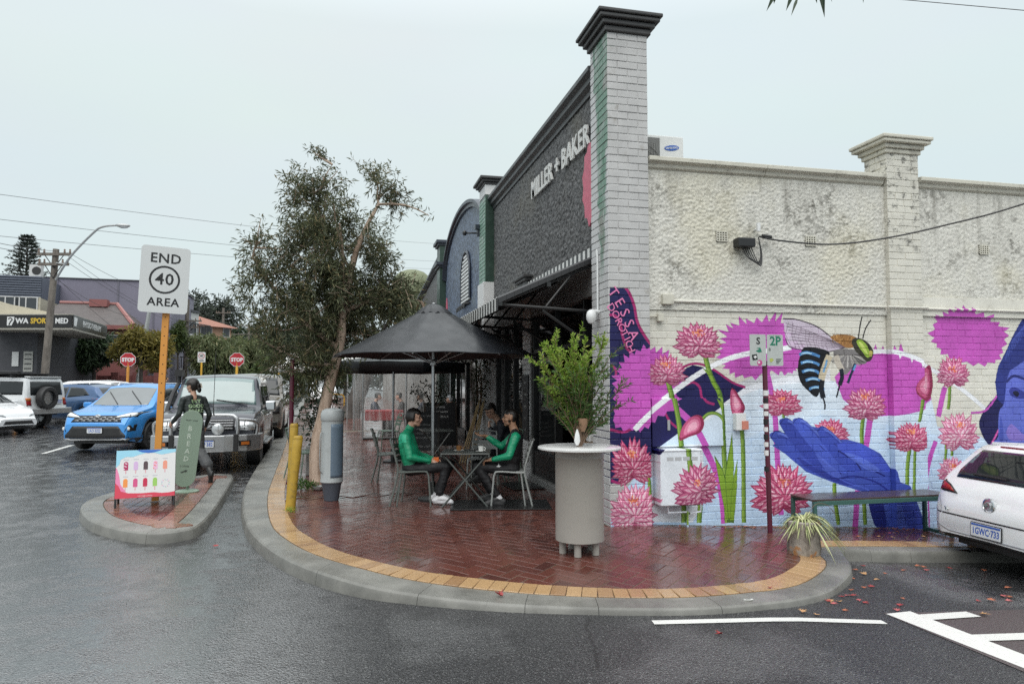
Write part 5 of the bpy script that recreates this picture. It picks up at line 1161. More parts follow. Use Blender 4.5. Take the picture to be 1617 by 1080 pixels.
def on_table(dx, dy, z=.7): c, s_ = math.cos(EA), math.sin(EA); return (TC.x + dx * c - dy * s_, TC.y + dx * s_ + dy * c, z)
def cup(label, loc, m):
    o = thing('coffee_cup', label, 'cup', loc); b = MB(); b.lathe([(.02, 0), (.045, .004), (.07, .013), (.071, .016), (.043, .009), (.001, .008)], 20); b.build('saucer', M_CHINA, o, smooth=50)
    b = MB(); b.lathe([(.026, .009), (.034, .03), (.038, .075), (.034, .073), (.03, .02), (.001, .018)], 18); b.build('cup', m, o, smooth=50); b = MB(); b.tube(cat_mull([(.036, 0, .06), (.058, 0, .055), (.056, 0, .03), (.034, 0, .025)], 4), .005, 6); b.build('handle', m, o)
    b = MB(); b.lathe([(.001, .0655), (.0345, .066)], 16, capt=False, capb=False); b.build('coffee', mat('coffee', (.05, .022, .01), .2), o)
cup('white coffee cup on saucer in front of the man in black vest', on_table(.20, -.12), M_CHINA); cup('amber glass coffee on saucer in front of the man with white sneakers', on_table(-.10, -.02), M_COFFEE)
o = thing('phone', 'black phone lying flat at the far side of the table', 'phone', on_table(.1, .17), EA + .2); b = MB(); b.box(0, 0, .005, .15, .075, .009); b.build('body', M_DKPLAS, o, bevel=.003); b = MB(); b.box(0, 0, .0102, .14, .068, .001); b.build('screen', M_GLASS, o)
# ================================================================== market umbrella
M_CANV = mat('black_canvas', (.013, .015, .019), .42, coat=.1, var=.2, vs=3, bump=.5, bs=9); M_ALU = mat('aluminium_pole', (.42, .43, .44), .3, .8, var=.05)
def umbrella(label, base, rad, zr, za, m, group, n=8, rot=.0, pole=.024, val=.012):
    o = thing('cafe_umbrella', label, 'umbrella', base, rot, group)
    b = MB(); k = 10; s_ = 6
    for j in range(k + 1):
        f = j / k; r = .10 + (rad - .10) * f; z = za - (za - zr) * f - .012 * math.sin(PI * f)
        for i in range(n * s_):
            a0 = (i // s_) * 2 * PI / n; a1 = a0 + 2 * PI / n; t_ = (i % s_) / s_
            x = (math.cos(a0) * (1 - t_) + math.cos(a1) * t_) * r; y = (math.sin(a0) * (1 - t_) + math.sin(a1) * t_) * r
            sag = .03 * math.sin(PI * t_) * f * (1.2 - f) + .005 * math.sin(9 * t_ + j * 1.7); b.v.append((x, y, z + sag))
    w_ = n * s_
    for i in range(w_):
        q = Vector(b.v[k * w_ + i]); b.v.append((q.x * 1.004, q.y * 1.004, q.z - val))
    b.f = [(j * w_ + i, (j + 1) * w_ + i, (j + 1) * w_ + (i + 1) % w_, j * w_ + (i + 1) % w_) for j in range(k + 1) for i in range(w_)]; b.mi = [0] * len(b.f)
    c = fixn(b.build('canopy', m, o, smooth=28)); q = c.modifiers.new('cloth', 'SOLIDIFY'); q.thickness = .004
    b = MB()
    for j, (r, z) in enumerate(((.03, za + .05), (.10, za + .035), (.20, za - .03), (.26, za - .085))):
        for i in range(32): a = i * PI / 16; b.v.append((r * math.cos(a), r * math.sin(a), z + (.012 * math.sin(i * 2.9) if j > 1 else 0)))
    b.f = [(j * 32 + i, (j + 1) * 32 + i, (j + 1) * 32 + (i + 1) % 32, j * 32 + (i + 1) % 32) for j in range(3) for i in range(32)] + [tuple(range(32))]; b.mi = [0] * len(b.f); fixn(b.build('vent_cap', m, o, smooth=40))
    b = MB(); b.tube([(0, 0, 0), (0, 0, za + .03)], pole, 12); b.lathe([(.02, za + .03), (.03, za + .06), (.001, za + .08)], 10); b.build('pole', M_ALU, o, smooth=40)
    for i in range(n):
        a = i * 2 * PI / n; b = MB(); b.tube([(.03 * math.cos(a), .03 * math.sin(a), za - .06), (rad * .5 * math.cos(a), rad * .5 * math.sin(a), za - (za - zr) * .56 - .085), (rad * math.cos(a), rad * math.sin(a), zr - .02)], .009, 5); b.build('rib', M_ALU, o)
        b = MB(); b.tube([(.04 * math.cos(a), .04 * math.sin(a), zr - .10), (rad * .55 * math.cos(a), rad * .55 * math.sin(a), za - (za - zr) * .6 - .09)], .008, 5); b.build('strut', M_ALU, o)
    b = MB(); b.lathe([(.028, zr - .14), (.05, zr - .13), (.05, zr - .07), (.03, zr - .05)], 12); b.build('runner', M_ALU, o); b = MB(); b.lathe([(.2, 0), (.2, .03), (.05, .05), (.04, .25)], 20); b.build('base', M_IRON, o); return o
umbrella('large black market umbrella over the two men at the folding table', (1.20, 9.98, 0), 1.43, 1.99, 2.66, M_CANV, 'black cafe umbrellas', 8, PI / 8 + .1)
umbrella('second black umbrella further along under the awning', (.98, 15.0, 0), 1.55, 2.02, 2.2, M_CANV, 'black cafe umbrellas', 8, .3, val=.2)  # flat top and deep valance shaped to show as a dark, shaded band
M_WCANV = mat('white_canvas', (.72, .71, .68), .6, var=.05)
umbrella('white cafe umbrella right of the corner tree trunk by the leaning tree', (.35, 33.5, .19), 1.35, 2.05, 2.75, M_WCANV, 'white cafe umbrellas', 8, .2, val=.2)
umbrella('white cafe umbrella showing left of the corner tree crown', (-2.2, 33, .19), 1.1, 2.1, 2.75, M_WCANV, 'white cafe umbrellas', 8, .5, val=.2)
# door mats
M_RUB = mat('black_rubber', (.014, .014, .015), .3, var=.3, vs=30, bump=.5, bs=120)
for lb, x, y, a_, b_, rz_ in (('large black rubber mat under the folding table', 2.02, 9.35, 1.3, .75, EA + .05), ('small black door mat at the bakery step', 2.72, 11.0, .5, .8, .05)):
    o = thing('door_mat', lb, 'mat', (x, y, .004), rz_); b = MB(); b.box(0, 0, .006, a_, b_, .012); b.build('rubber_sheet', M_RUB, o, bevel=.004)
# ================================================================== tub table planter
M_TUB = mat('stone_grey_enamel', (.33, .315, .288), .42, var=.07, vs=2.5, dirt=.25, dirtcol=(.16, .15, .13)); M_TOPW = mat('wet_white_top', (.62, .62, .61), .2, var=.12, vs=18, dirt=.15, dirtcol=(.35, .35, .35))
pl_ = thing('tub_planter', 'tall stone grey tub planter with round white table top on short legs', 'planter', (2.21, 6.62, -.012))
b = MB(); b.lathe([(.22, .125), (.232, .13), (.232, .9), (.2345, .905), (.2345, .925), (.232, .93), (.232, .99), (.2, .99)], 40); b.build('tub', M_TUB, pl_, smooth=40)
b = MB(); b.lathe([(.12, .985), (.385, .985), (.40, .99), (.40, 1.006), (.39, 1.012), (.12, 1.012)], 48); b.build('table_top', M_TOPW, pl_, smooth=35)
b = MB(); b.lathe([(.001, .98), (.125, .98)], 20, capt=False, capb=False); b.build('soil', mat('potting_soil', (.025, .018, .012), .8, bump=.6), pl_)
for k in range(5): a = .5 + k * 2 * PI / 5; b = MB(); b.lathe([(.034, 0), (.034, .128)], 14, (.165 * math.cos(a), .165 * math.sin(a), 0)); b.build('leg', M_TUB, pl_, smooth=40)
sh = thing('potted_shrub', 'bright green feathery shrub growing out of the tub planter', 'shrub', (2.21, 6.62, .97))
M_TWIG = mat('brown_twig', (.13, .08, .05), .7); M_LIME = leaf_mat('lime_leaf', (.17, .29, .04), (.42, .56, .11), (.48, .48, .14), trans=.45); M_FERN = leaf_mat('fern_green_leaf', (.06, .13, .035), (.13, .23, .06), trans=.35)
b = MB(); Ll, Lf = Leaves(), Leaves(); o0 = Vector((2.21, 6.62, .97))
def brush(path, lime):
    L = Ll if lime else Lf; n = len(path)
    for i in range(1, n):
        p, q = path[i - 1], path[i]; d = (q - p).normalized(); f = i / n
        if f < .30: continue
        for j in range(int((4.4 if lime else 3.4) * (q - p).length / .03)):
            c = p + (q - p) * rng.random(); L.leaf(c, d * .8 + rdir() * .8 + Vector((0, 0, .15)), rng.uniform(.04, .07) * (1.0 if lime else 1.05), .018 if lime else .012)
for tip, lime in [((-.06, 0, 1.08), 1), ((-.30, 0, .98), 1), ((-.36, .05, .80), 1), ((-.39, -.02, .66), 1), ((-.22, .1, 1.0), 1), ((.05, -.05, 1.04), 1), ((.12, .08, .92), 1), ((.24, 0, .98), 1), ((.32, -.04, .90), 0), ((.02, -.12, .86), 1), ((-.12, -.1, .92), 1), ((-.25, -.12, .72), 0), ((-.3, .1, .55), 0), ((-.1, -.15, .70), 0), ((.1, -.14, .66), 0), ((.30, .02, .70), 0), ((.38, -.05, .56), 0), ((.26, .1, .5), 0), ((-.22, -.05, .42), 0), ((.40, 0, .42), 0), ((.2, -.12, .46), 0), ((-.02, .1, .8), 1), ((.34, .1, .30), 0), ((-.18, .12, .84), 1), ((-.33, 0, .42), 0), ((.16, .02, .78), 0), ((-.05, -.15, .55), 0)]:
    t_ = Vector(tip) * 1.03; st = o0 + Vector((rng.uniform(-.03, .03), rng.uniform(-.03, .03), 0)); midp = o0 + Vector((t_.x * .32 + rng.uniform(-.03, .03), t_.y * .3, t_.z * .52))
    path = cat_mull([st, midp, o0 + t_], 7); b.tube(path, [.009 - .007 * i / (len(path) - 1) for i in range(len(path))], 5); brush(path, lime)
    for s_ in range(6):
        i = rng.randint(5, len(path) - 2); c = path[i]; d = ((path[i + 1] - path[i]).normalized() + rdir() * .75 + Vector((0, 0, .3))).normalized(); e = c + d * rng.uniform(.1, .22); pp = [c, c + (e - c) * .5 + Vector((0, 0, .01)), e]; b.tube(pp, [.004, .003, .0015], 4); brush([c - d * .01, c, c + (e - c) * .3, c + (e - c) * .6, e], lime)
b.build('stems', M_TWIG, sh, world=True); Ll.build('new_leaves', M_LIME, sh); Lf.build('old_leaves', M_FERN, sh)
o = thing('plant_tag', 'pale plastic sleeve hanging at the foot of the potted shrub', 'tag', (2.15, 6.5, 1.0)); b = MB(); b.lathe([(.012, .02), (.03, .06), (.022, .12), (.006, .17)], 8, sy=.5); b.build('sleeve', MW_, o, smooth=60)
o = thing('terracotta_sleeve', 'brown paper cone sleeve round the shrub stems', 'wrapper', (2.24, 6.6, 1.2)); b = MB(); b.lathe([(.02, -.06), (.045, .0), (.06, .05), (.05, .07)], 10, capt=False); b.build('paper_cone', mat('brown_paper', (.26, .15, .09), .7, var=.2), o, smooth=60)
# ================================================================== parking sign on maroon post
ps = thing('parking_sign', 'sticker covered parking sign reading 2P on maroon post before the mural', 'sign', (4.72, 7.35, -.085))
M_MAR = mat('maroon_enamel', (.085, .012, .028), .35); M_ALP = mat('worn_sign_face', (.44, .465, .45), .4, var=.1, vs=20, dirt=.25, dirtcol=(.25, .27, .26)); M_PGRN = mat('parking_green', (.01, .17, .10), .4)
b = MB(); b.tube([(0, 0, 0), (-.02, .01, 1.95)], .028, 12); b.build('post', M_MAR, ps, smooth=45)
b = MB()
for k, (z, c) in enumerate(((1.58, 0), (1.50, 1), (1.43, 0), (1.35, 0), (1.25, 1), (1.17, 0), (1.08, 1), (1.0, 0), (.90, 0), (.72, 1))): b.tube([(-.016, .008, z - .03), (-.016, .008, z + (.022 if k % 2 else .03))], .0292 + .0003 * k, 12, False, c)
tag(b.build('stickers', [MW_, M_BLACK], ps, smooth=45), kind='stuff')
PM = face((4.70, 7.318, 1.985), (.0, -1, 0)); 
for s_, x in (('left', -.11), ('right', .11)):
    b = MB(); b.prism(rrect(.205, .36, .018), .004, PM @ Matrix.Translation((x, 0, 0))); b.build('sign_plate', M_ALP, ps, world=True)
def stk(poly, m, dz=.0045): b = MB(); b.prism(poly, .0006, PM @ Matrix.Translation((0, 0, dz))); b.build('sticker', m, ps, world=True)
text('sign_text', '2P', .14, M_PGRN, PM @ Matrix.Translation((.115, .10, .0045)), ps, depth=.0006, bold=.004); text('sign_text', 'S', .11, M_SIGNK, PM @ Matrix.Translation((-.105, .10, .0045)), ps, depth=.0006, bold=.003)
text('sign_text', '8', .055, M_SIGNK, PM @ Matrix.Translation((.04, .005, .0045)), ps, depth=.0005); text('sign_text', 'CITY OF VINCENT', .018, M_PGRN, PM @ Matrix.Translation((.11, .163, .0045)), ps, depth=.0005)
stk([(-.19, -.055), (-.125, -.045), (-.115, -.11), (-.18, -.12)], M_SIGNK); stk([(-.17, -.075), (-.14, -.062), (-.125, -.08), (-.15, -.1)], MW_, .0052); stk([(-.125 + .035 * math.cos(k * .5) , .01 + .035 * math.sin(k * .5)) for k in range(12)][0:1] + [(-.13, .02), (-.08, .03), (-.06, -.02), (-.1, -.03), (-.14, -.01)], M_PGRN)
M_MAGS = mat('magenta_sticker', (.5, .06, .24), .4); stk([(-.09 + .033 * math.cos(k * PI / 9), -.145 + .033 * math.sin(k * PI / 9)) for k in range(18)], M_MAGS); stk([(-.1 + .014 * math.cos(k * PI / 6), -.14 + .014 * math.sin(k * PI / 6)) for k in range(12)], MW_, .0052)
stk([(.035, -.1), (.07, -.09), (.09, -.11), (.06, -.14), (.04, -.13)], mat('lime_sticker', (.4, .45, .1), .5))
for k in range(4): stk([(.12, -.10 - k * .016), (.19 - k * .012, -.10 - k * .016), (.19 - k * .012, -.108 - k * .016), (.12, -.108 - k * .016)], M_SIGNK)
# ================================================================== bench
bc = thing('bench', 'low green framed bench with timber slats against the mural wall', 'bench', (6.1, 7.38, gz(6.1, 7.4))); sl_ = -.055
M_BGR = mat('bench_green', (.045, .115, .10), .35, var=.15); M_BSL = mat('wet_bench_timber', (.065, .045, .04), .2, var=.3)
for s_ in (-1, 1):
    x = s_ * .92; b = MB(); z0 = sl_ * x
    for y in (-.2, .2): b.box(x, y, .215 + z0 / 2, .04, .04, .43 - z0)
    b.box(x, 0, .03 + z0, .04, .36, .04); b.build('leg_frame', M_BGR, bc, bevel=.004)
for y in (-.2, .2): b = MB(); b.box(0, y, .41, 1.80, .036, .05); b.build('side_rail', M_BGR, bc, bevel=.004)
for k in range(5): b = MB(); b.box(0, -.168 + k * .084, .445, 1.9, .074, .024); b.build('slat', M_BSL, bc, bevel=.004)
# ================================================================== log planter with spider plant
lg = thing('log_planter', 'hollow log planter standing at the kerb end of the pavement', 'planter', (4.50, 6.42, gz(4.5, 6.4)))
t = NT('weathered_log'); n = t.noise(8, 7, .7, t.mapv((1, 1, .4))); c = t.mix(t.ramp(n, .3, .62), (.075, .06, .048), (.34, .31, .27)); c = t.mix(t.ramp(t.noise(4, 3), .56, .64), c, (.36, .17, .06)); t.color(c); t.rough(.6); t.bump(n, .7, .03); M_LOG = t.m
b = MB(); n = 28
for z, r in ((-.02, .155), (.05, .165), (.15, .15), (.25, .16), (.30, .165), (.31, .13), (.2, .12)):
    for k in range(n): a = 2 * PI * k / n; q = r * (1 + .13 * noise.noise((math.cos(a) * 2.2, math.sin(a) * 2.2, z * 2)) + .05 * noise.noise((math.cos(a) * 7, math.sin(a) * 7, z * 3))); b.v.append((q * math.cos(a), q * math.sin(a), z))
b.f = [(j * n + k, j * n + (k + 1) % n, (j + 1) * n + (k + 1) % n, (j + 1) * n + k) for j in range(6) for k in range(n)] + [tuple(6 * n + k for k in range(n))]; b.mi = [0] * len(b.f); b.build('log_shell', M_LOG, lg, smooth=60)
sp = thing('spider_plant', 'variegated spider plant spilling over the log planter', 'plant', (4.50, 6.42, gz(4.5, 6.4) + .25)); t = NT('variegated_leaf'); c = t.mix(t.geo.outputs['Random Per Island'], (.16, .22, .06), (.55, .55, .30)); t.color(c); t.rough(.4); M_VAR = t.m
b = MB()
for k in range(150):
    a = rng.uniform(0, 2 * PI); L = rng.uniform(.14, .30) * (1.25 if math.cos(a) > 0 else .9); e = rng.uniform(.25, 1.3); P0 = Vector((math.cos(a) * .06 * rng.random(), math.sin(a) * .06 * rng.random(), .04)); d = Vector((math.cos(a), math.sin(a), 0)); sd = Vector((-d.y, d.x, 0)); o = len(b.v)
    for i in range(7):
        t_ = i / 6; p = P0 + d * L * t_ * (.45 + .4 * math.cos(e) * t_ + .2) + Vector((0, 0, L * (math.sin(e) * t_ * 1.1 - 1.15 * t_ * t_))); w_ = .008 * (1 - t_ ** 2.5) + .0008
        b.v += [p + sd * w_, p + Vector((0, 0, -.003)), p - sd * w_]
    b.f += [q for i in range(6) for q in ((o + 3 * i, o + 3 * i + 1, o + 3 * i + 4, o + 3 * i + 3), (o + 3 * i + 1, o + 3 * i + 2, o + 3 * i + 5, o + 3 * i + 4))]; b.mi += [0] * 12
b.build('leaf_blades', M_VAR, sp); b = MB(); b.tube(cat_mull([(0, 0, .05), (.15, .02, .2), (.3, .03, .19), (.38, .02, .1)], 4), .003, 4); b.build('runner_stem', M_TWIG, sp)
# ================================================================== pots, boards and bits along the shopfront
pp_ = thing('square_planter', 'grey square planter tub behind the service pillar', 'planter', (-.42, 13.3, 0)); b = MB(); b.box(0, 0, .26, .46, .46, .52); b.build('tub', M_GREYP, pp_, bevel=.015); b = MB(); b.box(0, 0, .521, .4, .4, .01); b.build('soil', mat('potting_soil', (1, 1, 1)), pp_)
M_GLEAF = leaf_mat('dark_glossy_leaf', (.018, .035, .018), (.05, .085, .04), rough=.3, trans=.15)
def bush(name, label, loc, rad, n, m, lw=.03, ll=(.05, .09), cat='shrub', stem=True, group=None):
    o = thing(name, label, cat, loc, 0, group); L = Leaves(); c = Vector(loc)
    for i in range(n):
        d = rdir() * rng.random() ** .4; q = c + Vector((d.x * rad[0], d.y * rad[1], rad[2] + d.z * rad[2]))
        if noise.noise(q * 2.7 / max(.4, rad[0])) < -.2: continue
        L.leaf(q, rdir() + Vector((0, 0, .3)), rng.uniform(*ll), lw * rng.uniform(.7, 1.3))
    L.build('foliage', m, o)
    if stem:
        b = MB()
        for i in range(7): d = rdir(); limb(b, c, c + Vector((d.x * rad[0] * .8, d.y * rad[1] * .8, rad[2] * rng.uniform(.9, 1.8))), .012, .004, .1, 5, 4)
        b.build('stems', M_TWIG, o, world=True)
    return o
bush('camellia_shrub', 'dark glossy shrub standing in the square grey planter', (-.42, 13.3, .5), (.42, .42, .58), 900, M_GLEAF, .04, (.06, .09))
bush('weed_clump', 'low clump of green weeds at the foot of the maroon pole', (-.55, 11.35, 0), (.2, .14, .07), 260, M_FERN, .02, (.05, .1), 'weeds', False)
bush('grass_tuft', 'small grass tuft at the base of the leaning yellow bollard', (-.64, 9.45, 0), (.07, .05, .025), 70, M_LIME, .008, (.03, .06), 'grass', False)
o = thing('metal_bowl', 'shallow metal bowl beside the weeds', 'bowl', (-.36, 11.3, 0)); b = MB(); b.lathe([(.07, 0), (.09, .02), (.1, .06), (.095, .06), (.08, .015), (.001, .012)], 18); b.build('bowl', M_GALV, o, smooth=50)
M_SLATE = mat('chalkboard', (.022, .023, .025), .5, var=.3, vs=6); M_CHALK = mat('chalk', (.42, .42, .41), .8); M_WOODF = mat('dark_wood_frame', (.04, .03, .024), .5)
def chalkboard(label, loc, rz_, w_, h_, lean_, lines, stand=True):
    o = thing('chalkboard', label, 'chalkboard', loc, rz_); M = Matrix.Rotation(R(-lean_), 4, 'X') @ Matrix.Rotation(PI / 2, 4, 'X')
    b = MB(); b.prism([(-w_ / 2, .1), (w_ / 2, .1), (w_ / 2, h_), (-w_ / 2, h_)], .012, M); b.build('slate', M_SLATE, o)
    for s_ in (-1, 1): b = MB(); b.prism([(s_ * w_ / 2 - .02, 0), (s_ * w_ / 2 + .02, 0), (s_ * w_ / 2 + .02, h_), (s_ * w_ / 2 - .02, h_)], .022, M @ Matrix.Translation((0, 0, -.003))); b.build('frame_stile', M_WOODF, o)
    if stand:
        b = MB()
        for s_ in (-1, 1): b.tube([(s_ * w_ * .45, .28, 0), (s_ * w_ * .45, .02 + h_ * math.sin(R(lean_)), h_ * .95)], .014, 5)
        b.build('rear_leg', M_WOODF, o)
    for i, tx in enumerate(lines): text('chalk_writing', tx, h_ * .058, M_CHALK, M @ Matrix.Translation((0, h_ * .9 - i * h_ * .1, .0125)), o, world=False, depth=.0005, bold=.0008)
chalkboard('leaning chalkboard menu with white handwriting beside the umbrella pole', (1.72, 16.2, 0), -.15, .70, .98, 10, ['EAT GOOD BREAD', '', 'FRESH ROLLS', 'SOURDOUGH RYE', 'TODAYS PIES', 'BEEF and BACON', '', 'SLICED LOAF'])
chalkboard('taller dark chalkboard behind the chalkboard menu', (2.3, 17.4, .0), .1, .78, 1.15, 8, ['COFFEE', 'FLAT WHITE', 'LONG BLACK'])
o = thing('wall_chalkboard', 'narrow chalkboard hung on the side of the grey front pier', 'chalkboard', (3.02, 11.95, 1.35)); M = face((3.034, 11.95, 1.2), (-1, 0, 0)); b = MB(); b.prism([(-.2, -.55), (.2, -.55), (.2, .55), (-.2, .55)], .018, M); b.build('slate', M_SLATE, o, world=True)
for i, tx in enumerate(('BREAD', 'croissant', 'baguette', 'danish', 'scroll')): text('chalk_writing', tx, .055, M_CHALK, M @ Matrix.Translation((0, .42 - i * .2, .0185)), o, depth=.0005)
br_ = thing('broom_bundle', 'bundle of pale poles and brooms leaning by the second pier', 'brooms', (2.62, 14.5, 0)); M_POLE = mat('bamboo_pole', (.36, .26, .13), .5, var=.2)
for k in range(6): b = MB(); b.tube([(-.35 + k * .06, -.1 + .02 * k, 0), (.05 + k * .03, .1, 1.15 + .07 * (k % 3))], .013, 6); b.build('pole', M_POLE, br_)
bush('climbing_plant', 'flowering climber hanging down the second pier', (2.75, 14.75, .9), (.22, .2, .85), 700, leaf_mat('climber_leaf', (.03, .045, .022), (.09, .11, .05), (.5, .48, .42)), .03, (.05, .09), 'plant')
bush('hanging_plant', 'trailing olive plant over the chalkboards under the awning', (1.9, 15.8, 1.05), (.55, .3, .32), 500, M_GLEAF, .03, (.05, .1), 'plant')
pt = thing('clay_pot', 'round clay pot by the green chair', 'pot', (1.55, 17.3, .01)); b = MB(); b.lathe([(.12, 0), (.17, .3), (.19, .31), (.19, .36), (.16, .36), (.15, .33), (.001, .33)], 20); b.build('pot', mat('terracotta', (.26, .10, .06), .6), pt, smooth=40)
ct = thing('low_table', 'small dark cafe table behind the second black umbrella pole', 'table', (1.75, 14.0, 0)); b = MB(); b.box(0, 0, .70, .6, .6, .02); b.build('table_top', M_TABLE, ct)
for sx in (-1, 1): b = MB(); b.tube([(-.25 * sx, -.25, .69), (.25 * sx, -.25, 0)], .012, 6); b.build('leg', M_TABLE, ct); b = MB(); b.tube([(-.25 * sx, .25, .69), (.25 * sx, .25, 0)], .012, 6); b.build('leg', M_TABLE, ct)
# servery goods
o = thing('takeaway_cups', 'stack of blue takeaway cups on the servery shelf', 'cups', (3.1, 8.62, .85)); b = MB(); b.lathe([(.03, 0), (.04, .16), (.043, .17)], 12); b.build('cup', mat('blue_card', (.05, .14, .32), .5), o, smooth=40)
o = thing('paper_bag', 'crumpled white paper bag on the servery shelf', 'bag', (3.12, 8.83, .85)); b = MB(); b.box(0, 0, .05, .12, .14, .1); b.build('bag', MW_, o, bevel=.02)
o = thing('steel_jug', 'small steel jug on the servery shelf', 'jug', (3.08, 8.5, .85)); b = MB(); b.lathe([(.035, 0), (.04, .05), (.032, .1), (.036, .12)], 12); b.build('jug', M_GALV, o, smooth=40)
# ================================================================== clear plastic cafe blinds
t = NT('clear_plastic'); n = t.noise(5, 6, .6, t.mapv((3, 3, .35))); t.color((.75, .77, .76)); t.rough(.12)
t.set(t.b.inputs['Alpha'], t.ramp(n, .35, .8, .10, .55)); M_PLAS = t.m
pb = thing('plastic_blind', 'clear plastic cafe blinds enclosing the seating beyond the black umbrellas', 'blind', (.55, 20.5, 0))
b = MB(); nx_ = 26; P = []
for i in range(nx_ + 1): x = .5 + 2.45 * i / nx_; P.append((x, 20.5 + .03 * math.sin(i * 1.1), 0))
for i in range(1, 40): P.insert(0, (.5 + .03 * math.sin(i * .9) - .02 * i * .25, 20.5 + i * .18, 0))
b.v = [(p[0], p[1], z) for p in P for z in (.06, 2.45)]; b.f = [(2 * i, 2 * i + 2, 2 * i + 3, 2 * i + 1) for i in range(len(P) - 1)]; b.mi = [0] * len(b.f); b.build('plastic_sheet', M_PLAS, pb, world=True, smooth=180)
for x, y in ((.5, 20.52), (1.7, 20.53), (2.96, 20.5), (.3, 24), (.1, 27.5)): b = MB(); b.tube([(x, y, 0), (x, y, 2.5)], .025, 8); b.build('post', M_GALV, pb, world=True)
b = MB(); b.tube([(.5, 20.5, .08), (2.95, 20.5, .08)], .03, 8); b.build('bottom_bar', M_BLACK, pb, world=True); b = MB(); b.tube([(.5, 20.5, 2.45), (2.95, 20.5, 2.45)], .03, 8); b.build('head_bar', M_GALV, pb, world=True)
rt = thing('red_table', 'red cafe table behind the plastic blinds', 'table', (1.15, 21.7, .05)); b = MB(); b.box(0, 0, .62, 1.1, .7, .3); b.build('table_cloth', mat('red_cloth', (.32, .02, .025), .6), rt, bevel=.02); b = MB(); b.tube([(0, 0, 0), (0, 0, .5)], .05, 8); b.build('pedestal', M_IRON, rt)
# yellow hoop rails
def hoop(label, loc, rz_=0., w_=.6, h_=.75, m=M_YELP, r=.035):
    o = thing('hoop_rail', label, 'bike rail', loc, rz_, 'yellow steel hoop rails'); b = MB(); b.tube([(-w_ / 2, 0, 0), (-w_ / 2, 0, h_ - .18)] + [(-w_ / 2 + .18 - .18 * math.cos(k * PI / 8), 0, h_ - .18 + .18 * math.sin(k * PI / 8)) for k in range(1, 5)] + [(w_ / 2 - .18 + .18 * math.sin(k * PI / 8), 0, h_ - .18 + .18 * math.cos(k * PI / 8)) for k in range(1, 5)] + [(w_ / 2, 0, 0)], r, 8); b.build('hoop', m, o, smooth=50)
    b = MB(); b.lathe([(.08, 0), (.08, .012)], 10, (-w_ / 2, 0, 0)); b.lathe([(.08, 0), (.08, .012)], 10, (w_ / 2, 0, 0)); b.build('foot_plates', m, o)
hoop('yellow hoop rail by the leaning dark tree on the pavement', (-.35, 33, .18), .3, .7, .95)
hoop('amber hoop rail in the road past the white cars', (-12.6, 33.4, .06), 0, 1.1, 1.25, M_AMBER, .06)
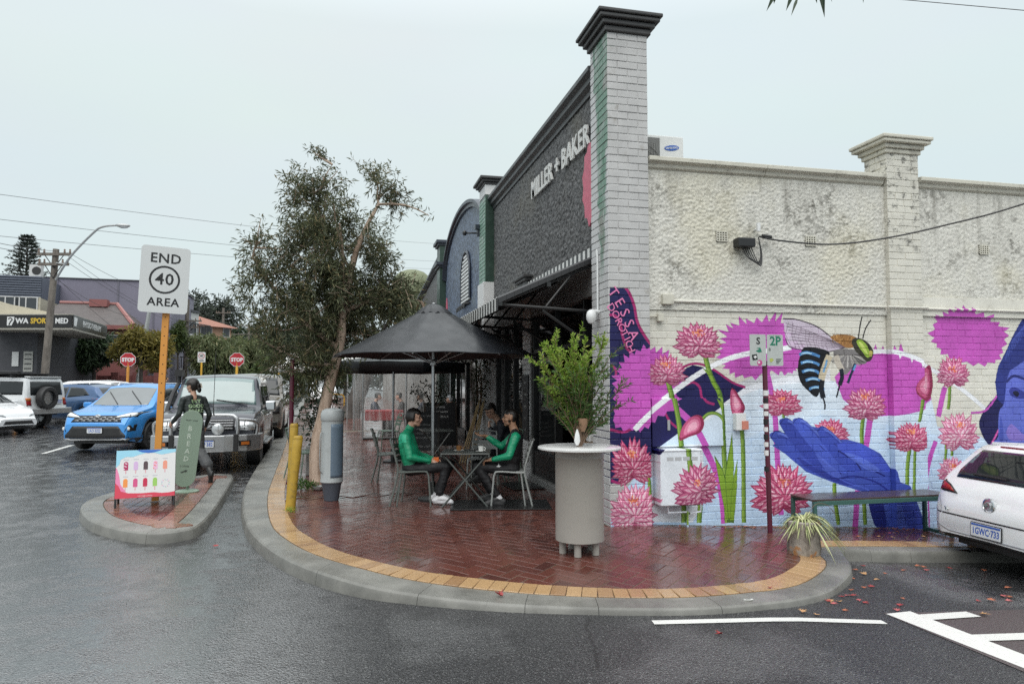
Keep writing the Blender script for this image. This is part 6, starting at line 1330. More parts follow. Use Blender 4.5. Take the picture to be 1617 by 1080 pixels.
# ================================================================== people: one continuous surface each, grown round a posed skeleton
def capsule(b, p, q, r0, r1, n=12):
    p, q = Vector(p), Vector(q); d = q - p; L = d.length
    if L < 1e-6: d = Vector((0, 0, 1)); L = 1e-6
    d /= L; a, c = frame(d); prof = [(-math.cos(k * PI / 8) * r0, math.sin(k * PI / 8) * r0) for k in range(0, 5)] + [(L + math.sin(k * PI / 8) * r1, math.cos(k * PI / 8) * r1) for k in range(0, 5)]
    v = [p + d * h + (a * math.cos(2 * PI * j / n) + c * math.sin(2 * PI * j / n)) * max(r, 1e-4) for h, r in prof for j in range(n)]; k = len(prof)
    b.add(v, [(i * n + j, i * n + (j + 1) % n, (i + 1) * n + (j + 1) % n, (i + 1) * n + j) for i in range(k - 1) for j in range(n)] + [tuple(range(n - 1, -1, -1)), tuple((k - 1) * n + j for j in range(n))])
class Figure:
    def __init__(s): s.b = MB(); s.bones = []
    def cap(s, p, q, r0, r1, m): capsule(s.b, p, q, r0, r1); s.bones.append((Vector(p), Vector(q), r0, r1, m)); return s
    def ell(s, c, r, m, M=None):
        T = Matrix.Translation(c) @ (M or Matrix()); s.b.ell((0, 0, 0), r, 16, 10, 0, T); a = max(range(3), key=lambda i: r[i]); e = Vector((0, 0, 0)); rr = sorted(r)[1]; e[a] = max(0, r[a] - rr) if r[a] > rr else 0
        s.bones.append((T @ (-e), T @ e, rr, rr, m)); return s
    def hand(s, wrist, d, palm_n, side, m, curl=.5, sc=1.):
        """palm and five bent fingers; d: pointing direction, palm_n: way the palm faces, side: towards the thumb"""
        d = Vector(d).normalized(); pn = Vector(palm_n); pn = (pn - d * pn.dot(d)).normalized(); sd = Vector(side); sd = (sd - d * sd.dot(d) - pn * sd.dot(pn)).normalized(); w_ = Vector(wrist)
        s.cap(w_ - d * .02, w_ + d * .03, .024 * sc, .027 * sc, m)
        for k, (o, L) in enumerate(((.030, .072), (.011, .080), (-.009, .074), (-.027, .058))):
            k0 = w_ + sd * o * sc + d * .088 * sc; s.cap(w_ + sd * o * .6 * sc + d * .02, k0, .0155 * sc, .0125 * sc, m)
            a = curl * (1 + .12 * k); d1 = d * math.cos(a) + pn * math.sin(a) + sd * o * 1.5; k1 = k0 + d1 * L * .55 * sc; d2 = d * math.cos(a * 2.1) + pn * math.sin(a * 2.1); s.cap(k0, k1, .0105 * sc, .0092 * sc, m); s.cap(k1, k1 + d2 * L * .5 * sc, .0092 * sc, .0075 * sc, m)
        t0 = w_ + sd * .024 * sc + d * .018; t1 = t0 + (sd * .9 + d * .7 + pn * .25).normalized() * .042 * sc; s.cap(t0, t1, .0145 * sc, .0115 * sc, m); s.cap(t1, t1 + (sd * .35 + d * .9 + pn * .3).normalized() * .033 * sc, .0110 * sc, .0085 * sc, m)
    def head(s, c, fwd, up, m, sc=1.):
        """c: centre of the skull; returns the head frame"""
        f = Vector(fwd).normalized(); u = Vector(up); u = (u - f * u.dot(f)).normalized(); l = u.cross(f); M = Matrix((f, l, u)).transposed().to_4x4(); M.translation = Vector(c); M = M @ Matrix.Diagonal((sc, sc, sc, 1))
        P = lambda x, y, z: M @ Vector((x, y, z)); Rm = M.to_3x3().normalized().to_4x4()
        s.ell(P(-.008, 0, .02), (.094 * sc, .076 * sc, .092 * sc), m, Rm); s.ell(P(.03, 0, -.03), (.058 * sc, .058 * sc, .075 * sc), m, Rm)
        s.cap(P(.068, 0, -.088), P(.055, 0, -.09), .022 * sc, .028 * sc, m); s.cap(P(.03, .042, -.075), P(.06, .015, -.09), .02 * sc, .02 * sc, m); s.cap(P(.03, -.042, -.075), P(.06, -.015, -.09), .02 * sc, .02 * sc, m)
        s.cap(P(.084, 0, .012), P(.106, 0, -.022), .008 * sc, .0125 * sc, m); s.cap(P(.088, 0, -.052), P(.084, 0, -.052), .014 * sc, .014 * sc, m)
        for q in (-1, 1): s.ell(P(.0, q * .078, -.008), (.018 * sc, .008 * sc, .03 * sc), m, Rm); s.cap(P(.078, q * .012, .022), P(.074, q * .045, .022), .012 * sc, .010 * sc, m); s.cap(P(.066, q * .036, -.022), P(.05, q * .05, -.03), .02 * sc, .02 * sc, m)
        return M
    def build(s, name, mats, parent, voxel=.008, smooth=4):
        o = link('tmp', s.b.mesh('tmp', mats[0])); r = o.modifiers.new('r', 'REMESH'); r.mode = 'VOXEL'; r.voxel_size = voxel; r.use_smooth_shade = True
        q = o.modifiers.new('s', 'SMOOTH'); q.factor = .5; q.iterations = smooth
        dg = bpy.context.evaluated_depsgraph_get(); me = bpy.data.meshes.new_from_object(o.evaluated_get(dg)); bpy.data.objects.remove(o)
        co = np.empty(len(me.vertices) * 3, np.float64); me.vertices.foreach_get('co', co); co = co.reshape(-1, 3)
        best = np.full(len(co), 1e9); lab = np.zeros(len(co), np.int32)
        for p, q_, r0, r1, m in s.bones:
            p_, d_ = np.array(p), np.array(q_ - p); L2 = max(1e-9, (d_ ** 2).sum()); t_ = np.clip(((co - p_) @ d_) / L2, 0, 1); dist = np.linalg.norm(co - p_ - t_[:, None] * d_, axis=1) - (r0 + (r1 - r0) * t_); k = dist < best; best[k] = dist[k]; lab[k] = m
        nr = np.empty(len(me.vertices) * 3); me.vertices.foreach_get('normal', nr); nr = nr.reshape(-1, 3); wr = np.array([0. if l == 0 else .0055 * (noise.noise(Vector(c) * 15) + .7 * noise.noise(Vector((c[0] * 10, c[1] * 10, c[2] * 34)))) for c, l in zip(co, lab)]); co = co + nr * wr[:, None]; me.vertices.foreach_set('co', co.ravel())
        me.materials.clear(); [me.materials.append(m) for m in mats]
        n = len(me.polygons); ls = np.empty(n, np.int32); me.polygons.foreach_get('loop_start', ls); vi = np.empty(len(me.loops), np.int32); me.loops.foreach_get('vertex_index', vi)
        me.polygons.foreach_set('material_index', lab[vi[ls]]); me.polygons.foreach_set('use_smooth', [True] * n); me.name = name; me.update()
        s.bvh = BVHTree.FromPolygons([tuple(c) for c in co], [tuple(p.vertices) for p in me.polygons]); return link(name, me, parent)
def project(me, M, bvh, off=.004):
    """lay a flat print (in M's xy plane, read from +z) onto a surface"""
    n = M.to_3x3() @ Vector((0, 0, 1)); n.normalize()
    for v in me.vertices:
        p = M @ Vector((v.co.x, v.co.y, 0)); h = bvh.ray_cast(p + n * .6, -n)
        v.co = (h[0] + n * (off + (.0008 if v.co.z > 0 else 0))) if h[0] else p
    me.update(); return me
def skin_mat(name, c): return mat(name, c, .45, var=.06, vs=20)
M_SK1 = skin_mat('light_skin', (.52, .31, .22)); M_SK2 = skin_mat('tan_skin', (.36, .20, .125))
def cloth(name, c, rough=.6, var=.12, bump=.25): return mat(name, c, rough, var=var, vs=9, bump=bump, bs=26)
M_GRN = cloth('green_jersey', (.008, .27, .135), .42); M_GRNL = cloth('light_green_yoke', (.03, .45, .26), .42); M_BLKC = cloth('black_cloth', (.007, .007, .009), .65); M_GREYC = cloth('charcoal_trouser', (.06, .062, .065)); M_WHSH = cloth('white_shoe', (.68, .68, .70), .5); M_DKSH = cloth('dark_shoe', (.04, .04, .042), .5)
M_HAIRB = mat('black_hair', (.010, .008, .007), .38, var=.4, vs=40, bump=.6, bs=90); M_HAIRS = mat('silver_hair', (.55, .56, .58), .5, var=.3, vs=40, bump=.5, bs=90); M_EYE = mat('dark_eye', (.012, .008, .006), .15); M_LIP = mat('lip', (.30, .12, .10), .45)
def face_bits(Mh, parent, brow=M_HAIRB, beard=None, bvh=None):
    for q in (-1, 1):
        b = MB(); b.ell((.0785, q * .029, .004), (.010, .014, .0085), 10, 6, 0, Mh); b.build('eye', M_EYE, parent)
        b = MB(); b.tube([Mh @ Vector((.089, q * .012, .026)), Mh @ Vector((.0885, q * .03, .031)), Mh @ Vector((.077, q * .048, .026))], .0048, 6); b.build('eyebrow', brow, parent)
    b = MB(); b.tube([Mh @ Vector((.090, -.024, -.054)), Mh @ Vector((.1005, 0, -.053)), Mh @ Vector((.090, .024, -.054))], .0055, 6); b.build('mouth', M_LIP, parent)
def hair_shell(Mh, parent, m, bvh, test, thick=.018, name='hair', seed=1.):
    """a cap of hair on the skull where test(x, y, z) holds, in head space"""
    b = MB(); n, k = 28, 18; inv = {}
    for j in range(k + 1):
        for i in range(n):
            th, ph = PI * j / k, 2 * PI * i / n; d = Vector((math.sin(th) * math.cos(ph), math.sin(th) * math.sin(ph), math.cos(th)))
            p0 = Mh @ Vector((0, 0, .01)); dw = (Mh.to_3x3() @ d).normalized(); h = bvh.ray_cast(p0 + dw * .25, -dw, .25); r = (h[0] - p0).length if h[0] else .09
            sc = Mh.to_3x3() @ Vector((1, 0, 0)); rl = r / sc.length; q = d * rl; t_ = test(q.x, q.y, q.z + .01) if rl < .135 else 0
            wob = 1 + .35 * noise.noise(d * 7 * seed) + .3 * noise.noise(d * 19)
            b.v.append(p0 + dw * (r + (thick * wob * t_ if t_ > 0 else min(r - .012, .066 * sc.length) - r)))
    b.f = [(j * n + i, (j + 1) * n + i, (j + 1) * n + (i + 1) % n, j * n + (i + 1) % n) for j in range(k) for i in range(n)]; b.mi = [0] * len(b.f)
    return fixn(b.build(name, m, parent, smooth=180))
def shoe(F, ankle, d, m, sc=1., sole=0.):
    a = Vector(ankle); d = Vector(d).normalized(); t_ = a + d * .17 * sc; z = sole
    F.cap(a + Vector((0, 0, -.01)), a - d * .045 + Vector((0, 0, -.035)), .042 * sc, .042 * sc, m); F.cap(a - d * .04 + Vector((0, 0, -.05)), t_ + Vector((0, 0, -.055)), .038 * sc, .034 * sc, m); F.cap(a + d * .03, t_ + Vector((0, 0, -.045)), .042 * sc, .032 * sc, m)
# ---------------- the two seated men and the man by the pier
def seated(name, label, loc, rz_, mats, pose, voxel=.0075, head_fwd=(1, 0, 0), hair=None, hairtest=None, lean=-.06, sc=1.):
    """local: x forward, y left. materials: 0 skin 1 torso 2 sleeve 3 trousers 4 shoes 5 sock/collar"""
    o = thing(name, label, 'person', loc, rz_); F = Figure(); z = .50
    hip = Vector((0, 0, z)); ch = Vector((lean, 0, z + .30)); sh_ = Vector((lean * 1.3 + pose.get('hunch', 0), 0, z + .46)); nk = sh_ + Vector((.03 + pose.get('hunch', 0) * .5, 0, .09)); hc = nk + Vector((.035 + pose.get('hunch', 0) * .6, 0, .115))
    for s_ in (-1, 1):
        F.cap(hip + Vector((-.02, s_ * .075, -.0)), hip + Vector((.05, s_ * .09, .0)), .105, .095, 3)
        F.cap((lean * .3, s_ * .06, z + .10), (lean * .8, s_ * .075, z + .26), .115, .115, 1); F.cap(ch + Vector((0, s_ * .07, 0)), sh_ + Vector((-.01, s_ * .10, -.06)), .115, .095, 1)
        F.cap(sh_ + Vector((0, s_ * .06, .0)), sh_ + Vector((0, s_ * .155, -.035)), .062, .066, 1)
    F.cap(sh_, nk + Vector((.01, 0, .02)), .062, .052, 1 if pose.get('collar') else 0); F.cap(nk, hc + Vector((-.01, 0, -.05)), .052, .056, 0)
    Mh = F.head(hc, head_fwd, (-.05, 0, 1), 0, 1.0 * sc)
    for s_, a in ((-1, pose['R']), (1, pose['L'])):
        S0 = sh_ + Vector((0, s_ * .175, -.04)); E, Wr = Vector(a['elbow']), Vector(a['wrist']); F.cap(S0, E, .066, .05, 2); F.cap(E, E + (Wr - E) * .88, .051, .036, 2); F.cap(E + (Wr - E) * .85, Wr, .026, .024, 0)
        F.hand(Wr, a['dir'], a['palm'], a['thumb'], 0, a.get('curl', .5))
    for s_, a in ((-1, pose['Rl']), (1, pose['Ll'])):
        H, K, A = hip + Vector((.04, s_ * .09, 0)), Vector(a['knee']), Vector(a['ankle']); F.cap(H, K, .092, .066, 3); F.cap(K, K + (A - K) * .85, .067, .052, 3); F.cap(K + (A - K) * .8, A, .046, .038, 5); shoe(F, A, a['toe'], 4)
    body = F.build('body', mats, o, voxel); face_bits(Mh, o)
    if hair: hair_shell(Mh, o, hair, F.bvh, hairtest)
    o['bvh_ok'] = 1; del o['bvh_ok']; return o, F, Mh
short = lambda x, y, z: 1. if z > .045 - .0 * x and x < .075 else (.6 if (x < .0 and z > -.05) else 0)
fringe = lambda x, y, z: 1.25 if z > .052 or (x < .02 and z > -.03) else (.8 if x < -.03 and z > -.05 else 0)
m1, F1_, H1 = seated('person', 'seated man in bright green jacket, black trousers and white sneakers', (.90, 9.73, -.02), EA, [M_SK1, M_GRN, M_GRN, M_BLKC, M_WHSH, M_WHSH],
    dict(hunch=.02, collar=1, R=dict(elbow=(.0, -.25, .66), wrist=(.27, -.13, .60), dir=(.9, .25, -.15), palm=(0, .3, -1), thumb=(.2, 1, .3), curl=.55), L=dict(elbow=(.02, .25, .66), wrist=(.27, .12, .60), dir=(.9, -.3, -.1), palm=(0, -.3, -1), thumb=(.2, -1, .3), curl=.6),
         Rl=dict(knee=(.47, -.12, .53), ankle=(.36, -.12, .12), toe=(1, -.05, 0)), Ll=dict(knee=(.49, .12, .53), ankle=(.30, .10, .12), toe=(1, .08, 0))), hair=M_HAIRB, hairtest=fringe, lean=-.07, head_fwd=(1, -.08, -.08))
b = MB(); b.box(.33, -.12, .62, .07, .02, .06); b.build('orange_pocket_flap', mat('orange_cloth', (.65, .14, .02), .5), m1, bevel=.006)
me = text_mesh('I', .001)
for nm_, poly in (('shoulder_panel', [(-.07, -.05), (.07, -.06), (.06, .05), (-.05, .06)]),):
    T = face((0, 0, 0), (-.55, -.83, .25)); T.translation = Vector((-.10, -.19, .90)); b = MB(); b.prism([(-.08, -.07), (.08, -.05), (.06, .05), (-.06, .06)], .001, Matrix()); me = b.mesh(nm_, M_GRNL)
    bm = bmesh.new(); bm.from_mesh(me); bmesh.ops.subdivide_edges(bm, edges=bm.edges, cuts=4, use_grid_fill=True); bm.to_mesh(me); bm.free(); link(nm_, project(me, T, F1_.bvh, .003), m1)
m2, F2_, H2 = seated('person', 'bearded man in black vest and green sleeves gesturing across the table', (2.17, 9.40, -.02), EA + PI, [M_SK2, M_BLKC, M_GRN, M_BLKC, M_DKSH, M_WHSH],
    dict(hunch=.0, L=dict(elbow=(.02, .27, .68), wrist=(.24, .20, .63), dir=(.95, -.2, -.1), palm=(0, -.3, -1), thumb=(.2, -1, .3), curl=.6), R=dict(elbow=(.12, -.26, .76), wrist=(.33, -.22, .90), dir=(.95, .05, .18), palm=(-.1, .1, 1), thumb=(.1, 1, .2), curl=.18),
         Rl=dict(knee=(.46, -.13, .53), ankle=(.24, -.14, .12), toe=(1, 0, 0)), Ll=dict(knee=(.44, .12, .53), ankle=(.14, .14, .11), toe=(1, .1, 0))), hair=M_HAIRB, hairtest=lambda x, y, z: .55 if (z > .05 and x < .072) or (x < -.02 and z > -.045) else 0, lean=-.05, head_fwd=(1, .02, .0))
hair_shell(H2, m2, M_HAIRB, F2_.bvh, lambda x, y, z: .3 if (-.115 < z < -.06 and x > .03) or (z < -.02 and z > -.08 and .0 < x < .035 and abs(y) > .045) else 0, .012, 'beard', 2.)
b = MB(); T = face((0, 0, 0), (.3, .9, .1)); b.prism([(.02 * math.cos(k * PI / 8), .028 * math.sin(k * PI / 8)) for k in range(16)], .001); me = b.mesh('chest_badge', M_WHITE); T = face((0, 0, 0), (.85, .45, .15)); T.translation = Vector((.08, .11, .86)); link('chest_badge', project(me, T, F2_.bvh, .003), m2)
b = MB(); b.prism([(-.03, -.02), (-.01, -.01), (0, .03), (.012, -.005), (.035, -.01), (.01, -.025)], .001); me = b.mesh('trouser_logo', M_WHITE); T = face((0, 0, 0), (.1, .95, .2)); T.translation = Vector((.16, .2, .56)); link('trouser_logo', project(me, T, F2_.bvh, .003), m2)
m3, F3_, H3 = seated('person', 'dark haired man in navy top bowed over beside the grey pier', (2.52, 11.45, 0), EA + PI + .3, [M_SK1, cloth('navy_top', (.012, .014, .022)), cloth('navy_top', (0, 0, 0)), M_BLKC, M_DKSH, M_BLKC],
    dict(hunch=.08, L=dict(elbow=(.14, .24, .70), wrist=(.24, .05, .90), dir=(.1, -.3, 1), palm=(-1, 0, 0), thumb=(0, -1, .3), curl=1.0), R=dict(elbow=(.1, -.25, .7), wrist=(.32, -.1, .72), dir=(1, .2, 0), palm=(0, 0, -1), thumb=(0, 1, 0), curl=.5),
         Rl=dict(knee=(.46, -.13, .53), ankle=(.4, -.14, .12), toe=(1, 0, 0)), Ll=dict(knee=(.44, .12, .53), ankle=(.42, .14, .12), toe=(1, .1, 0))), voxel=.011, hair=M_HAIRB, hairtest=short, lean=-.02, head_fwd=(1, .25, -.55))
b = MB(); b.tube([H3 @ Vector((.02, -.07, .002)), H3 @ Vector((.095, -.03, .004)), H3 @ Vector((.1, .03, .004)), H3 @ Vector((.02, .07, .002))], .003, 5); b.build('glasses', M_BLACK, m3)
for lb, loc, a, c1, c2, hr in (('silver haired person in dark jacket seated past the chalkboards', (2.72, 18.6, .02), 2.6, (.02, .02, .024), (.35, .35, .36), M_HAIRS), ('customer in dark navy seated at the left behind the plastic blinds', (.95, 22.4, .05), -.2, (.03, .04, .07), (.03, .04, .07), M_HAIRB), ('customer in black seated in the middle behind the plastic blinds', (1.65, 22.0, .05), 3.0, (.015, .015, .016), (.015, .015, .016), M_HAIRB), ('customer in grey cap seated at the right behind the plastic blinds', (2.25, 21.6, .05), 2.8, (.06, .06, .065), (.03, .03, .035), M_HAIRB)):
    mm = cloth('cloth_%d' % int(c1[2] * 10000), c1); m_, f_, h_ = seated('person', lb, loc, a, [M_SK1, mm, cloth('sleeve_%d' % int(c2[0] * 10000), c2), M_BLKC, M_DKSH, mm],
        dict(hunch=.03, R=dict(elbow=(.08, -.25, .70), wrist=(.32, -.12, .74), dir=(.9, .25, 0), palm=(0, 0, -1), thumb=(0, 1, 0)), L=dict(elbow=(.08, .25, .70), wrist=(.32, .12, .74), dir=(.9, -.25, 0), palm=(0, 0, -1), thumb=(0, -1, 0)),
             Rl=dict(knee=(.45, -.12, .52), ankle=(.42, -.12, .12), toe=(1, 0, 0)), Ll=dict(knee=(.45, .12, .52), ankle=(.42, .12, .12), toe=(1, 0, 0))), voxel=.014, hair=hr, hairtest=short)
# ---------------- the woman crossing the island
wo = thing('person', 'walking person in black top printed EAT GOOD BREAD stepping off the island', 'person', (-2.42, 12.75, 0), math.atan2(.84, -.54)); F = Figure(); z = .90
hip = Vector((0, 0, z)); 
for s_ in (-1, 1):
    F.cap((-.01, s_ * .07, z - .03), (.0, s_ * .075, z + .06), .098, .085, 2); F.cap((.0, s_ * .055, z + .1), (.02, s_ * .065, z + .28), .088, .098, 1); F.cap((.02, s_ * .065, z + .28), (.03, s_ * .085, z + .42), .100, .075, 1); F.cap((.03, s_ * .05, z + .47), (.03, s_ * .135, z + .445), .052, .055, 1)
F.cap((.03, 0, z + .46), (.045, 0, z + .56), .05, .045, 0); Mh = F.head((.065, .01, z + .665), (.75, .62, -.12), (0, 0, 1), 0, .95)
for s_, E, Wr in ((1, (.02, .235, z + .20), (.20, .27, z + .06)), (-1, (-.04, -.24, z + .19), (.10, -.24, z - .02))):
    E, Wr = Vector(E), Vector(Wr); F.cap((.03, s_ * .165, z + .44), E, .054, .043, 1); F.cap(E, E + (Wr - E) * .9, .043, .031, 1); F.cap(E + (Wr - E) * .85, Wr, .023, .021, 0); F.hand(Wr, (Wr - E), (0, -s_, 0), (1, 0, .3), 0, .55, .9)
# left leg leads, right leg pushes off behind
F.cap((0, .08, z - .02), (.16, .09, .50), .095, .078, 2); F.cap((.16, .09, .50), (.16, .09, .17), .08, .085, 2); F.cap((.16, .09, .2), (.15, .09, .12), .05, .045, 3); shoe(F, (.15, .09, .11), (1, .1, 0), 3)
F.cap((0, -.08, z - .02), (-.02, -.10, .50), .095, .08, 2); F.cap((-.02, -.10, .50), (-.27, -.13, .28), .082, .088, 2); F.cap((-.27, -.13, .28), (-.36, -.14, .18), .05, .046, 3); F.cap((-.37, -.14, .165), (-.38, -.14, .02), .044, .036, 3); F.cap((-.40, -.14, .16), (-.42, -.14, .12), .036, .032, 3); F.cap((-.38, -.14, .04), (-.33, -.14, .02), .03, .026, 3)
F.build('body', [M_SK1, cloth('black_green_tee', (.013, .020, .019)), M_GREYC, mat('black_boot', (.012, .012, .012), .35)], wo, .008, 5); face_bits(Mh, wo)
hair_shell(Mh, wo, M_HAIRB, F.bvh, lambda x, y, z: 1.3 if z > .02 or x < .0 else 0, .02)
b = MB(); b.ell((-.095, -.01, -.01), (.05, .055, .065), 14, 10, 0, Mh); b.ell((-.11, -.01, -.075), (.035, .04, .06), 12, 8, 0, Mh); b.build('hair_bun', M_HAIRB, wo, smooth=180)
b = MB(); b.ell((.0, 0, .055), (.105, .088, .062), 18, 10, 0, Mh); b.prism([(.05, -.07), (.16, -.05), (.175, 0), (.16, .05), (.05, .07)], .008, Mh @ Matrix.Translation((0, 0, .045))); b.build('cap', mat('black_cap', (.014, .013, .015), .6), wo, smooth=60)
b = MB(); b.tube([Mh @ Vector((-.138, -.03, .03)), Mh @ Vector((-.15, -.03, -.05))], .012, 8); b.build('hair_clip', mat('pale_clip', (.55, .5, .42), .3), wo)
M_TEEP = mat('pale_green_print', (.34, .48, .28), .6); T = face((0, 0, 0), (-1, 0, .05)); 
for i, tx in enumerate(('EAT', 'GOOD', 'BREAD')):
    me = text_mesh(tx, .078, .0004, .002, space=1.08, res=3); me.materials.append(M_TEEP); Tt = T.copy(); Tt.translation = Vector((-.02, -.01, z + .41 - i * .078)); link('printed_line', project(me, Tt, F.bvh, .004), wo)
# ================================================================== vehicles
M_TYRE = mat('tyre_rubber', (.016, .016, .017), .55, var=.3); M_RIM = mat('alloy_rim', (.42, .43, .44), .3, .85, var=.05); M_RIMD = mat('dark_alloy', (.06, .062, .065), .3, .7)
M_TRIM = mat('black_trim', (.018, .018, .019), .45); M_CHROME = mat('chrome', (.62, .63, .64), .12, 1.0, var=.02); M_SILV = mat('satin_silver', (.46, .47, .48), .32, .75, var=.05)
M_LAMP = mat('headlamp_glass', (.55, .57, .58), .08, .35, var=.15, vs=14); M_LAMPW = mat('lamp_white', (.75, .76, .74), .15); M_TAIL = mat('tail_lamp', (.28, .012, .012), .12); M_AMBL = mat('amber_lens', (.55, .16, .03), .15)
M_CGLASS = mat('car_glass', (.016, .019, .021), .03, var=.05, ior=1.52); M_WSCR = mat('windscreen_sky_sheen', (.11, .125, .13), .04, var=.25, vs=3, ior=2.1); M_TGLASS = mat('tinted_windscreen', (.14, .215, .21), .04, var=.2, ior=2.0); M_PLATE = mat('plate_white', (.70, .72, .74), .35); M_PLB = mat('plate_blue', (.03, .10, .42), .4)  # paler SUV windscreen base colour stands in for reflected sky
def paint(name, c, metal=.15, rough=.28):
    t = NT(name); n = t.noise(2, 3); t.color(t.mix(n, tuple(x * .94 for x in c), tuple(x * 1.05 for x in c)))
    d = t.vor(90); beads = t.ramp(d, .15, .42, 1, 0)          # rain beads
    t.rough(rough); t.b.inputs['Metallic'].default_value = metal; t.b.inputs['Coat Weight'].default_value = .8; t.b.inputs['Coat Roughness'].default_value = .06
    t.bump(beads, .12, .004); return t.m
def wheel_parts(r, wd, dark=False, spokes=5):
    key = ('wheel', round(r, 3), wd, dark, spokes)
    if key in cache: return cache[key]
    b = MB(); RY = Matrix.Rotation(PI / 2, 4, 'X'); ri = r * .66
    b.lathe([(ri, -wd / 2), (r * .93, -wd / 2), (r * .985, -wd * .40), (r, -wd * .28), (r, wd * .28), (r * .985, wd * .40), (r * .93, wd / 2), (ri, wd / 2), (ri, -wd / 2)], 28, M=RY, capb=False, capt=False)
    ty = b.mesh('tyre', M_TYRE, 40); b = MB()
    b.lathe([(ri * 1.01, -wd * .48), (ri * .97, -wd * .45), (ri * .93, -wd * .2), (ri * .93, .1 * wd), (.001, .1 * wd)], 28, M=RY, capb=False)
    for k in range(spokes):
        a = 2 * PI * k / spokes
        for da in (-.16, .16): b.box(0, 0, 0, ri * .86, .022, ri * .17, 0, 0, Matrix.Rotation(a + da, 4, 'Y') @ Matrix.Translation((ri * .5, wd * .38, 0)))
    b.lathe([(.001, -wd * .46), (ri * .16, -wd * .45), (ri * .24, -wd * .38)], 14, M=RY, capt=False)
    # face outwards on +y
    rm = b.mesh('rim', M_RIMD if dark else M_RIM, 40); rm.transform(Matrix.Diagonal((1, -1, 1, 1))); rm.flip_normals()
    cache[key] = (ty, rm); return cache[key]
class Car:
    def __init__(c, name, label, loc, head, L, W, prof, shoulder, plan, wr, m, wb, rt, xo=0., tyre_w=.23, base=.22, dark=False, pitch=0., roll=0., group=None, zoff=-.13, arch=1.13, spokes=5, zr_=None):
        """x forward, y left. prof: centre-line top (x, z); shoulder: belt line (x, z); plan: half width (x, f)"""
        c.o = thing(name, label, 'car', (loc[0], loc[1], (rz(*loc) if zr_ is None else zr_)), head, group); c.o.rotation_euler = (roll, pitch, head); c.L, c.W, c.m = L, W, m
        h = L / 2; X = sorted(set([-h, -h + .01, -h + .03, -h + .06, h - .06, h - .03, h - .01, h] + [-h + L * k / 84 for k in range(85)]))
        def sp(P, w_=.05):
            xs_, zs_ = zip(*sorted(P)); g = lambda x: float(np.interp(x, xs_, zs_)); return lambda x: (g(x - w_) + 2 * g(x) + g(x + w_)) / 4
        zt, zsf, wf = sp(prof), sp(shoulder), sp(plan, .02); zmax = max(z for x, z in prof); c.zt, c.zs, c.wf = zt, zsf, lambda x: wf(x) * W / 2
        ax = (xo + wb / 2, xo - wb / 2); c.b = MB(); ns = None
        def zb(x):
            z = base + .10 * max(0, (abs(x) - h + .5) / .5) ** 2
            for a in ax:
                ra = rt * arch
                if abs(x - a) < ra: z = max(z, rt * .98 + math.sqrt(ra * ra - (x - a) ** 2) * .98)
            return z
        for x in X:
            w_, zs_, t_ = wf(x) * W / 2, zsf(x), zt(x); z0 = min(zb(x), zs_ - .12); t_ = max(t_, zs_ + .005); f = min(1, max(0, (t_ - zs_ - .10) / max(.05, zmax - zs_ - .12)))
            wt = w_ * .93 + (wr * W / 2 - w_ * .93) * f; zm = z0 + (zs_ - z0) * .45
            half = [(0, z0 + .02), (w_ * .8, z0 + .01), (w_ * .95, z0), (w_ * .985, z0 + .05), (w_, zm), (w_ * .995, zs_ - (zs_ - zm) * .45), (w_ * .975, zs_ - .03), (w_ * .945, zs_),
                    (w_ * .945 + (wt - w_ * .945) * .33, zs_ + (t_ - zs_) * .33 * (.4 + .6 * f)), (w_ * .945 + (wt - w_ * .945) * .72, zs_ + (t_ - zs_) * (.45 + .25 * f)), (wt, zs_ + (t_ - zs_) * (.62 + .27 * f)), (wt * (.88 + .07 * f), zs_ + (t_ - zs_) * (.84 + .12 * f)), (wt * .62, zs_ + (t_ - zs_) * .985), (0, t_ + .012 * f)]
            ns = len(half) * 2 - 2; c.b.v += [(x, y, z) for y, z in half] + [(x, -y, z) for y, z in half[-2:0:-1]]
        k = len(X); c.b.f = [(i * ns + j, i * ns + (j + 1) % ns, (i + 1) * ns + (j + 1) % ns, (i + 1) * ns + j) for i in range(k - 1) for j in range(ns)] + [tuple(range(ns - 1, -1, -1)), tuple((k - 1) * ns + j for j in range(ns))]; c.b.mi = [0] * len(c.b.f)
        c.body = c.b.build('body', m, c.o, smooth=38); c.bvh = BVHTree.FromPolygons(c.b.v, c.b.f)
        ty, rm = wheel_parts(rt, tyre_w, dark, spokes)
        for a in ax:
            for s_ in (1, -1):
                t_ = link('wheel', ty, c.o); t_.location = (a, s_ * (W / 2 - tyre_w / 2 - .015), rt); t_.rotation_euler = (0, rng.uniform(0, 1), 0 if s_ > 0 else PI); q = link('rim', rm, t_)
        u = MB(); u.bb(-h + .25, h - .25, -W * .36, W * .36, base - .02, base + .25); u.build('underbody', M_TRIM, c.o)
    AX = {'F': ((0, 1, 0), (0, 0, 1), (1, 0, 0)), 'B': ((0, -1, 0), (0, 0, 1), (-1, 0, 0)), 'L': ((-1, 0, 0), (0, 0, 1), (0, 1, 0)), 'R': ((1, 0, 0), (0, 0, 1), (0, -1, 0)), 'T': ((0, -1, 0), (1, 0, 0), (0, 0, 1))}
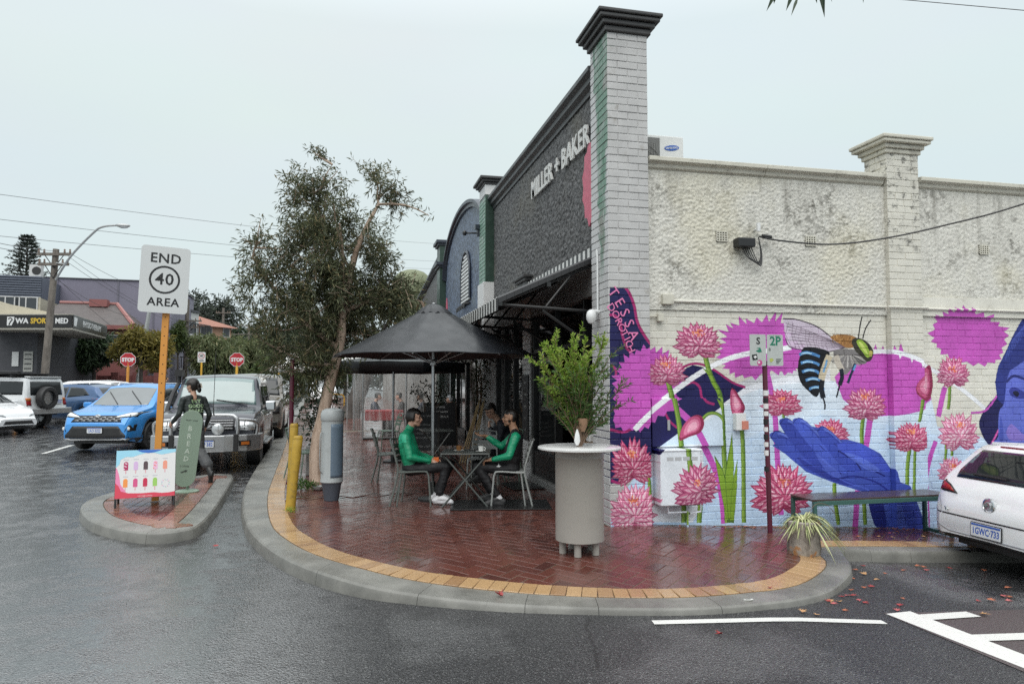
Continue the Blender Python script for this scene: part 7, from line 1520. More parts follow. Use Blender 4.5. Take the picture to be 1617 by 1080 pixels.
    def patch(c, name, poly, side, m, off=.006, th=.014, parent=None, cell=.07):
        """a panel laid on the bodywork. poly: F/B (y, z), L/R (x, z), T (y, x) in car coordinates"""
        n = Vector(c.AX[side][2]); conv = {'F': lambda a, b: Vector((0, a, b)), 'B': lambda a, b: Vector((0, a, b)), 'L': lambda a, b: Vector((a, 0, b)), 'R': lambda a, b: Vector((a, 0, b)), 'T': lambda a, b: Vector((b, a, 0))}[side]
        bm = bmesh.new(); vs_ = [bm.verts.new(conv(a, b)) for a, b in poly]; bm.faces.new(vs_)
        axes = [i for i in range(3) if abs(n[i]) < .5]
        for i in axes:
            lo, hi = min(v.co[i] for v in bm.verts), max(v.co[i] for v in bm.verts); q = lo + cell
            while q < hi - .01:
                co = Vector((0, 0, 0)); co[i] = q; no = Vector((0, 0, 0)); no[i] = 1
                bmesh.ops.bisect_plane(bm, geom=bm.verts[:] + bm.edges[:] + bm.faces[:], plane_co=co, plane_no=no); q += cell
        bad = []
        for v in bm.verts:
            h = c.bvh.ray_cast(v.co + n * 6, -n)
            if h[0]: v.co = h[0] + (h[1] * .6 + n * .4).normalized() * off
            else: bad.append(v)
        if bad: bmesh.ops.delete(bm, geom=bad, context='VERTS')
        bmesh.ops.triangulate(bm, faces=bm.faces); bmesh.ops.recalc_face_normals(bm, faces=bm.faces)
        if sum((f.normal.dot(n) for f in bm.faces)) < 0: bmesh.ops.reverse_faces(bm, faces=bm.faces)
        me = bpy.data.meshes.new(name); bm.to_mesh(me); bm.free(); me.materials.append(m); me.polygons.foreach_set('use_smooth', [True] * len(me.polygons))
        o = link(name, me, parent or c.o); s_ = o.modifiers.new('thickness', 'SOLIDIFY'); s_.thickness = th; s_.offset = -1; return o
    def both(c, name, poly, m, **k): return [c.patch(name, poly, s_, m, **k) for s_ in 'LR']
    def pair(c, name, poly, side, m, **k): c.patch(name, poly, side, m, **k); c.patch(name, [(-a, b) for a, b in poly][::-1], side, m, **k)
    def plate(c, x, y, z, s, txt, m=None, w_=.37, h_=.13, blue=True, tilt=0.):
        M = face((x, y, z), (s, 0, 0)) @ Matrix.Rotation(R(tilt), 4, 'X'); b = MB(); b.prism(rrect(w_ + .016, h_ + .016, .012), .008, M @ Matrix.Translation((0, 0, -.006))); b.build('plate_holder', M_TRIM, c.o)
        b = MB(); b.prism(rrect(w_, h_, .01), .004, M); p = b.build('number_plate', M_PLATE, c.o)
        if blue: b = MB(); b.prism([(-w_ / 2 + .005, h_ * .32), (w_ / 2 - .005, h_ * .32), (w_ / 2 - .005, h_ / 2 - .004), (-w_ / 2 + .005, h_ / 2 - .004)], .0008, M @ Matrix.Translation((0, 0, .0042))); b.build('plate_band', M_PLB, p)
        text('plate_text', txt, h_ * .72, M_PLB, M @ Matrix.Translation((0, -.012, .0045)), p, world=False, depth=.0006, bold=.0022, width=.76)
    def mirrors(c, x, z, m, sz=(.12, .2, .14)):
        for s_ in (1, -1):
            y = c.wf(x) * .95; b = MB(); b.box(x, s_ * (y + sz[1] / 2 + .05), z + .06, *sz); b.build('mirror', m, c.o, bevel=.035, seg=3); b = MB(); b.tube([(x, s_ * (y - .03), z - .01), (x, s_ * (y + .08), z + .03)], .02, 6); b.build('mirror_arm', M_TRIM, c.o)
    def handles(c, xs_, z, m):
        for x in xs_:
            for s_ in (1, -1): y = c.wf(x); b = MB(); b.box(x, s_ * (y - .002), z, .18, .03, .025); b.build('door_handle', m, c.o, bevel=.006)
    def seams(c, xs_, z0, z1):
        for x in xs_:
            for s_ in 'LR': c.patch('door_seam', [(x, z0), (x + .012, z0), (x + .012, z1), (x, z1)], s_, M_TRIM, off=.0015, th=.003)
    def wipers(c, pts):
        for p, q in pts:
            path = [(p[0] + (q[0] - p[0]) * k / 6, p[1] + (q[1] - p[1]) * k / 6) for k in range(7)]; P = []
            for a, y in path: h = c.bvh.ray_cast(Vector((a, y, 4)), Vector((0, 0, -1))); P.append((h[0] if h[0] else Vector((a, y, 1))) + Vector((.012, 0, .022)))
            b = MB(); b.tube(P, .011, 5); b.build('wiper', M_TRIM, c.o)
    def rails(c, x0, x1, y, z, m, h_=.05):
        for s_ in (1, -1):
            b = MB(); b.tube([(x0, s_ * y, z), (x0 + .08, s_ * y, z + h_), (x1 - .08, s_ * y, z + h_), (x1, s_ * y, z)], .018, 6); b.build('roof_rail', m, c.o)
PLAN = lambda h, f=.80, b=.84: [(-h, b), (-h + .10, b + .07), (-h + .35, .97), (-h + .9, 1), (h - 1.0, 1), (h - .45, .97), (h - .15, f + .07), (h, f)]
# ---------------------------------------------------------------- bright blue SUV driving towards the camera
M_BLUE = paint('bright_blue_paint', (.035, .26, .66), .1)
h = 2.3
SUV = [(-h, .80), (-h + .03, .98), (-h + .14, 1.12), (-h + .55, 1.58), (-h + .9, 1.655), (.1, 1.68), (.55, 1.62), (1.28, 1.11), (1.6, 1.04), (2.05, .96), (2.22, .86), (h, .66)]
SHO = [(-h, .74), (-h + .1, 1.0), (-1.3, 1.06), (0, 1.01), (1.25, 1.0), (1.7, .96), (2.1, .90), (2.22, .80), (h, .58)]
def suv_common(c, m, rail=M_SILV):
    c.patch('windscreen', [(-.63, .62), (.63, .62), (.72, 1.24), (.4, 1.29), (-.4, 1.29), (-.72, 1.24)], 'T', M_WSCR)
    c.both('side_window', [(.95, 1.06), (.52, 1.50), (.1, 1.55), (-.28, 1.55), (-.3, 1.06)], M_CGLASS); c.both('side_window', [(-.36, 1.06), (-.34, 1.55), (-.9, 1.53), (-1.25, 1.42), (-1.3, 1.08)], M_CGLASS); c.both('quarter_window', [(-1.36, 1.10), (-1.3, 1.40), (-1.5, 1.36), (-1.85, 1.15)], M_CGLASS)
    c.patch('rear_window', [(-.62, 1.18), (.62, 1.18), (.55, 1.50), (-.55, 1.50)], 'B', M_CGLASS); c.seams((.98, -.33), .42, 1.0); c.handles((-.1, -1.15), .93, m)
bl = Car('suv_car', 'bright blue family SUV with black grille and pale roof rails driving past the island', (-5.35, 21.6), R(-104), 4.6, 1.88, SUV, SHO, PLAN(h, .82, .84), .72, M_BLUE, 2.69, .355, .02)
suv_common(bl, M_BLUE); bl.mirrors(.92, 1.06, M_BLUE); bl.rails(-1.55, .35, .58, 1.62, M_LAMPW, .06)
bl.patch('grille', [(-.62, .735), (.62, .735), (.52, .89), (-.52, .89)], 'F', M_TRIM, off=.012); bl.pair('headlamp', [(.42, .83), (.86, .86), (.90, .97), (.72, .955), (.46, .885)], 'F', M_TRIM, off=.010); bl.pair('headlamp_glass', [(.45, .845), (.84, .875), (.87, .955), (.72, .94), (.48, .875)], 'F', M_LAMPW, off=.018)
bl.patch('lower_intake', [(-.80, .36), (.80, .36), (.66, .50), (.56, .64), (-.56, .64), (-.66, .50)], 'F', M_TRIM, off=.012); bl.patch('skid_plate', [(-.74, .285), (.74, .285), (.80, .33), (-.80, .33)], 'F', M_SILV, off=.03)
bl.patch('bumper_skirt', [(-.9, .25), (.9, .25), (.9, .345), (-.9, .345)], 'F', M_TRIM, off=.014)
for z in (.76, .80, .84):
    for k in range(7): x = -.48 + k * .16 + (.08 if z == .80 else 0); bl.patch('grille_bar', [(x - .055, z), (x + .055, z), (x + .045, z + .016), (x - .045, z + .016)], 'F', M_SILV, off=.02, th=.008)
bl.pair('fog_recess', [(.72, .50), (.86, .52), (.87, .68), (.78, .66)], 'F', M_TRIM, off=.010)
for s_ in (1, -1): b = MB(); hh = bl.bvh.ray_cast(Vector((5, s_ * .79, .575)), Vector((-1, 0, 0)))[0]; b.lathe([(.04, 0), (.045, .02), (.03, .03), (.001, .032)], 12, M=Matrix.Translation(hh) @ Matrix.Rotation(PI / 2, 4, 'Y')); b.build('fog_lamp', M_LAMPW, bl.o)
def oval_badge(c, x, z, s=1.): 
    M = face((x, 0, z), (1, 0, 0))
    for a, b_, oy in ((.078, .052, 0), (.022, .05, 0), (.05, .018, .022)):
        q = MB(); q.tube([M @ Vector((a * s * math.cos(k * PI / 12), (b_ * math.sin(k * PI / 12) + oy) * s, .004)) for k in range(25)], .008 * s, 6); q.build('badge_ring', M_CHROME, c.o)
xb = bl.bvh.ray_cast(Vector((5, 0, .86)), Vector((-1, 0, 0)))[0].x; oval_badge(bl, xb + .016, .865, .95); bl.plate(bl.bvh.ray_cast(Vector((5, 0, .52)), Vector((-1, 0, 0)))[0].x + .03, 0, .535, 1, '1AO·3322')
for a in (1.365, -1.325):
    for s_ in 'LR': bl.patch('arch_cladding', [(a + .50 * math.cos(k * PI / 10), .30 + .52 * math.sin(k * PI / 10)) for k in range(11)] + [(a + .40 * math.cos(k * PI / 10), .33 + .42 * math.sin(k * PI / 10)) for k in range(10, -1, -1)], s_, M_TRIM, off=.008)
bl.both('sill_cladding', [(.9, .24), (.9, .38), (-.85, .38), (-.85, .24)], M_TRIM, off=.008); bl.wipers((((1.24, .55), (.78, .05)), ((1.26, -.05), (.80, -.52)))); bl.patch('bonnet_seam', [(-.72, 1.31), (.72, 1.31), (.72, 1.325), (-.72, 1.325)], 'T', M_TRIM, off=.002, th=.004)
# ---------------------------------------------------------------- dark four wheel drive with bull bar, parked behind the island
M_DKG = paint('dark_graphite_paint', (.040, .043, .056), .35, .3); h = 2.42
P4 = [(-h, .80), (-h + .04, 1.1), (-h + .16, 1.80), (-h + .4, 1.88), (.1, 1.92), (.55, 1.87), (1.02, 1.22), (1.3, 1.19), (2.1, 1.13), (2.28, 1.06), (h, .85)]
S4 = [(-h, .75), (-h + .1, 1.12), (0, 1.12), (1.0, 1.12), (1.8, 1.08), (2.2, 1.03), (2.32, .96), (h, .78)]
lc = Car('four_wheel_drive', 'dark graphite four wheel drive with silver bull bar parked by the island', (-2.70, 17.5), R(-88.5), 4.84, 1.94, P4, S4, PLAN(h, .90, .9), .80, M_DKG, 2.85, .40, -.02, .27, .42)
lc.patch('windscreen', [(-.70, .56), (.70, .56), (.80, .98), (-.80, .98)], 'T', M_TGLASS); lc.both('side_window', [(.72, 1.17), (.42, 1.66), (-.28, 1.68), (-.28, 1.17)], M_CGLASS); lc.both('side_window', [(-.34, 1.17), (-.34, 1.68), (-1.1, 1.68), (-1.15, 1.17)], M_CGLASS); lc.both('side_window', [(-1.22, 1.17), (-1.2, 1.68), (-2.0, 1.64), (-2.15, 1.2)], M_CGLASS)
lc.patch('rear_window', [(-.7, 1.2), (.7, 1.2), (.66, 1.6), (-.66, 1.6)], 'B', M_CGLASS); lc.mirrors(.80, 1.17, M_CHROME, (.14, .22, .22)); lc.seams((.86, -.31, -1.18), .55, 1.08); lc.handles((-.1, -.98), 1.0, M_CHROME)
lc.patch('grille', [(-.52, .80), (.52, .80), (.52, 1.02), (-.52, 1.02)], 'F', M_TRIM, off=.012)
for k in range(4): lc.patch('grille_bar', [(-.5, .83 + k * .05), (.5, .83 + k * .05), (.5, .842 + k * .05), (-.5, .842 + k * .05)], 'F', M_SILV, off=.022, th=.008)
lc.pair('headlamp', [(.54, .80), (.90, .80), (.92, 1.0), (.54, 1.02)], 'F', M_LAMP, off=.014); lc.pair('headlamp_divider', [(.70, .81), (.715, .81), (.715, 1.0), (.70, 1.0)], 'F', M_TRIM, off=.018, th=.006)
oval_badge(lc, 2.455, .92, 1.25); lc.wipers((((1.0, .62), (.93, -.02)), ((1.0, -.08), (.93, -.68)))); lc.patch('bonnet_seam', [(-.7, 1.2), (.7, 1.2), (.7, 1.215), (-.7, 1.215)], 'T', M_TRIM, off=.002, th=.004)
b = MB(); b.sweep([(-.10, .40), (.06, .40), (.09, .46), (.09, .66), (.06, .72), (-.10, .72)], [(1.95, .93, 0), (2.3, .91, 0), (2.50, .72, 0), (2.60, .35, 0), (2.62, 0, 0), (2.60, -.35, 0), (2.50, -.72, 0), (2.3, -.91, 0), (1.95, -.93, 0)]); fixn(b.build('bull_bar_channel', M_SILV, lc.o, bevel=.02)); 
hoop_ = [(2.58, .60, .70), (2.58, .60, .98), (2.56, .54, 1.07), (2.54, .40, 1.10), (2.54, -.40, 1.10), (2.56, -.54, 1.07), (2.58, -.60, .98), (2.58, -.60, .70)]
b = MB(); b.tube(cat_mull(hoop_, 4), .036, 10); b.build('bull_bar_hoop', M_SILV, lc.o, smooth=60)
for s_ in (1, -1):
    b = MB(); b.tube(cat_mull([(2.56, s_ * .57, 1.02), (2.50, s_ * .80, 1.0), (2.40, s_ * .93, .95), (2.36, s_ * .95, .85), (2.36, s_ * .93, .72)], 4), .03, 8); b.build('bull_bar_wing', M_SILV, lc.o, smooth=60)
    b = MB(); b.lathe([(.02, -.09), (.09, -.06), (.115, .0), (.115, .02)], 20, M=Matrix.Translation((2.64, s_ * .25, .84)) @ Matrix.Rotation(PI / 2, 4, 'Y')); sp_ = b.build('spot_lamp', M_CHROME, lc.o, smooth=50); b = MB(); b.lathe([(.11, .018), (.08, .035), (.001, .042)], 20, M=Matrix.Translation((2.64, s_ * .25, .84)) @ Matrix.Rotation(PI / 2, 4, 'Y')); b.build('lens', M_LAMP, sp_, smooth=60)
    b = MB(); b.bb(2.60, 2.68, s_ * .58 - .045, s_ * .58 + .045, .40, .74); b.build('hoop_bracket', M_TRIM, lc.o, bevel=.01); b = MB(); b.box(2.60, s_ * .74, .56, .05, .22, .10, s_ * .5); b.build('indicator_recess', M_TRIM, lc.o); b = MB(); b.box(2.607, s_ * .74, .56, .05, .16, .06, s_ * .5); b.build('indicator', M_AMBL, lc.o)
    b = MB(); b.bb(-.85, .85, s_ * .93 - .1, s_ * .93 + .1, .40, .45); b.build('side_step', M_SILV, lc.o, bevel=.01)
b = MB(); b.bb(2.56, 2.62, -.1, .1, .28, .40); b.build('tow_point', M_TRIM, lc.o); lc.plate(2.72, 0, .56, 1, '1BHW·382', w_=.38, h_=.135)
b = MB(); b.tube([(2.60, .16, 1.10), (2.58, .15, 1.25)], .012, 6); b.tube([(2.58, .15, 1.25), (2.50, .16, 2.35)], .006, 5); b.build('antenna', M_TRIM, lc.o)
b = MB(); b.tube([(1.3, -.96, .95), (1.05, -.97, 1.18), (.75, -.93, 1.5), (.52, -.86, 1.72), (.5, -.85, 1.90)], .045, 8); b.bb(.38, .62, -.93, -.77, 1.88, 2.02); b.build('snorkel', M_TRIM, lc.o)
for s_ in (1, -1): b = MB(); b.ell((.15, s_ * .38, 1.28), (.08, .16, .24)); b.build('headrest', M_TRIM, lc.o)
# ---------------------------------------------------------------- taupe four wheel drive beyond it
M_TAUPE = paint('taupe_paint', (.15, .14, .125), .2); h = 2.4
df = Car('four_wheel_drive', 'taupe boxy four wheel drive parked just behind the graphite one', (-2.75, 23.3), R(-88), 4.8, 2.0, [(-h, .9), (-h + .05, 1.86), (.3, 1.95), (.65, 1.90), (1.05, 1.27), (1.3, 1.24), (2.2, 1.2), (2.33, 1.1), (h, .8)], [(-h, .85), (-h + .1, 1.2), (1.0, 1.2), (2.2, 1.13), (2.33, 1.03), (h, .74)], PLAN(h, .88, .92), .85, M_TAUPE, 2.8, .40, 0, .26, .36)
df.patch('windscreen', [(-.74, .68), (.74, .68), (.84, 1.02), (-.84, 1.02)], 'T', M_CGLASS); df.both('side_window', [(.76, 1.24), (.5, 1.76), (-.4, 1.78), (-.4, 1.24)], M_CGLASS); df.both('side_window', [(-.48, 1.24), (-.48, 1.78), (-1.6, 1.76), (-1.6, 1.24)], M_CGLASS)
df.patch('grille', [(-.5, .84), (.5, .84), (.5, .98), (-.5, .98)], 'F', M_TRIM); df.pair('headlamp', [(.55, .82), (.90, .82), (.90, 1.02), (.55, 1.02)], 'F', M_TRIM, off=.012); df.patch('skid_plate', [(-.6, .40), (.6, .40), (.7, .56), (-.7, .56)], 'F', M_SILV, off=.03); df.patch('lower_intake', [(-.9, .36), (.9, .36), (.9, .60), (-.9, .60)], 'F', M_TRIM, off=.012); df.mirrors(.84, 1.26, M_TRIM, (.14, .2, .2))
for s_ in (1, -1): b = MB(); b.lathe([(.075, 0), (.07, .02), (.001, .024)], 14, M=Matrix.Translation((2.37, s_ * .72, .92)) @ Matrix.Rotation(PI / 2, 4, 'Y')); b.build('round_lamp', M_LAMPW, df.o)
# ---------------------------------------------------------------- white hatch, rear towards the camera, at the right
M_WPAINT = paint('white_paint_gloss', (.80, .81, .82), 0, .25); h = 2.18
HB = [(-h, .62), (-h + .02, .80), (-h + .08, .93), (-h + .16, 1.01), (-h + .40, 1.31), (-h + .50, 1.385), (-h + .54, 1.41), (-.9, 1.44), (.0, 1.46), (.5, 1.40), (1.25, .98), (1.5, .93), (1.95, .82), (2.1, .72), (h, .55)]
HS = [(-h, .56), (-h + .05, .82), (-h + .25, .97), (-1.2, .95), (0, .91), (1.2, .88), (1.8, .80), (2.08, .68), (h, .48)]
at = Car('hatchback_car', 'white hatchback with its rear to the camera beside the mural bench', (8.44, 5.86), R(-4), 4.36, 1.81, HB, HS, [(-h, .70), (-h + .06, .84), (-h + .2, .93), (-h + .5, .985), (-h + .9, 1), (h - .9, 1), (h - .3, .92), (h, .74)], .70, M_WPAINT, 2.66, .325, .02, .225, .33, pitch=R(3.0), zr_=-.54)
at.patch('rear_window', [(-.60, 1.025), (.60, 1.025), (.62, 1.10), (.53, 1.33), (-.53, 1.33), (-.62, 1.10)], 'B', M_CGLASS, off=.008)
at.pair('tail_lamp', [(.45, .86), (.80, .87), (.885, .96), (.80, 1.00), (.60, .945)], 'B', M_TRIM, off=.008); at.pair('tail_lens', [(.50, .875), (.74, .89), (.80, .955), (.74, .965), (.60, .93)], 'B', M_TAIL, off=.013); at.both('tail_lamp_side', [(-2.1, .87), (-1.86, .91), (-1.80, .99), (-2.02, .985)], M_TAIL, off=.008)
at.patch('bumper_skirt', [(-.86, .30), (.86, .30), (.86, .41), (.6, .43), (-.6, .43), (-.86, .41)], 'B', M_TRIM, off=.012); at.patch('boot_seam', [(-.70, .635), (.70, .635), (.74, .665), (.70, .65), (-.70, .65), (-.74, .665)], 'B', M_TRIM, off=.002, th=.003); at.patch('bumper_shade_line', [(-.84, .56), (-.50, .46), (.50, .46), (.84, .56), (.84, .575), (.5, .475), (-.5, .475), (-.84, .575)], 'B', mat('white_shadow_line', (.35, .36, .38), .4), off=.004)  # thin grey strip paints the shade along the bumper crease
b = MB(); b.sweep([(0, 0), (-.0, .03), (-.26, .02), (-.28, -.015)], [(-1.62, .55, 1.39), (-1.62, 0, 1.415), (-1.62, -.55, 1.39)]); fixn(b.build('roof_spoiler', M_WPAINT, at.o, bevel=.006)); b = MB(); b.box(-1.88, 0, 1.388, .02, .3, .018); b.build('brake_lamp', M_TAIL, at.o)
at.both('side_window', [(.85, .96), (.45, 1.30), (-.2, 1.36), (-.22, .97)], M_CGLASS); at.both('side_window', [(-.30, .97), (-.28, 1.36), (-1.0, 1.34), (-1.45, 1.2), (-1.5, 1.02)], M_CGLASS); at.patch('windscreen', [(-.6, .58), (.6, .58), (.7, 1.2), (-.7, 1.2)], 'T', M_CGLASS)
xr = at.bvh.ray_cast(Vector((-5, 0, .80)), Vector((1, 0, 0)))[0].x; b = MB(); b.lathe([(.075, -.02), (.078, .012), (.066, .018), (.062, .010), (.001, .012)], 24, M=Matrix.Translation((xr - .004, 0, .80)) @ Matrix.Rotation(-PI / 2, 4, 'Y')); b.build('badge', M_CHROME, at.o, smooth=50)
b = MB(); b.tube([Vector((xr - .02, .035 * math.cos(k * .7) - .0, .80 + .035 * math.sin(k * .7))) for k in range(8)], .010, 6); b.build('badge_emblem', M_SILV, at.o)
xp = at.bvh.ray_cast(Vector((-5, 0, .55)), Vector((1, 0, 0)))[0].x; at.plate(xp - .014, 0, .545, -1, '1GWC·733'); text('boot_lettering', 'ASTRA', .045, M_CHROME, face((at.bvh.ray_cast(Vector((-5, .55, .69)), Vector((1, 0, 0)))[0].x - .006, .55, .69), (-1, .35, 0)), at.o, world=False, depth=.002, bold=.001)
P = []
for y in (-.05, .1, .25, .38): hh = at.bvh.ray_cast(Vector((-5, y, 1.06 + .02 * y)), Vector((1, 0, 0)))[0]; P.append(hh + Vector((-.02, 0, .012)))
b = MB(); b.tube(P, .012, 6); b.build('rear_wiper', M_TRIM, at.o); b = MB(); b.tube([(-1.9, .55, .21), (-2.16, .56, .19)], .045, 12); b.build('exhaust', M_CHROME, at.o, smooth=50); at.seams((-.26,), .4, .9)
# ---------------------------------------------------------------- cars parked on the far side
M_WP2 = paint('old_white_paint', (.60, .62, .63), 0, .3); h = 2.3
w4 = Car('four_wheel_drive', 'white four wheel drive with spare wheel on its rear door and roof awning', (-12.5, 29.7), R(158), 4.7, 1.9, [(-h, .7), (-h + .04, 1.1), (-h + .10, 1.78), (-h + .4, 1.82), (.3, 1.86), (.7, 1.80), (1.1, 1.25), (1.4, 1.2), (2.1, 1.12), (2.2, 1.0), (h, .8)], [(-h, .66), (-h + .06, 1.1), (0, 1.12), (1.2, 1.12), (2.1, 1.04), (2.2, .95), (h, .72)], PLAN(h, .9, .94), .84, M_WP2, 2.7, .40, .05, .26, .48)
w4.both('side_window', [(.8, 1.18), (.5, 1.68), (-.2, 1.7), (-.2, 1.18)], M_CGLASS); w4.both('side_window', [(-.32, 1.18), (-.32, 1.7), (-1.0, 1.7), (-1.0, 1.18)], M_CGLASS); w4.both('side_window', [(-1.12, 1.2), (-1.12, 1.68), (-2.05, 1.66), (-2.08, 1.2)], M_CGLASS); w4.patch('rear_window', [(-.72, 1.18), (.72, 1.18), (.68, 1.66), (-.68, 1.66)], 'B', M_CGLASS)
w4.pair('tail_lamp', [(.72, .82), (.89, .82), (.89, 1.08), (.72, 1.08)], 'B', M_TAIL, off=.016); w4.pair('amber_lamp', [(.72, .98), (.89, .98), (.89, 1.08), (.72, 1.08)], 'B', M_AMBL, off=.02)
ty, rm = wheel_parts(.40, .26); t_ = link('spare_wheel', ty, w4.o); t_.location = (-2.47, .22, 1.08); t_.rotation_euler = (0, 0, PI / 2); q = link('rim', rm, t_); b = MB(); b.bb(-2.52, -2.2, -.9, .9, .52, .72); b.build('rear_bumper', M_SILV, w4.o, bevel=.02); w4.plate(-2.33, -.45, .93, -1, '1CTR·508', w_=.36)
b = MB(); b.bb(-2.0, .5, .86, 1.02, 1.93, 2.03); b.build('roof_awning', M_TRIM, w4.o, bevel=.02); b = MB(); b.bb(-1.9, .3, -.75, .75, 1.92, 1.95); [b.bb(x, x + .05, -.8, .85, 1.82, 1.93) for x in (-1.6, 0)]; b.build('roof_rack', M_TRIM, w4.o); b = MB(); b.sweep([(0, 0), (0, .04), (-.22, .05), (-.22, .02)], [(-2.2, .7, 1.80), (-2.2, -.7, 1.80)]); fixn(b.build('rear_spoiler', M_WP2, w4.o))
def small_hatch(label, loc, head, m, zr__=None):
    h = 2.1; c = Car('hatchback_car', label, loc, head, 4.3, 1.79, [(-h, .6), (-h + .04, .95), (-h + .2, 1.05), (-h + .75, 1.38), (-.6, 1.43), (.1, 1.43), (.5, 1.36), (1.2, .96), (1.5, .90), (1.9, .78), (2.05, .68), (h, .5)], [(-h, .55), (-h + .1, .92), (-1.2, .92), (0, .89), (1.2, .86), (1.8, .74), (2.03, .62), (h, .44)], PLAN(h, .72, .8), .70, m, 2.64, .32, .02, .215, .18)
    c.patch('windscreen', [(-.6, .56), (.6, .56), (.68, 1.16), (-.68, 1.16)], 'T', M_CGLASS); c.both('side_window', [(.82, .94), (.42, 1.27), (-.3, 1.34), (-.3, .95)], M_CGLASS); c.both('side_window', [(-.38, .95), (-.38, 1.34), (-1.0, 1.28), (-1.3, 1.02)], M_CGLASS); c.mirrors(.78, .93, m)
    c.patch('grille', [(-.58, .26), (.58, .26), (.45, .44), (-.45, .44)], 'F', M_TRIM); c.pair('headlamp', [(.40, .56), (.80, .66), (.82, .71), (.45, .63)], 'F', M_LAMP, off=.012); c.pair('side_intake', [(.62, .27), (.76, .30), (.76, .46), (.70, .44)], 'F', M_TRIM); c.plate(2.12, 0, .46, 1, '1GKT·204', w_=.36, h_=.12); c.seams((-.34,), .35, .85); return c
small_hatch('white hatchback nosed out in front of the white four wheel drive', (-12.0, 26.9), R(-28), M_WPAINT)
M_GREYC2 = paint('mid_grey_paint', (.20, .205, .21), .3); small_hatch('grey hatchback cut by the picture edge beside the white hatchback', (-12.6, 24.6), R(-26), M_GREYC2)
M_NAVYC = paint('steel_blue_paint', (.035, .095, .22), .25)
nv = Car('suv_car', 'steel blue compact SUV seen from behind next to the white four wheel drive', (-10.4, 32.0), R(148), 4.4, 1.8, [(-2.2, .75), (-2.17, .95), (-2.0, 1.08), (-1.6, 1.45), (-1.2, 1.53), (.1, 1.55), (.5, 1.5), (1.2, 1.06), (1.6, 1.0), (2.0, .9), (2.12, .8), (2.2, .6)], [(-2.2, .7), (-2.1, 1.0), (0, .98), (1.2, .96), (2.0, .84), (2.2, .55)], PLAN(2.2, .8, .8), .70, M_NAVYC, 2.65, .345)
nv.patch('rear_window', [(-.55, 1.12), (.55, 1.12), (.5, 1.40), (-.5, 1.40)], 'B', M_CGLASS); nv.pair('tail_lamp', [(.42, .92), (.84, .96), (.84, 1.03), (.5, .98)], 'B', M_TAIL, off=.012); nv.both('side_window', [(.8, 1.03), (.4, 1.38), (-.3, 1.43), (-.3, 1.03)], M_CGLASS); nv.both('side_window', [(-.38, 1.03), (-.38, 1.43), (-1.1, 1.38), (-1.5, 1.12)], M_CGLASS); nv.patch('bumper_skirt', [(-.85, .25), (.85, .25), (.8, .45), (-.8, .45)], 'B', M_TRIM, off=.012); nv.plate(-2.24, 0, .78, -1, '1HDK·912', w_=.36)
wv = Car('suv_car', 'white SUV nosing out beyond the steel blue one', (-10.3, 35.2), R(-22), 4.6, 1.85, SUV, SHO, PLAN(2.3, .82, .84), .72, M_WPAINT, 2.69, .355); suv_common(wv, M_WPAINT); wv.pair('headlamp', [(.42, .83), (.86, .86), (.90, .95), (.46, .90)], 'F', M_LAMP, off=.014); wv.patch('grille', [(-.45, .66), (.45, .66), (.45, .86), (-.45, .86)], 'F', M_TRIM, off=.012)
lx = Car('suv_car', 'dark grey SUV standing side on beneath the pink house wall', (-16.8, 47.5), R(-8), 4.65, 1.87, SUV, SHO, PLAN(2.3, .8, .82), .70, paint('slate_grey_paint', (.045, .05, .062), .3), 2.69, .355); suv_common(lx, M_DKG); lx.both('window_trim', [(.96, 1.035), (.96, 1.055), (-1.9, 1.085), (-1.9, 1.065)], M_SILV); lx.pair('tail_lamp', [(.4, .95), (.85, .97), (.85, 1.06), (.5, 1.0)], 'B', M_TAIL, off=.012); lx.handles((-.1, -1.15), .93, M_SILV)
fc = Car('suv_car', 'distant pale SUV parked on the street beyond the taupe car', (-3.6, 40), R(-88), 4.6, 1.85, SUV, SHO, PLAN(2.3, .82, .84), .72, M_GREYC2, 2.69, .355); suv_common(fc, M_GREYC2)
fd = Car('suv_car', 'distant white SUV glimpsed between the tree trunks', (-1.5, 52), R(-88), 4.6, 1.85, SUV, SHO, PLAN(2.3, .82, .84), .72, M_WPAINT, 2.69, .355); suv_common(fd, M_WPAINT)
# ================================================================== across the road and beyond
def at(px, t, z=None):
    """a place t metres deep along the view through column px, standing on the ground"""
    u = (px - 808.5) / 1130; a = R(CAM_YAW); d = Vector((math.sin(a) + u * math.cos(a), math.cos(a) - u * math.sin(a), 0)) * t
    d.z = rz(d.x, d.y) + .1 if z is None else z; return d
def hz(py, t): return CAM_H + (606 - py) * t / 1130
M_STREND = mat('slate_render', (.06, .062, .072), .6, var=.15); M_CRREND = mat('cream_render', (.50, .46, .36), .6, var=.08, dirt=.3); M_SOFF = mat('pale_soffit', (.42, .40, .35), .6)
M_PURP = mat('mauve_render', (.19, .18, .235), .65, var=.14, vs=.5, dirt=.35, dirtcol=(.13, .12, .16)); M_CORR = mat('blue_grey_cladding', (.10, .115, .15), .5, var=.1); M_BRPINK = mat('brick_red_render', (.24, .085, .08), .65, var=.2, vs=.8, dirt=.3)
M_WREND = mat('white_render', (.56, .56, .55), .6, var=.08, dirt=.3, dirtcol=(.3, .3, .28)); M_SALM = mat('salmon_render', (.46, .27, .18), .65, var=.08); M_WINB = mat('far_window_glass', (.05, .058, .065), .08)
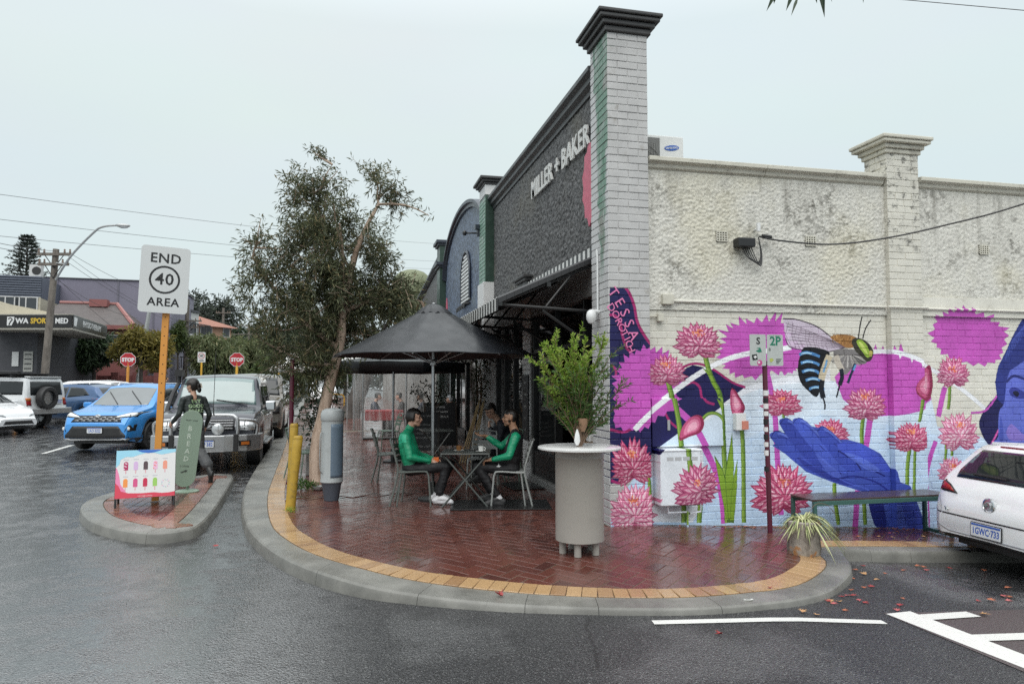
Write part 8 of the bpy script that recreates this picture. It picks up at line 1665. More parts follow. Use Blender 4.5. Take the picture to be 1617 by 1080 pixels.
def tile_mat(name, a, b, sc=3.2):
    t = NT(name); s = t.xyz(); w = t.new('ShaderNodeTexWave', wave_type='BANDS', bands_direction='Z'); w.inputs['Scale'].default_value = sc * 1.6; t.link(t.pos, w.inputs[0]); w2 = t.new('ShaderNodeTexWave', wave_type='BANDS', bands_direction='X'); w2.inputs['Scale'].default_value = sc; t.link(t.pos, w2.inputs[0])
    c = t.mix(t.noise(2.5, 6), a, b); c = t.mix(t.ramp(w.outputs['Fac'], .0, .25, .6, 0), c, tuple(x * .4 for x in a)); c = t.mix(t.ramp(w2.outputs['Fac'], .0, .25, .5, 0), c, tuple(x * .45 for x in a)); t.color(c); t.rough(.6); t.bump(w.outputs['Fac'], .5, .05); return t.m
M_TILE = tile_mat('brown_roof_tile', (.055, .046, .046), (.16, .135, .128)); M_TILEO = tile_mat('orange_roof_tile', (.30, .12, .08), (.42, .19, .13), 2.2)
def block(b, A, B, depth, z0, z1):
    """a wall block from A to B (seen from the road), running back by depth"""
    A, B = Vector((A.x, A.y, 0)), Vector((B.x, B.y, 0)); d = (B - A).normalized(); n = Vector((-d.y, d.x, 0)) * depth
    v = [A, B, B + n, A + n]; b.add([(p.x, p.y, z) for z in (z0, z1) for p in v], [(4, 5, 6, 7), (0, 1, 5, 4), (1, 2, 6, 5), (2, 3, 7, 6), (3, 0, 4, 7), (3, 2, 1, 0)]); return d
def wall_face(A, B, s, z, out=.02):
    """sign matrix on the wall from A to B at share s along it"""
    A, B = Vector(A), Vector(B); d = (B - A); d.z = 0; p = A + d * s; n = Vector((d.y, -d.x, 0)).normalized(); p = p + n * out; p.z = z; return face(p, n)
def window(par, A, B, s, z, w_, h_, frame_m=None, cols=2, name='window'):
    M = wall_face(A, B, s, z, .01); b = MB(); b.prism([(-w_ / 2, -h_ / 2), (w_ / 2, -h_ / 2), (w_ / 2, h_ / 2), (-w_ / 2, h_ / 2)], .03, M); q = b.build(name, M_WINB, par, world=True); b = MB(); fw = .07
    for x0, x1, y0, y1 in [(-w_ / 2 - fw, w_ / 2 + fw, h_ / 2, h_ / 2 + fw), (-w_ / 2 - fw, w_ / 2 + fw, -h_ / 2 - fw, -h_ / 2)] + [(-w_ / 2 + w_ * k / cols - fw / 2, -w_ / 2 + w_ * k / cols + fw / 2, -h_ / 2, h_ / 2) for k in range(cols + 1)]: b.prism([(x0, y0), (x1, y0), (x1, y1), (x0, y1)], .06, M)
    b.build('frame', frame_m or M_WREND, q, world=True)
# --- physiotherapy clinic with its black signed canopy
cl = thing('clinic_building', 'dark clinic with cream parapet and black WA SPORTSMED canopy across the road', 'building', at(30, 35))
A, B = at(-60, 34.2, 0), at(58, 35, 0); b = MB(); block(b, A, B, 9, 0, 4.6); b.build('wall', M_STREND, cl, world=True)
b = MB(); M = wall_face(A, B, 1, 4.6, .05); b.prism([(-6, 0), (.35, 0), (.35, .55), (-1.2, .85), (-2.2, 1.15), (-6, 1.25)], .3, M @ Matrix.Translation((0, 0, -.3))); b.build('parapet', M_CRREND, cl, world=True)
C1, C2, C3 = at(-30, 33, 0), at(112, 33, 0), at(166, 39.6, 0); z0, z1 = hz(517, 33), hz(497, 33); b = MB(); C4 = C1 + (C3 - C2)
b.v = [(p.x, p.y, z) for z in (z0 - .1, z1 + .04) for p in (C1, C2, C3, C4)]; b.f = [(4, 5, 6, 7), (0, 1, 5, 4), (1, 2, 6, 5), (2, 3, 7, 6), (3, 0, 4, 7), (3, 2, 1, 0)]; b.mi = [0] * 6; b.build('canopy', M_SOFF, cl, world=True)
for P, Q in ((C1, C2), (C2, C3)):
    M = wall_face(P, Q, .5, (z0 + z1) / 2, .012); L = (Q - P).length; b = MB(); b.prism([(-L / 2, -(z1 - z0) / 2), (L / 2, -(z1 - z0) / 2), (L / 2, (z1 - z0) / 2), (-L / 2, (z1 - z0) / 2)], .03, M); b.build('fascia_sign', M_BLACK, cl, world=True)
M_SYEL = mat('sign_yellow', (.62, .42, .04), .5)
f_ = lambda px: (px + 30) / 142.
zc = (z0 + z1) / 2
for tx, px, m in (('WA', 33, M_WHITE), ('SPORTS', 64, M_SYEL), ('MED', 96, M_WHITE)): text('sign_text', tx, .34, m, wall_face(C1, C2, f_(px), zc, .045), cl, depth=.004, bold=.012, width={'WA': 1.0, 'SPORTS': .86, 'MED': .88}[tx])
b = MB(); b.prism([(-.16, -.2), (.06, -.2), (.17, .05), (.17, .2), (-.16, .2)], .005, wall_face(C1, C2, f_(15), zc, .045)); b.build('logo', M_WHITE, cl, world=True); b = MB(); b.tube([wall_face(C1, C2, f_(15), zc, .052) @ Vector(p) for p in cat_mull([(-.1, .1, 0), (0, .15, 0), (.08, .07, 0), (0, -.03, 0), (-.06, -.17, 0)], 4)], .025, 5); b.build('logo_swirl', M_BLACK, cl, world=True)
b = MB(); b.prism([(-.3, -.2), (.1, -.2), (.3, .2), (-.3, .2)], .005, wall_face(C2, C3, .06, zc, .045)); b.build('logo', M_WHITE, cl, world=True)
text('sign_text', 'PHYSIOTHERAPY', .40, M_WHITE, wall_face(C2, C3, .52, zc, .045), cl, depth=.004, bold=.006, width=1.25)
b = MB(); b.prism([(-.14, -.35), (.14, -.35), (.14, .35), (-.14, .35)], .03, wall_face(A, B, .71, hz(567, 34.8), .02)); b.build('door_number_panel', M_WHITE, cl, world=True)
b = MB(); b.prism([(-.2, -.5), (.2, -.5), (.2, .5), (-.2, .5)], .03, wall_face(A, B, .885, hz(571, 34.9), .02)); o = b.build('price_board', mat('pale_board', (.45, .45, .42), .5), cl, world=True)
for k in range(4): b = MB(); b.prism([(-.15, -.03), (.15, -.03), (.15, .03), (-.15, .03)], .004, wall_face(A, B, .885, hz(571, 34.9) + .35 - k * .23, .052)); b.build('printed_line', M_GREYC, o, world=True)
window(cl, A, B, .16, 2.0, 1.4, 2.2)
# --- pieces of skyline behind it
up_ = thing('upper_storey_building', 'blue grey clad upper storey with white framed windows behind the clinic', 'building', at(20, 48)); A, B = at(-120, 46, 0), at(60, 48, 0); b = MB(); block(b, A, B, 8, 0, hz(469, 48)); b.build('wall', M_CRREND, up_, world=True)
for k in range(9): z = hz(470, 48) + .165 * k; b = MB(); M = wall_face(A, B, 0, z, .0); L = (B - A).length; b.sweep([(0, 0), (.07, .03), (.07, .12), (0, .15)], [M @ Vector((0, 0, -.1)), M @ Vector((L, 0, -.1))]); fixn(b.build('cladding_board', M_CORR, up_, world=True))
b = MB(); block(b, A + Vector((0, .15, 0)), B + Vector((0, .15, 0)), 8, hz(470, 48), hz(436, 48)); b.build('upper_wall', M_CORR, up_, world=True)
window(up_, A, B, .62, hz(474, 48) - .35, 2.4, 1.0, cols=3); window(up_, A, B, .87, hz(474, 48) - .35, 1.3, 1.0, cols=2)
o = thing('roof_plant', 'pale rooftop air handler beside the mauve wall', 'air conditioner', at(52, 49, hz(437, 49))); b = MB(); b.box(0, 0, .42, .7, .5, .85); b.build('casing', M_WREND, o); b = MB(); b.lathe([(.28, 0), (.28, .02)], 18, M=Matrix.Translation((.1, -.26, .42)) @ Matrix.Rotation(PI / 2, 4, 'X')); b.build('fan', M_TRIM, o)
mv = thing('mauve_building', 'tall blank mauve rendered wall rising behind the tiled house', 'building', at(150, 53)); A, B = at(60, 52, 0), at(268, 54.5, 0); b = MB(); d = block(b, A, B, 12, 0, hz(437.5, 52)); b.build('wall', M_PURP, mv, world=True)
for s_ in (.12, .58, .86): b = MB(); M = wall_face(A, B, s_, 0, .0); b.prism([(-.05, 0), (.05, 0), (.05, hz(437.5, 52)), (-.05, hz(437.5, 52))], .05, M); b.build('panel_joint', mat('mauve_joint', (.14, .135, .17), .6), mv, world=True)
b = MB(); block(b, A + Vector((-.1, -.1, 0)), B + Vector((.1, -.1, 0)), 12.2, hz(437.5, 52) + .002, hz(436, 52)); b.build('capping', M_STREND, mv, world=True)
# tiled house and its red garden wall
ho = thing('tiled_house', 'brick red rendered house with hipped brown tile roof', 'house', at(130, 46)); A, B = at(58, 45, 0), at(198, 46.5, 0); ez, rzz = hz(512, 45), hz(483, 47); b = MB(); block(b, A, B, 8, 0, ez); b.build('wall', M_BRPINK, ho, world=True)
d = (B - A).normalized(); n = Vector((-d.y, d.x, 0)); e = [A - d * .5 - n * .5, B + d * .5 - n * .5, B + d * .5 + n * 8.5, A - d * .5 + n * 8.5]; r_ = [A + d * .1 + n * 4, A + d * 3.6 + n * 4]; b = MB()
b.v = [(p.x, p.y, ez) for p in e] + [(p.x, p.y, rzz + .4) for p in r_]; b.f = [(0, 1, 5, 4), (1, 2, 5), (2, 3, 4, 5), (3, 0, 4), (3, 2, 1, 0)]; b.mi = [0] * 5; roof_ = b.build('roof', M_TILE, ho, world=True); b = MB(); b.tube([(e[1].x, e[1].y, ez + .05), (r_[1].x, r_[1].y, rzz + .45), (r_[0].x, r_[0].y, rzz + .45)], .14, 6); b.build('ridge_tiles', mat('pink_ridge', (.30, .13, .12), .6), roof_, world=True)
b = MB(); c_ = A + d * 2.6 + n * 3.5; b.box(c_.x, c_.y, rzz + .42, 1.1, .6, .5); b.build('chimney', M_BRPINK, roof_, world=True); b = MB(); block(b, A - d * .5 - n * .55, B + d * .5 - n * .55, .12, ez - .25, ez + .02); b.build('gutter', M_BRPINK, ho, world=True); window(ho, A, B, .42, hz(545, 45), .9, 1.6); window(ho, A, B, .9, hz(548, 46), 1.0, 1.5)
gw = thing('garden_wall', 'long low brick red garden wall behind the slate grey SUV', 'wall', at(150, 43)); b = MB(); A, B = at(78, 43, 0), at(250, 45, 0); block(b, A, B, .25, 0, 2.1); b.build('wall', M_BRPINK, gw, world=True)
for k in range(6): p = A + (B - A) * k / 5; b = MB(); b.box(p.x, p.y - .02, 1.15, .4, .4, 2.3); b.build('pier', M_BRPINK, gw, world=True)
# white apartments with balconies
for lb, p0, p1, t0, t1, top, m, fl in (('white terrace with grey veranda posts left of the tall apartments', 232, 276, 58, 60, 492, M_WREND, (540, 575)), ('white apartment block with dark balconies behind the power pole', 276, 312, 62, 66, 488, M_WREND, (520, 560))):
    o = thing('apartment_building', lb, 'building', at((p0 + p1) / 2, t0)); A, B = at(p0, t0, 0), at(p1, t1, 0); b = MB(); block(b, A, B, 9, 0, hz(top, t0)); b.build('wall', m, o, world=True)
    b = MB(); block(b, A - (B - A).normalized() * .4 + Vector((0, -.5, 0)), B + (B - A).normalized() * .4 + Vector((0, -.5, 0)), 10, hz(top, t0) + .01, hz(top - 4, t0)); b.build('roof', M_STREND, o, world=True)
    for py in fl:
        for s_ in (.3, .75): window(o, A, B, s_, hz(py - 6, t0), .8, 1.5, M_WREND, 1)
        M = wall_face(A, B, .5, hz(py + 8, t0), 0); L = (B - A).length; b = MB(); b.prism([(-L / 2, -.08), (L / 2, -.08), (L / 2, .08), (-L / 2, .08)], 1.2, M); q = b.build('balcony', M_WREND, o, world=True); b = MB()
        for k in range(16): b.prism([(-L / 2 + L * k / 16, .1), (-L / 2 + L * k / 16 + .05, .1), (-L / 2 + L * k / 16 + .05, 1.0), (-L / 2 + L * k / 16, 1.0)], .05, M @ Matrix.Translation((0, 0, 1.12)))
        b.prism([(-L / 2, 1.0), (L / 2, 1.0), (L / 2, 1.08), (-L / 2, 1.08)], .06, M @ Matrix.Translation((0, 0, 1.12))); b.build('railing', M_TRIM, q, world=True)
og = thing('orange_roof_house', 'salmon house with bright orange tiled roof above the willows', 'house', at(336, 78)); A, B = at(306, 76, 0), at(364, 80, 0); ez, rt_ = hz(514, 76), hz(497, 80); b = MB(); block(b, A, B, 9, 0, ez); b.build('wall', M_SALM, og, world=True); d = (B - A).normalized(); n = Vector((-d.y, d.x, 0)); e = [A - d * .5 - n * .6, B + d * .5 - n * .6, B + d * .5 + n * 9.5, A - d * .5 + n * 9.5]; r_ = [A - d * .3 + n * 4.5, A + d * 1.0 + n * 4.5]; b = MB(); b.v = [(p.x, p.y, ez) for p in e] + [(p.x, p.y, rt_ + .5) for p in r_]; b.f = [(0, 1, 5, 4), (1, 2, 5), (2, 3, 4, 5), (3, 0, 4), (3, 2, 1, 0)]; b.mi = [0] * 5; b.build('roof', M_TILEO, og, world=True)
window(og, A, B, .3, hz(524, 76), 1.4, 1.1, cols=2); window(og, A, B, .85, hz(524, 78), .8, .9, cols=1)
# --- poles, wires, street light
M_OLDW = bark_mat('weathered_pole', (.10, .085, .072), (.21, .185, .16), 6)
def pole(label, base, top, r, arms=(), m=M_OLDW):
    o = thing('power_pole', label, 'power pole', base, 0, 'power poles along the street'); b = MB(); base, top = Vector(base), Vector(top); b.tube([base, (base + top) / 2, top], [r * 1.15, r, r * .85], 10); b.build('shaft', m, o, world=True, smooth=50)
    for z, L, a in arms:
        c = base + (top - base) * ((z - base.z) / (top.z - base.z)); d = Vector((math.cos(a), math.sin(a), 0)); b = MB(); b.box(c.x, c.y - r, z, L, .1, .12, a); q = b.build('cross_arm', m, o, world=True)
        for k in (-.46, -.3, .3, .46): p = c + d * L * k; b = MB(); b.lathe([(.03, .06), (.05, .1), (.03, .16), (.045, .2), (.001, .24)], 8, (p.x, p.y - r, z)); b.build('insulator', M_CERAM, q, world=True)
        b = MB(); b.tube([c + d * L * .3 + Vector((0, -r, 0)), c + Vector((0, -r, -.6))], .02, 4); b.tube([c - d * L * .3 + Vector((0, -r, 0)), c + Vector((0, -r, -.6))], .02, 4); b.build('brace', M_IRON, q, world=True)
    return o
M_CERAM = mat('ceramic_insulator', (.20, .14, .11), .3)
p0 = at(68, 31); pt_ = at(82, 31, hz(392, 31)); pp0 = pole('weathered timber power pole standing before the clinic canopy', p0, pt_, .145, ((hz(401, 31), 1.45, -.2), (hz(417, 31), 1.3, -.2)))
sl_ = thing('street_light', 'long arched street light arm reaching from the timber power pole', 'street light', at(82, 30.8, hz(440, 30.8))); V = lambda x, y, t: at(x, t, hz(y, t)); b = MB(); b.tube(cat_mull([V(83, 441, 30.8), V(106, 403, 30.5), V(140, 366, 30.2), V(155, 356, 30.1), V(178, 353.5, 30)], 5), .045, 8); b.tube([V(83, 414, 30.8), V(98, 416, 30.6)], .03, 6); b.build('arm', M_GALV, sl_, world=True); b = MB(); c_ = V(187, 354, 30); b.ell(c_, (.30, .12, .085), 16, 8); b.build('lamp_head', M_GALV, sl_, world=True, smooth=60); b = MB(); b.ell(c_ + Vector((.03, 0, -.05)), (.2, .09, .07), 14, 8); b.build('lens', M_LAMP, sl_, world=True, smooth=60)
pole('slim leaning steel pole left of the END sign post', at(214, 44), at(236, 44, hz(470, 44)), .13, (), M_GALV)
pole('tall timber power pole in front of the white apartments', at(292, 58), at(294, 58, hz(472, 58)), .17, ((hz(507, 58), 2.4, -.2), (hz(517, 58), 2.0, -.2)))
pole('distant power pole beside the orange roofed house', at(351, 88), at(351, 88, hz(486, 88)), .16, ((hz(494, 88), 1.8, -.2),))
pole('farthest power pole with wide cross arms above the willows', at(392, 104), at(392, 104, hz(511, 104)), .18, ((hz(514, 104), 3.2, -.2), (hz(528, 104), 5, -.2)))
wi = thing('street_wires', 'thin overhead wires strung across the street from the timber pole', 'wires', at(-60, 30)); M_WIRE = mat('wire_black', (.05, .05, .055), .5); b = None
for k, (a, e, sg) in enumerate((((-60, 297, 30), (700, 384, 80), .3), ((-60, 338, 30), (700, 412, 82), .3), ((-60, 366, 31), (700, 424, 84), .3), ((82, 395, 31), (-80, 365, 20), .1), ((105, 399, 31), (294, 472, 58), .5), ((96, 399, 31), (292, 508, 58), .5), ((104, 415, 31), (300, 517, 58), .4), ((84, 440, 31), (215, 502, 44), .3), ((82, 436, 31), (238, 560, 46), .2), ((294, 476, 58), (392, 514, 104), .8), ((350, 488, 88), (560, 500, 90), .3), ((62, 399, 31), (-80, 372, 20), .1))):
    p, q = V(*a), V(*e); n_ = 14; b = MB(); b.tube([p + (q - p) * i / n_ + Vector((0, 0, -sg * 4 * (i / n_) * (1 - i / n_))) for i in range(n_ + 1)], .011 if k < 3 else .010, 4, False); b.build('wire', M_WIRE, wi, world=True)
wr_ = thing('overhead_wire', 'single dark wire crossing the sky at the top right', 'wire', (4, 6, 6)); b = MB(); V2 = lambda x, y, t: Vector((0, 0, CAM_H)) + ray(x, y) * t; b.tube([V2(1200, -20, 14), V2(1425, 0, 13), V2(1617, 17, 12), V2(1900, 46, 11)], .007, 5, False); b.build('wire', M_WIRE, wr_, world=True)
# --- stop signs and far sign
def octo(r): return [(r * math.cos(PI / 8 + k * PI / 4), r * math.sin(PI / 8 + k * PI / 4)) for k in range(8)]
for lb, px, t_, s_ in (('red STOP sign on amber post before the yellow leaved tree', 202, 34, .35), ('red STOP sign on yellow post above the graphite four wheel drive', 374, 38, .39)):
    c = at(px, t_, hz(568, t_)); g = at(px, t_); o = thing('stop_sign', lb, 'sign', g, 0, 'stop signs at the crossing'); M = face(c, (-c.x * .9, -c.y, 0)); b = MB(); b.prism(octo(s_ * 1.0), .006, M); pl_s = b.build('sign_plate', M_WHITE, o, world=True); b = MB(); b.prism(octo(s_ * .94), .003, M @ Matrix.Translation((0, 0, .0065))); b.build('red_face', M_RED, pl_s, world=True)
    text('sign_text', 'STOP', s_ * .70, M_WHITE, M @ Matrix.Translation((0, -.01, .011)), o, depth=.002, bold=.014, width=.88); b = MB(); b.tube([g, (c.x, c.y + .06, c.z + .2)], .065, 8); b.build('post', M_AMBER if px < 300 else M_YELP, o, world=True)
c = at(318, 46, hz(564, 46)); g = at(318, 46); o = thing('area_speed_sign', 'small white 40 AREA speed sign on yellow post in the distance', 'sign', g); M = face(c, (-c.x, -c.y, 0)); b = MB(); b.prism(rrect(.46, .66, .04), .006, M); b.build('sign_plate', M_WHITE, o, world=True); b = MB(); ring(b, .15, .185, .003, M @ Matrix.Translation((0, .08, .0065))); b.build('red_ring', M_RED, o, world=True); text('sign_text', '40', .2, M_SIGNK, M @ Matrix.Translation((0, .08, .0075)), o, depth=.001, bold=.006); text('sign_text', 'AREA', .13, M_SIGNK, M @ Matrix.Translation((0, -.22, .0075)), o, depth=.001, bold=.004); b = MB(); b.tube([g, (c.x, c.y + .06, c.z)], .06, 8); b.build('post', M_YELP, o, world=True)
c = at(439, 40, hz(576, 40)); g = at(441, 40); o = thing('give_way_sign', 'back of a small grey octagonal sign beside the corner tree', 'sign', g); b = MB(); b.prism(octo(.26), .006, face(c, (-.75, -.6, 0))); b.build('sign_plate', M_GALV, o, world=True); b = MB(); b.tube([g, c + Vector((.05, .05, .15))], .05, 8); b.build('post', M_YELP, o, world=True)
# --- trees and hedges
M_TG = [leaf_mat('evergreen_leaf', (.018, .035, .018), (.05, .085, .035), trans=.15), leaf_mat('autumn_leaf', (.17, .14, .035), (.32, .27, .065), (.09, .13, .035), trans=.35), leaf_mat('willow_leaf', (.10, .125, .055), (.22, .26, .12), (.27, .25, .13), trans=.4), leaf_mat('hill_leaf', (.022, .032, .024), (.06, .075, .05), trans=.1), leaf_mat('pine_needle', (.03, .042, .036), (.075, .09, .07), trans=.1), leaf_mat('mid_green_leaf', (.045, .075, .02), (.12, .16, .05), trans=.25)]
def far_tree(label, px, t_, pyt, pyb, wpx, kind, n, sz, name='background_tree', lobes=7, weep=0., trunk=True, flat_=1.):
    g = at(px, t_); zt_, zb_ = hz(pyt, t_), hz(pyb, t_); rw = wpx * t_ / 1130 / 2; rh = (zt_ - zb_) / 2; o = thing(name, label, 'tree', g, 0, 'trees across the road'); L = Leaves(); lb = []
    for k in range(lobes):
        a = rng.uniform(0, 2 * PI); f = rng.uniform(.25, .72); lb.append((Vector((g.x + math.cos(a) * rw * f, g.y + math.sin(a) * rw * f * flat_, zb_ + rh * rng.uniform(.55, 1.45))), rng.uniform(.38, .6)))
    lb.append((Vector((g.x, g.y, zb_ + rh)), .75))
    for i in range(n):
        c, f = rng.choice(lb); d = rdir() * rng.random() ** .35; q = c + Vector((d.x * rw * f, d.y * rw * f * flat_, d.z * rh * f * 1.15))
        if q.z > zt_ or q.z < zb_ * .85 or noise.noise(q * (1.6 / max(.5, rw * .5))) < -.22: continue
        for j in range(3): L.leaf(q + rdir() * sz * .5, rdir() * .9 + d * .6 + Vector((0, 0, -weep * 2)), sz * rng.uniform(.7, 1.5), sz * .34)
    L.build('crown', M_TG[kind], o)
    b = MB(); r0 = max(.1, rw * .09); b.tube([(g.x, g.y, g.z - .2), (g.x + r0 * .4, g.y, (g.z + zb_) / 2 + rh * .3), (g.x, g.y, zb_ + rh)], [r0, r0 * .8, r0 * .5], 8)
    for c, f in lb[:5]: b.tube([(g.x, g.y, zb_ + rh * .25), ((g.x + c.x) / 2, (g.y + c.y) / 2, (zb_ + rh * .4 + c.z) / 2), c], [r0 * .5, r0 * .35, r0 * .12], 6)
    b.build('trunk', M_DBARK, o, world=True); return o
far_tree('dense dark green tree bulging over the red garden wall', 148, 42, 515, 588, 74, 0, 3000, .30); far_tree('yellow leaved autumn tree beside the dark green tree', 222, 41, 514, 586, 84, 1, 2600, .26); far_tree('small green tree between the power pole and the clinic wall', 68, 43, 530, 586, 40, 0, 1000, .3)
far_tree('young bright tree in front of the white apartments', 280, 55, 505, 560, 26, 5, 700, .3, lobes=4); far_tree('low autumn shrub tree at the foot of the steel pole', 252, 46, 545, 592, 36, 1, 700, .25, lobes=4)
for lb, px, t_, a, b_, w_ in (('drooping willowy tree nearest the white apartments', 338, 56, 522, 602, 84, ), ('drooping willowy tree in the middle above the STOP sign', 380, 60, 527, 602, 96), ('drooping willowy tree nearest the corner tree', 424, 63, 530, 603, 90)): far_tree(lb, px, t_, a, b_, w_, 2, 3600, .34, 'willow_tree', 9, .55)
far_tree('huge dark fig tree on the rise behind the apartments', 318, 112, 452, 560, 118, 3, 4200, .62, lobes=11); far_tree('dark crown behind the END sign on the rise', 268, 116, 470, 560, 70, 3, 1800, .62); 
for lb, px, w_, top in (('dark green pine crown on the skyline left of centre', 372, 74, 502), ('wide dark green pine crown in the middle of the skyline', 412, 84, 499), ('dark green pine crown mostly behind the corner tree', 458, 80, 504), ('last dark pine crown behind the cafe umbrellas', 510, 90, 512)): far_tree(lb, px, 132, top, 600, w_, 0, 2600, .75, lobes=8)
for lb, px, w_, t_ in (('light green street bush behind the taupe car', 428, 46, 50), ('light green street tree far behind the tree trunks', 480, 60, 64), ('green street tree far down the pavement', 545, 66, 70)): far_tree(lb, px, t_, 560, 606, w_, 5, 1100, .35, lobes=5)
tag(bpy.data.objects.new('far_woods', None), kind='stuff') if False else None
fw = Leaves()
for i in range(9000):
    px = rng.uniform(-350, 640); t_ = rng.uniform(170, 200); p = at(px, t_, 0); h_ = 9 + 5 * noise.noise((px * .02, 0, 0)) + 2 * noise.noise((px * .1, 3, 0)); p.z = rng.random() ** .6 * h_
    for j in range(2): fw.leaf(p + rdir() * .8, rdir(), rng.uniform(1.2, 2.2), .8)
b = MB(); b.v = [tuple(p) for p in fw.v]; b.f = fw.f; b.mi = [0] * len(fw.f); tag(b.build('far_woods', M_TG[3]), 'dark woods along the far skyline', None, None, 'stuff')
# Norfolk pine: whorled tiers
g = at(36, 76); npn = thing('norfolk_pine', 'tiered Norfolk pine rising behind the blue grey upper storey', 'tree', g); zt_ = hz(368, 76); b = MB(); b.tube([(g.x, g.y, 0), (g.x, g.y, zt_)], [.35, .05], 8); L = Leaves()
for k in range(15):
    z = hz(452, 76) + (zt_ - hz(452, 76)) * (k / 15); rad = 2.1 * (1 - (k / 15) ** 1.5) + .25
    for i in range(7):
        a = rng.uniform(0, .6) + i * 2 * PI / 7 + k; rr = rad * rng.uniform(.65, 1.1); p = Vector((g.x, g.y, z)); q = p + Vector((math.cos(a) * rr, math.sin(a) * rr, rr * .16)); b.tube([p, q], [.05, .02], 4)
        for j in range(34): c = p + (q - p) * rng.uniform(.15, 1.02) + Vector((rng.uniform(-.16, .16), rng.uniform(-.16, .16), rng.uniform(-.05, .12))); L.leaf(c, (q - p).normalized() * .8 + rdir() * .5 + Vector((0, 0, .25)), rng.uniform(.22, .42), .11)
b.build('trunk', M_DBARK, npn, world=True); L.build('crown', M_TG[4], npn)
# leaves hanging into the top of the frame from a branch overhead
ov = thing('overhanging_branch', 'dark leaf tips of a branch hanging in from above at the top right', 'branch', (1.9, 2.9, 3.6)); L = Leaves(); b = MB(); Vt = lambda x, y, t=3.4: Vector((0, 0, CAM_H)) + ray(x, y) * t
b.tube(cat_mull([Vt(1360, -150), Vt(1310, -60), Vt(1270, -28), Vt(1225, -24)], 5), .006, 5); b.build('twig', M_TWIG, ov, world=True)
for (x0, y0), (x1, y1) in (((1228, -12), (1210, 15)), ((1254, -10), (1241, 15)), ((1262, -12), (1249, 22)), ((1296, -26), (1302, 23)), ((1288, -16), (1290, 4)), ((1226, -12), (1222, 5)), ((1310, -20), (1314, 2)), ((1361, -14), (1363, 4))): p, q = Vt(x0, y0), Vt(x1, y1); L.leaf(p, q - p, (q - p).length, .026 if x0 > 1290 and x0 < 1300 else .018)
L.build('leaves', M_GLEAF, ov)
# a person walking far off
wp = thing('person', 'distant person in dark clothes walking beyond the blue SUV roof', 'person', at(263, 40), .4); F = Figure()
for s_ in (-1, 1): F.cap((0, s_ * .09, .9), (s_ * .14, s_ * .09, .08), .09, .055, 1); F.cap((s_ * .14, s_ * .09, .06), (s_ * .14 + .14, s_ * .09, .04), .05, .04, 1); F.cap((0, s_ * .07, .95), (0, s_ * .1, 1.38), .11, .09, 1); F.cap((0, s_ * .19, 1.4), (-s_ * .1, s_ * .24, .9), .055, .04, 1); F.hand((-s_ * .1, s_ * .24, .88), (0, 0, -1), (0, -s_, 0), (1, 0, 0), 0)
F.cap((0, 0, 1.42), (0, 0, 1.52), .055, .05, 0); Mh = F.head((.02, 0, 1.62), (1, 0, 0), (0, 0, 1), 0); F.build('body', [M_SK1, M_BLKC], wp, .014); hair_shell(Mh, wp, M_HAIRB, F.bvh, short)
# ================================================================== fallen leaves and litter
M_FL = [mat('crimson_leaf', (.30, .035, .035), .45, var=.3, vs=30), mat('russet_leaf', (.36, .11, .05), .5, var=.3, vs=30), mat('tan_leaf', (.46, .26, .12), .5, var=.25, vs=30), mat('pink_leaf', (.42, .10, .10), .5, var=.3, vs=30)]
def maple(name, x, y, z, s_, rz__, m, curl=.3):
    pts = []
    for k in range(7): a = PI / 2 + (k - 3) * .62; L_ = (1, .72, .92, 1.1, .92, .72, 1)[k] if k not in (0, 6) else .5; pts += [(math.cos(a - .25) * .38, math.sin(a - .25) * .38), (math.cos(a) * L_, math.sin(a) * L_)]
    pts += [(math.cos(PI / 2 + 3.25 * .62) * .3, math.sin(PI / 2 + 3.25 * .62) * .3), (.03, -.5), (-.03, -.5)]; b = MB(); b.v = [(px * s_, py * s_, s_ * curl * (abs(px) ** 1.4 * .8 + .25 * noise.noise((px * 2, py * 2, x * 9)) + .2)) for px, py in pts] + [(0, 0, s_ * .03)]; n = len(pts); b.f = [(i, (i + 1) % n, n) for i in range(n)]; b.mi = [0] * n
    o = b.build(name, m); o.location = (x, y, z); o.rotation_euler = (rng.uniform(-.15, .15), rng.uniform(-.15, .15), rz__); q = o.modifiers.new('thickness', 'SOLIDIFY'); q.thickness = .001; return o
# (photo position on the ground; most lie in the gutter beside the log planter)
def gnd(px, py, fn=rz):
    z = -.1
    for _ in range(40): d = ray(px, py); k = (z - CAM_H) / d.z; z = .5 * z + .5 * fn(d.x * k, d.y * k)
    return d.x * k, d.y * k, z
special = [(790, 943, 0, .055, 'dark red curled leaf lying on the kerb face at the front of the crossing', 1.1, pz), (1137, 1004, 0, .04, 'crimson leaf alone on the dark asphalt below the white edge line', .9, rz), (1216, 930, 0, .035, 'dark pink leaf on the kerb top near the painted ring', .4, pz), (1267, 968, 2, .05, 'tan leaf at the end of the kerb beside the white line', .4, rz), (1552, 972, 2, .055, 'tan leaf on the red crossing surface', .4, rz), (1365, 908, 2, .05, 'pale tan leaf in the bay behind the white car', .4, rz), (1563, 949, 1, .05, 'russet leaf on the red surface behind the white car', .4, rz), (483, 911, 2, .05, 'thin tan leaf in the gutter at the rounded kerb', .3, rz), (342, 863, 0, .05, 'dark leaf in the gutter in front of the traffic island', .3, rz)]
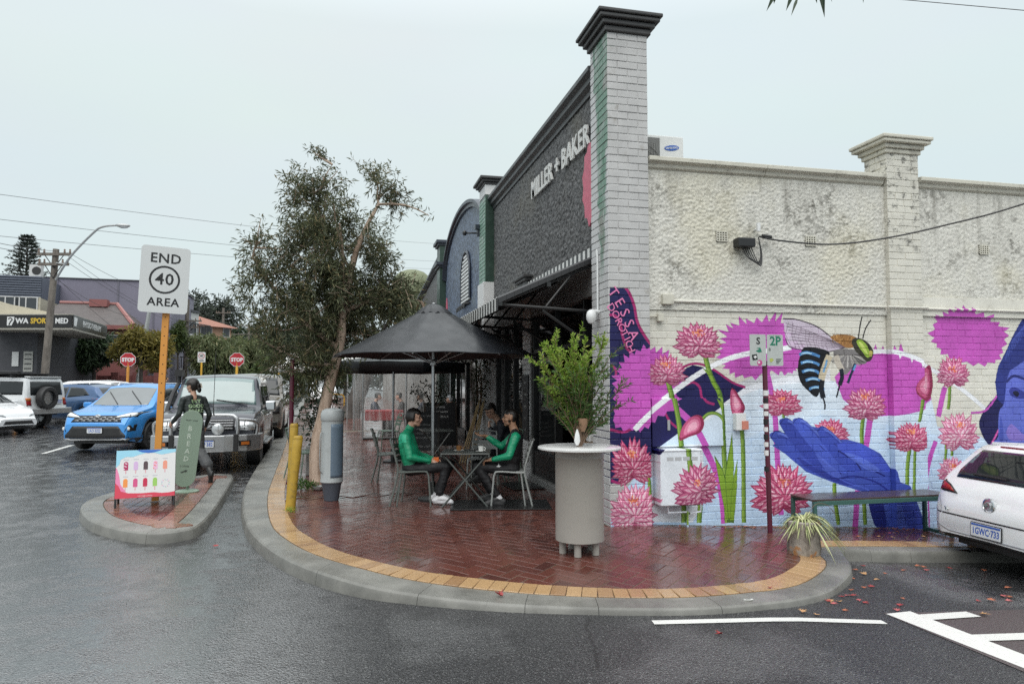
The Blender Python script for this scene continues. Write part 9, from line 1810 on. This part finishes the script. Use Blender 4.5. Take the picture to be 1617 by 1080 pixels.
for x, y, k, s_, lb, cu, fn in special: X, Y, Z = gnd(x, y, fn); o = maple('fallen_leaf', X, Y, Z + .012, s_, rng.uniform(0, 6), M_FL[k], cu); tag(o, lb, 'leaf')
for i in range(46):
    if i < 24: px, py = 1345 + rng.gauss(0, 42), 938 + rng.gauss(0, 14)
    elif i < 36: px, py = rng.uniform(1320, 1500), rng.uniform(884, 902)
    else: px, py = rng.uniform(1330, 1600), rng.uniform(895, 965)
    if py > 975: py = 960
    X, Y, Z = gnd(px, py)
    if inside(X, Y, [(p.x, p.y) for p in COUT if p.y < 9] + [(12, 9), (-1, 9)]): continue
    o = maple('fallen_leaf', X, Y, Z + .008, rng.uniform(.028, .05), rng.uniform(0, 6), rng.choice(M_FL), .35); tag(o, 'small reddish fallen leaf in the gutter near the log planter', 'leaf', 'fallen leaves in the gutter')
for i in range(8):
    X, Y, Z = gnd(rng.uniform(1290, 1460), rng.uniform(838, 852), pz); o = maple('fallen_leaf', X, Y, Z + .01, rng.uniform(.03, .045), rng.uniform(0, 6), rng.choice(M_FL), .35); tag(o, 'reddish fallen leaf on the pavers before the bench', 'leaf', 'fallen leaves before the bench')
o = tag(bpy.data.objects.new('kerb_ring_mark', None), kind='structure'); bpy.data.objects.remove(o)
X, Y, Z = gnd(1181, 949, lambda x, y: pz(x, y) - .02); b = MB(); ring(b, .022, .04, .003, Matrix.Translation((X, Y, Z + .014)) @ Matrix.Rotation(-.12, 4, 'X')); tag(b.build('painted_ring', M_PAINT), kind='structure')
o = MB()
for i in range(240):
    x = rng.uniform(4.3, 5.3) if i < 140 else rng.uniform(3.5, 7); y = 7.70 - abs(rng.gauss(0, .06)); s_ = rng.uniform(.008, .022); a = rng.uniform(0, 6); z = pz(x, y) + .006
    o.add([(x + s_ * math.cos(a), y + s_ * math.sin(a), z), (x - s_ * .4 * math.sin(a), y + s_ * .4 * math.cos(a), z + .006), (x - s_ * math.cos(a), y - s_ * math.sin(a), z), (x + s_ * .4 * math.sin(a), y - s_ * .4 * math.cos(a), z + .003)], [(0, 1, 2, 3)])
tag(o.build('leaf_litter', M_FL[1]), 'dry leaf litter gathered along the foot of the mural wall', None, None, 'stuff')
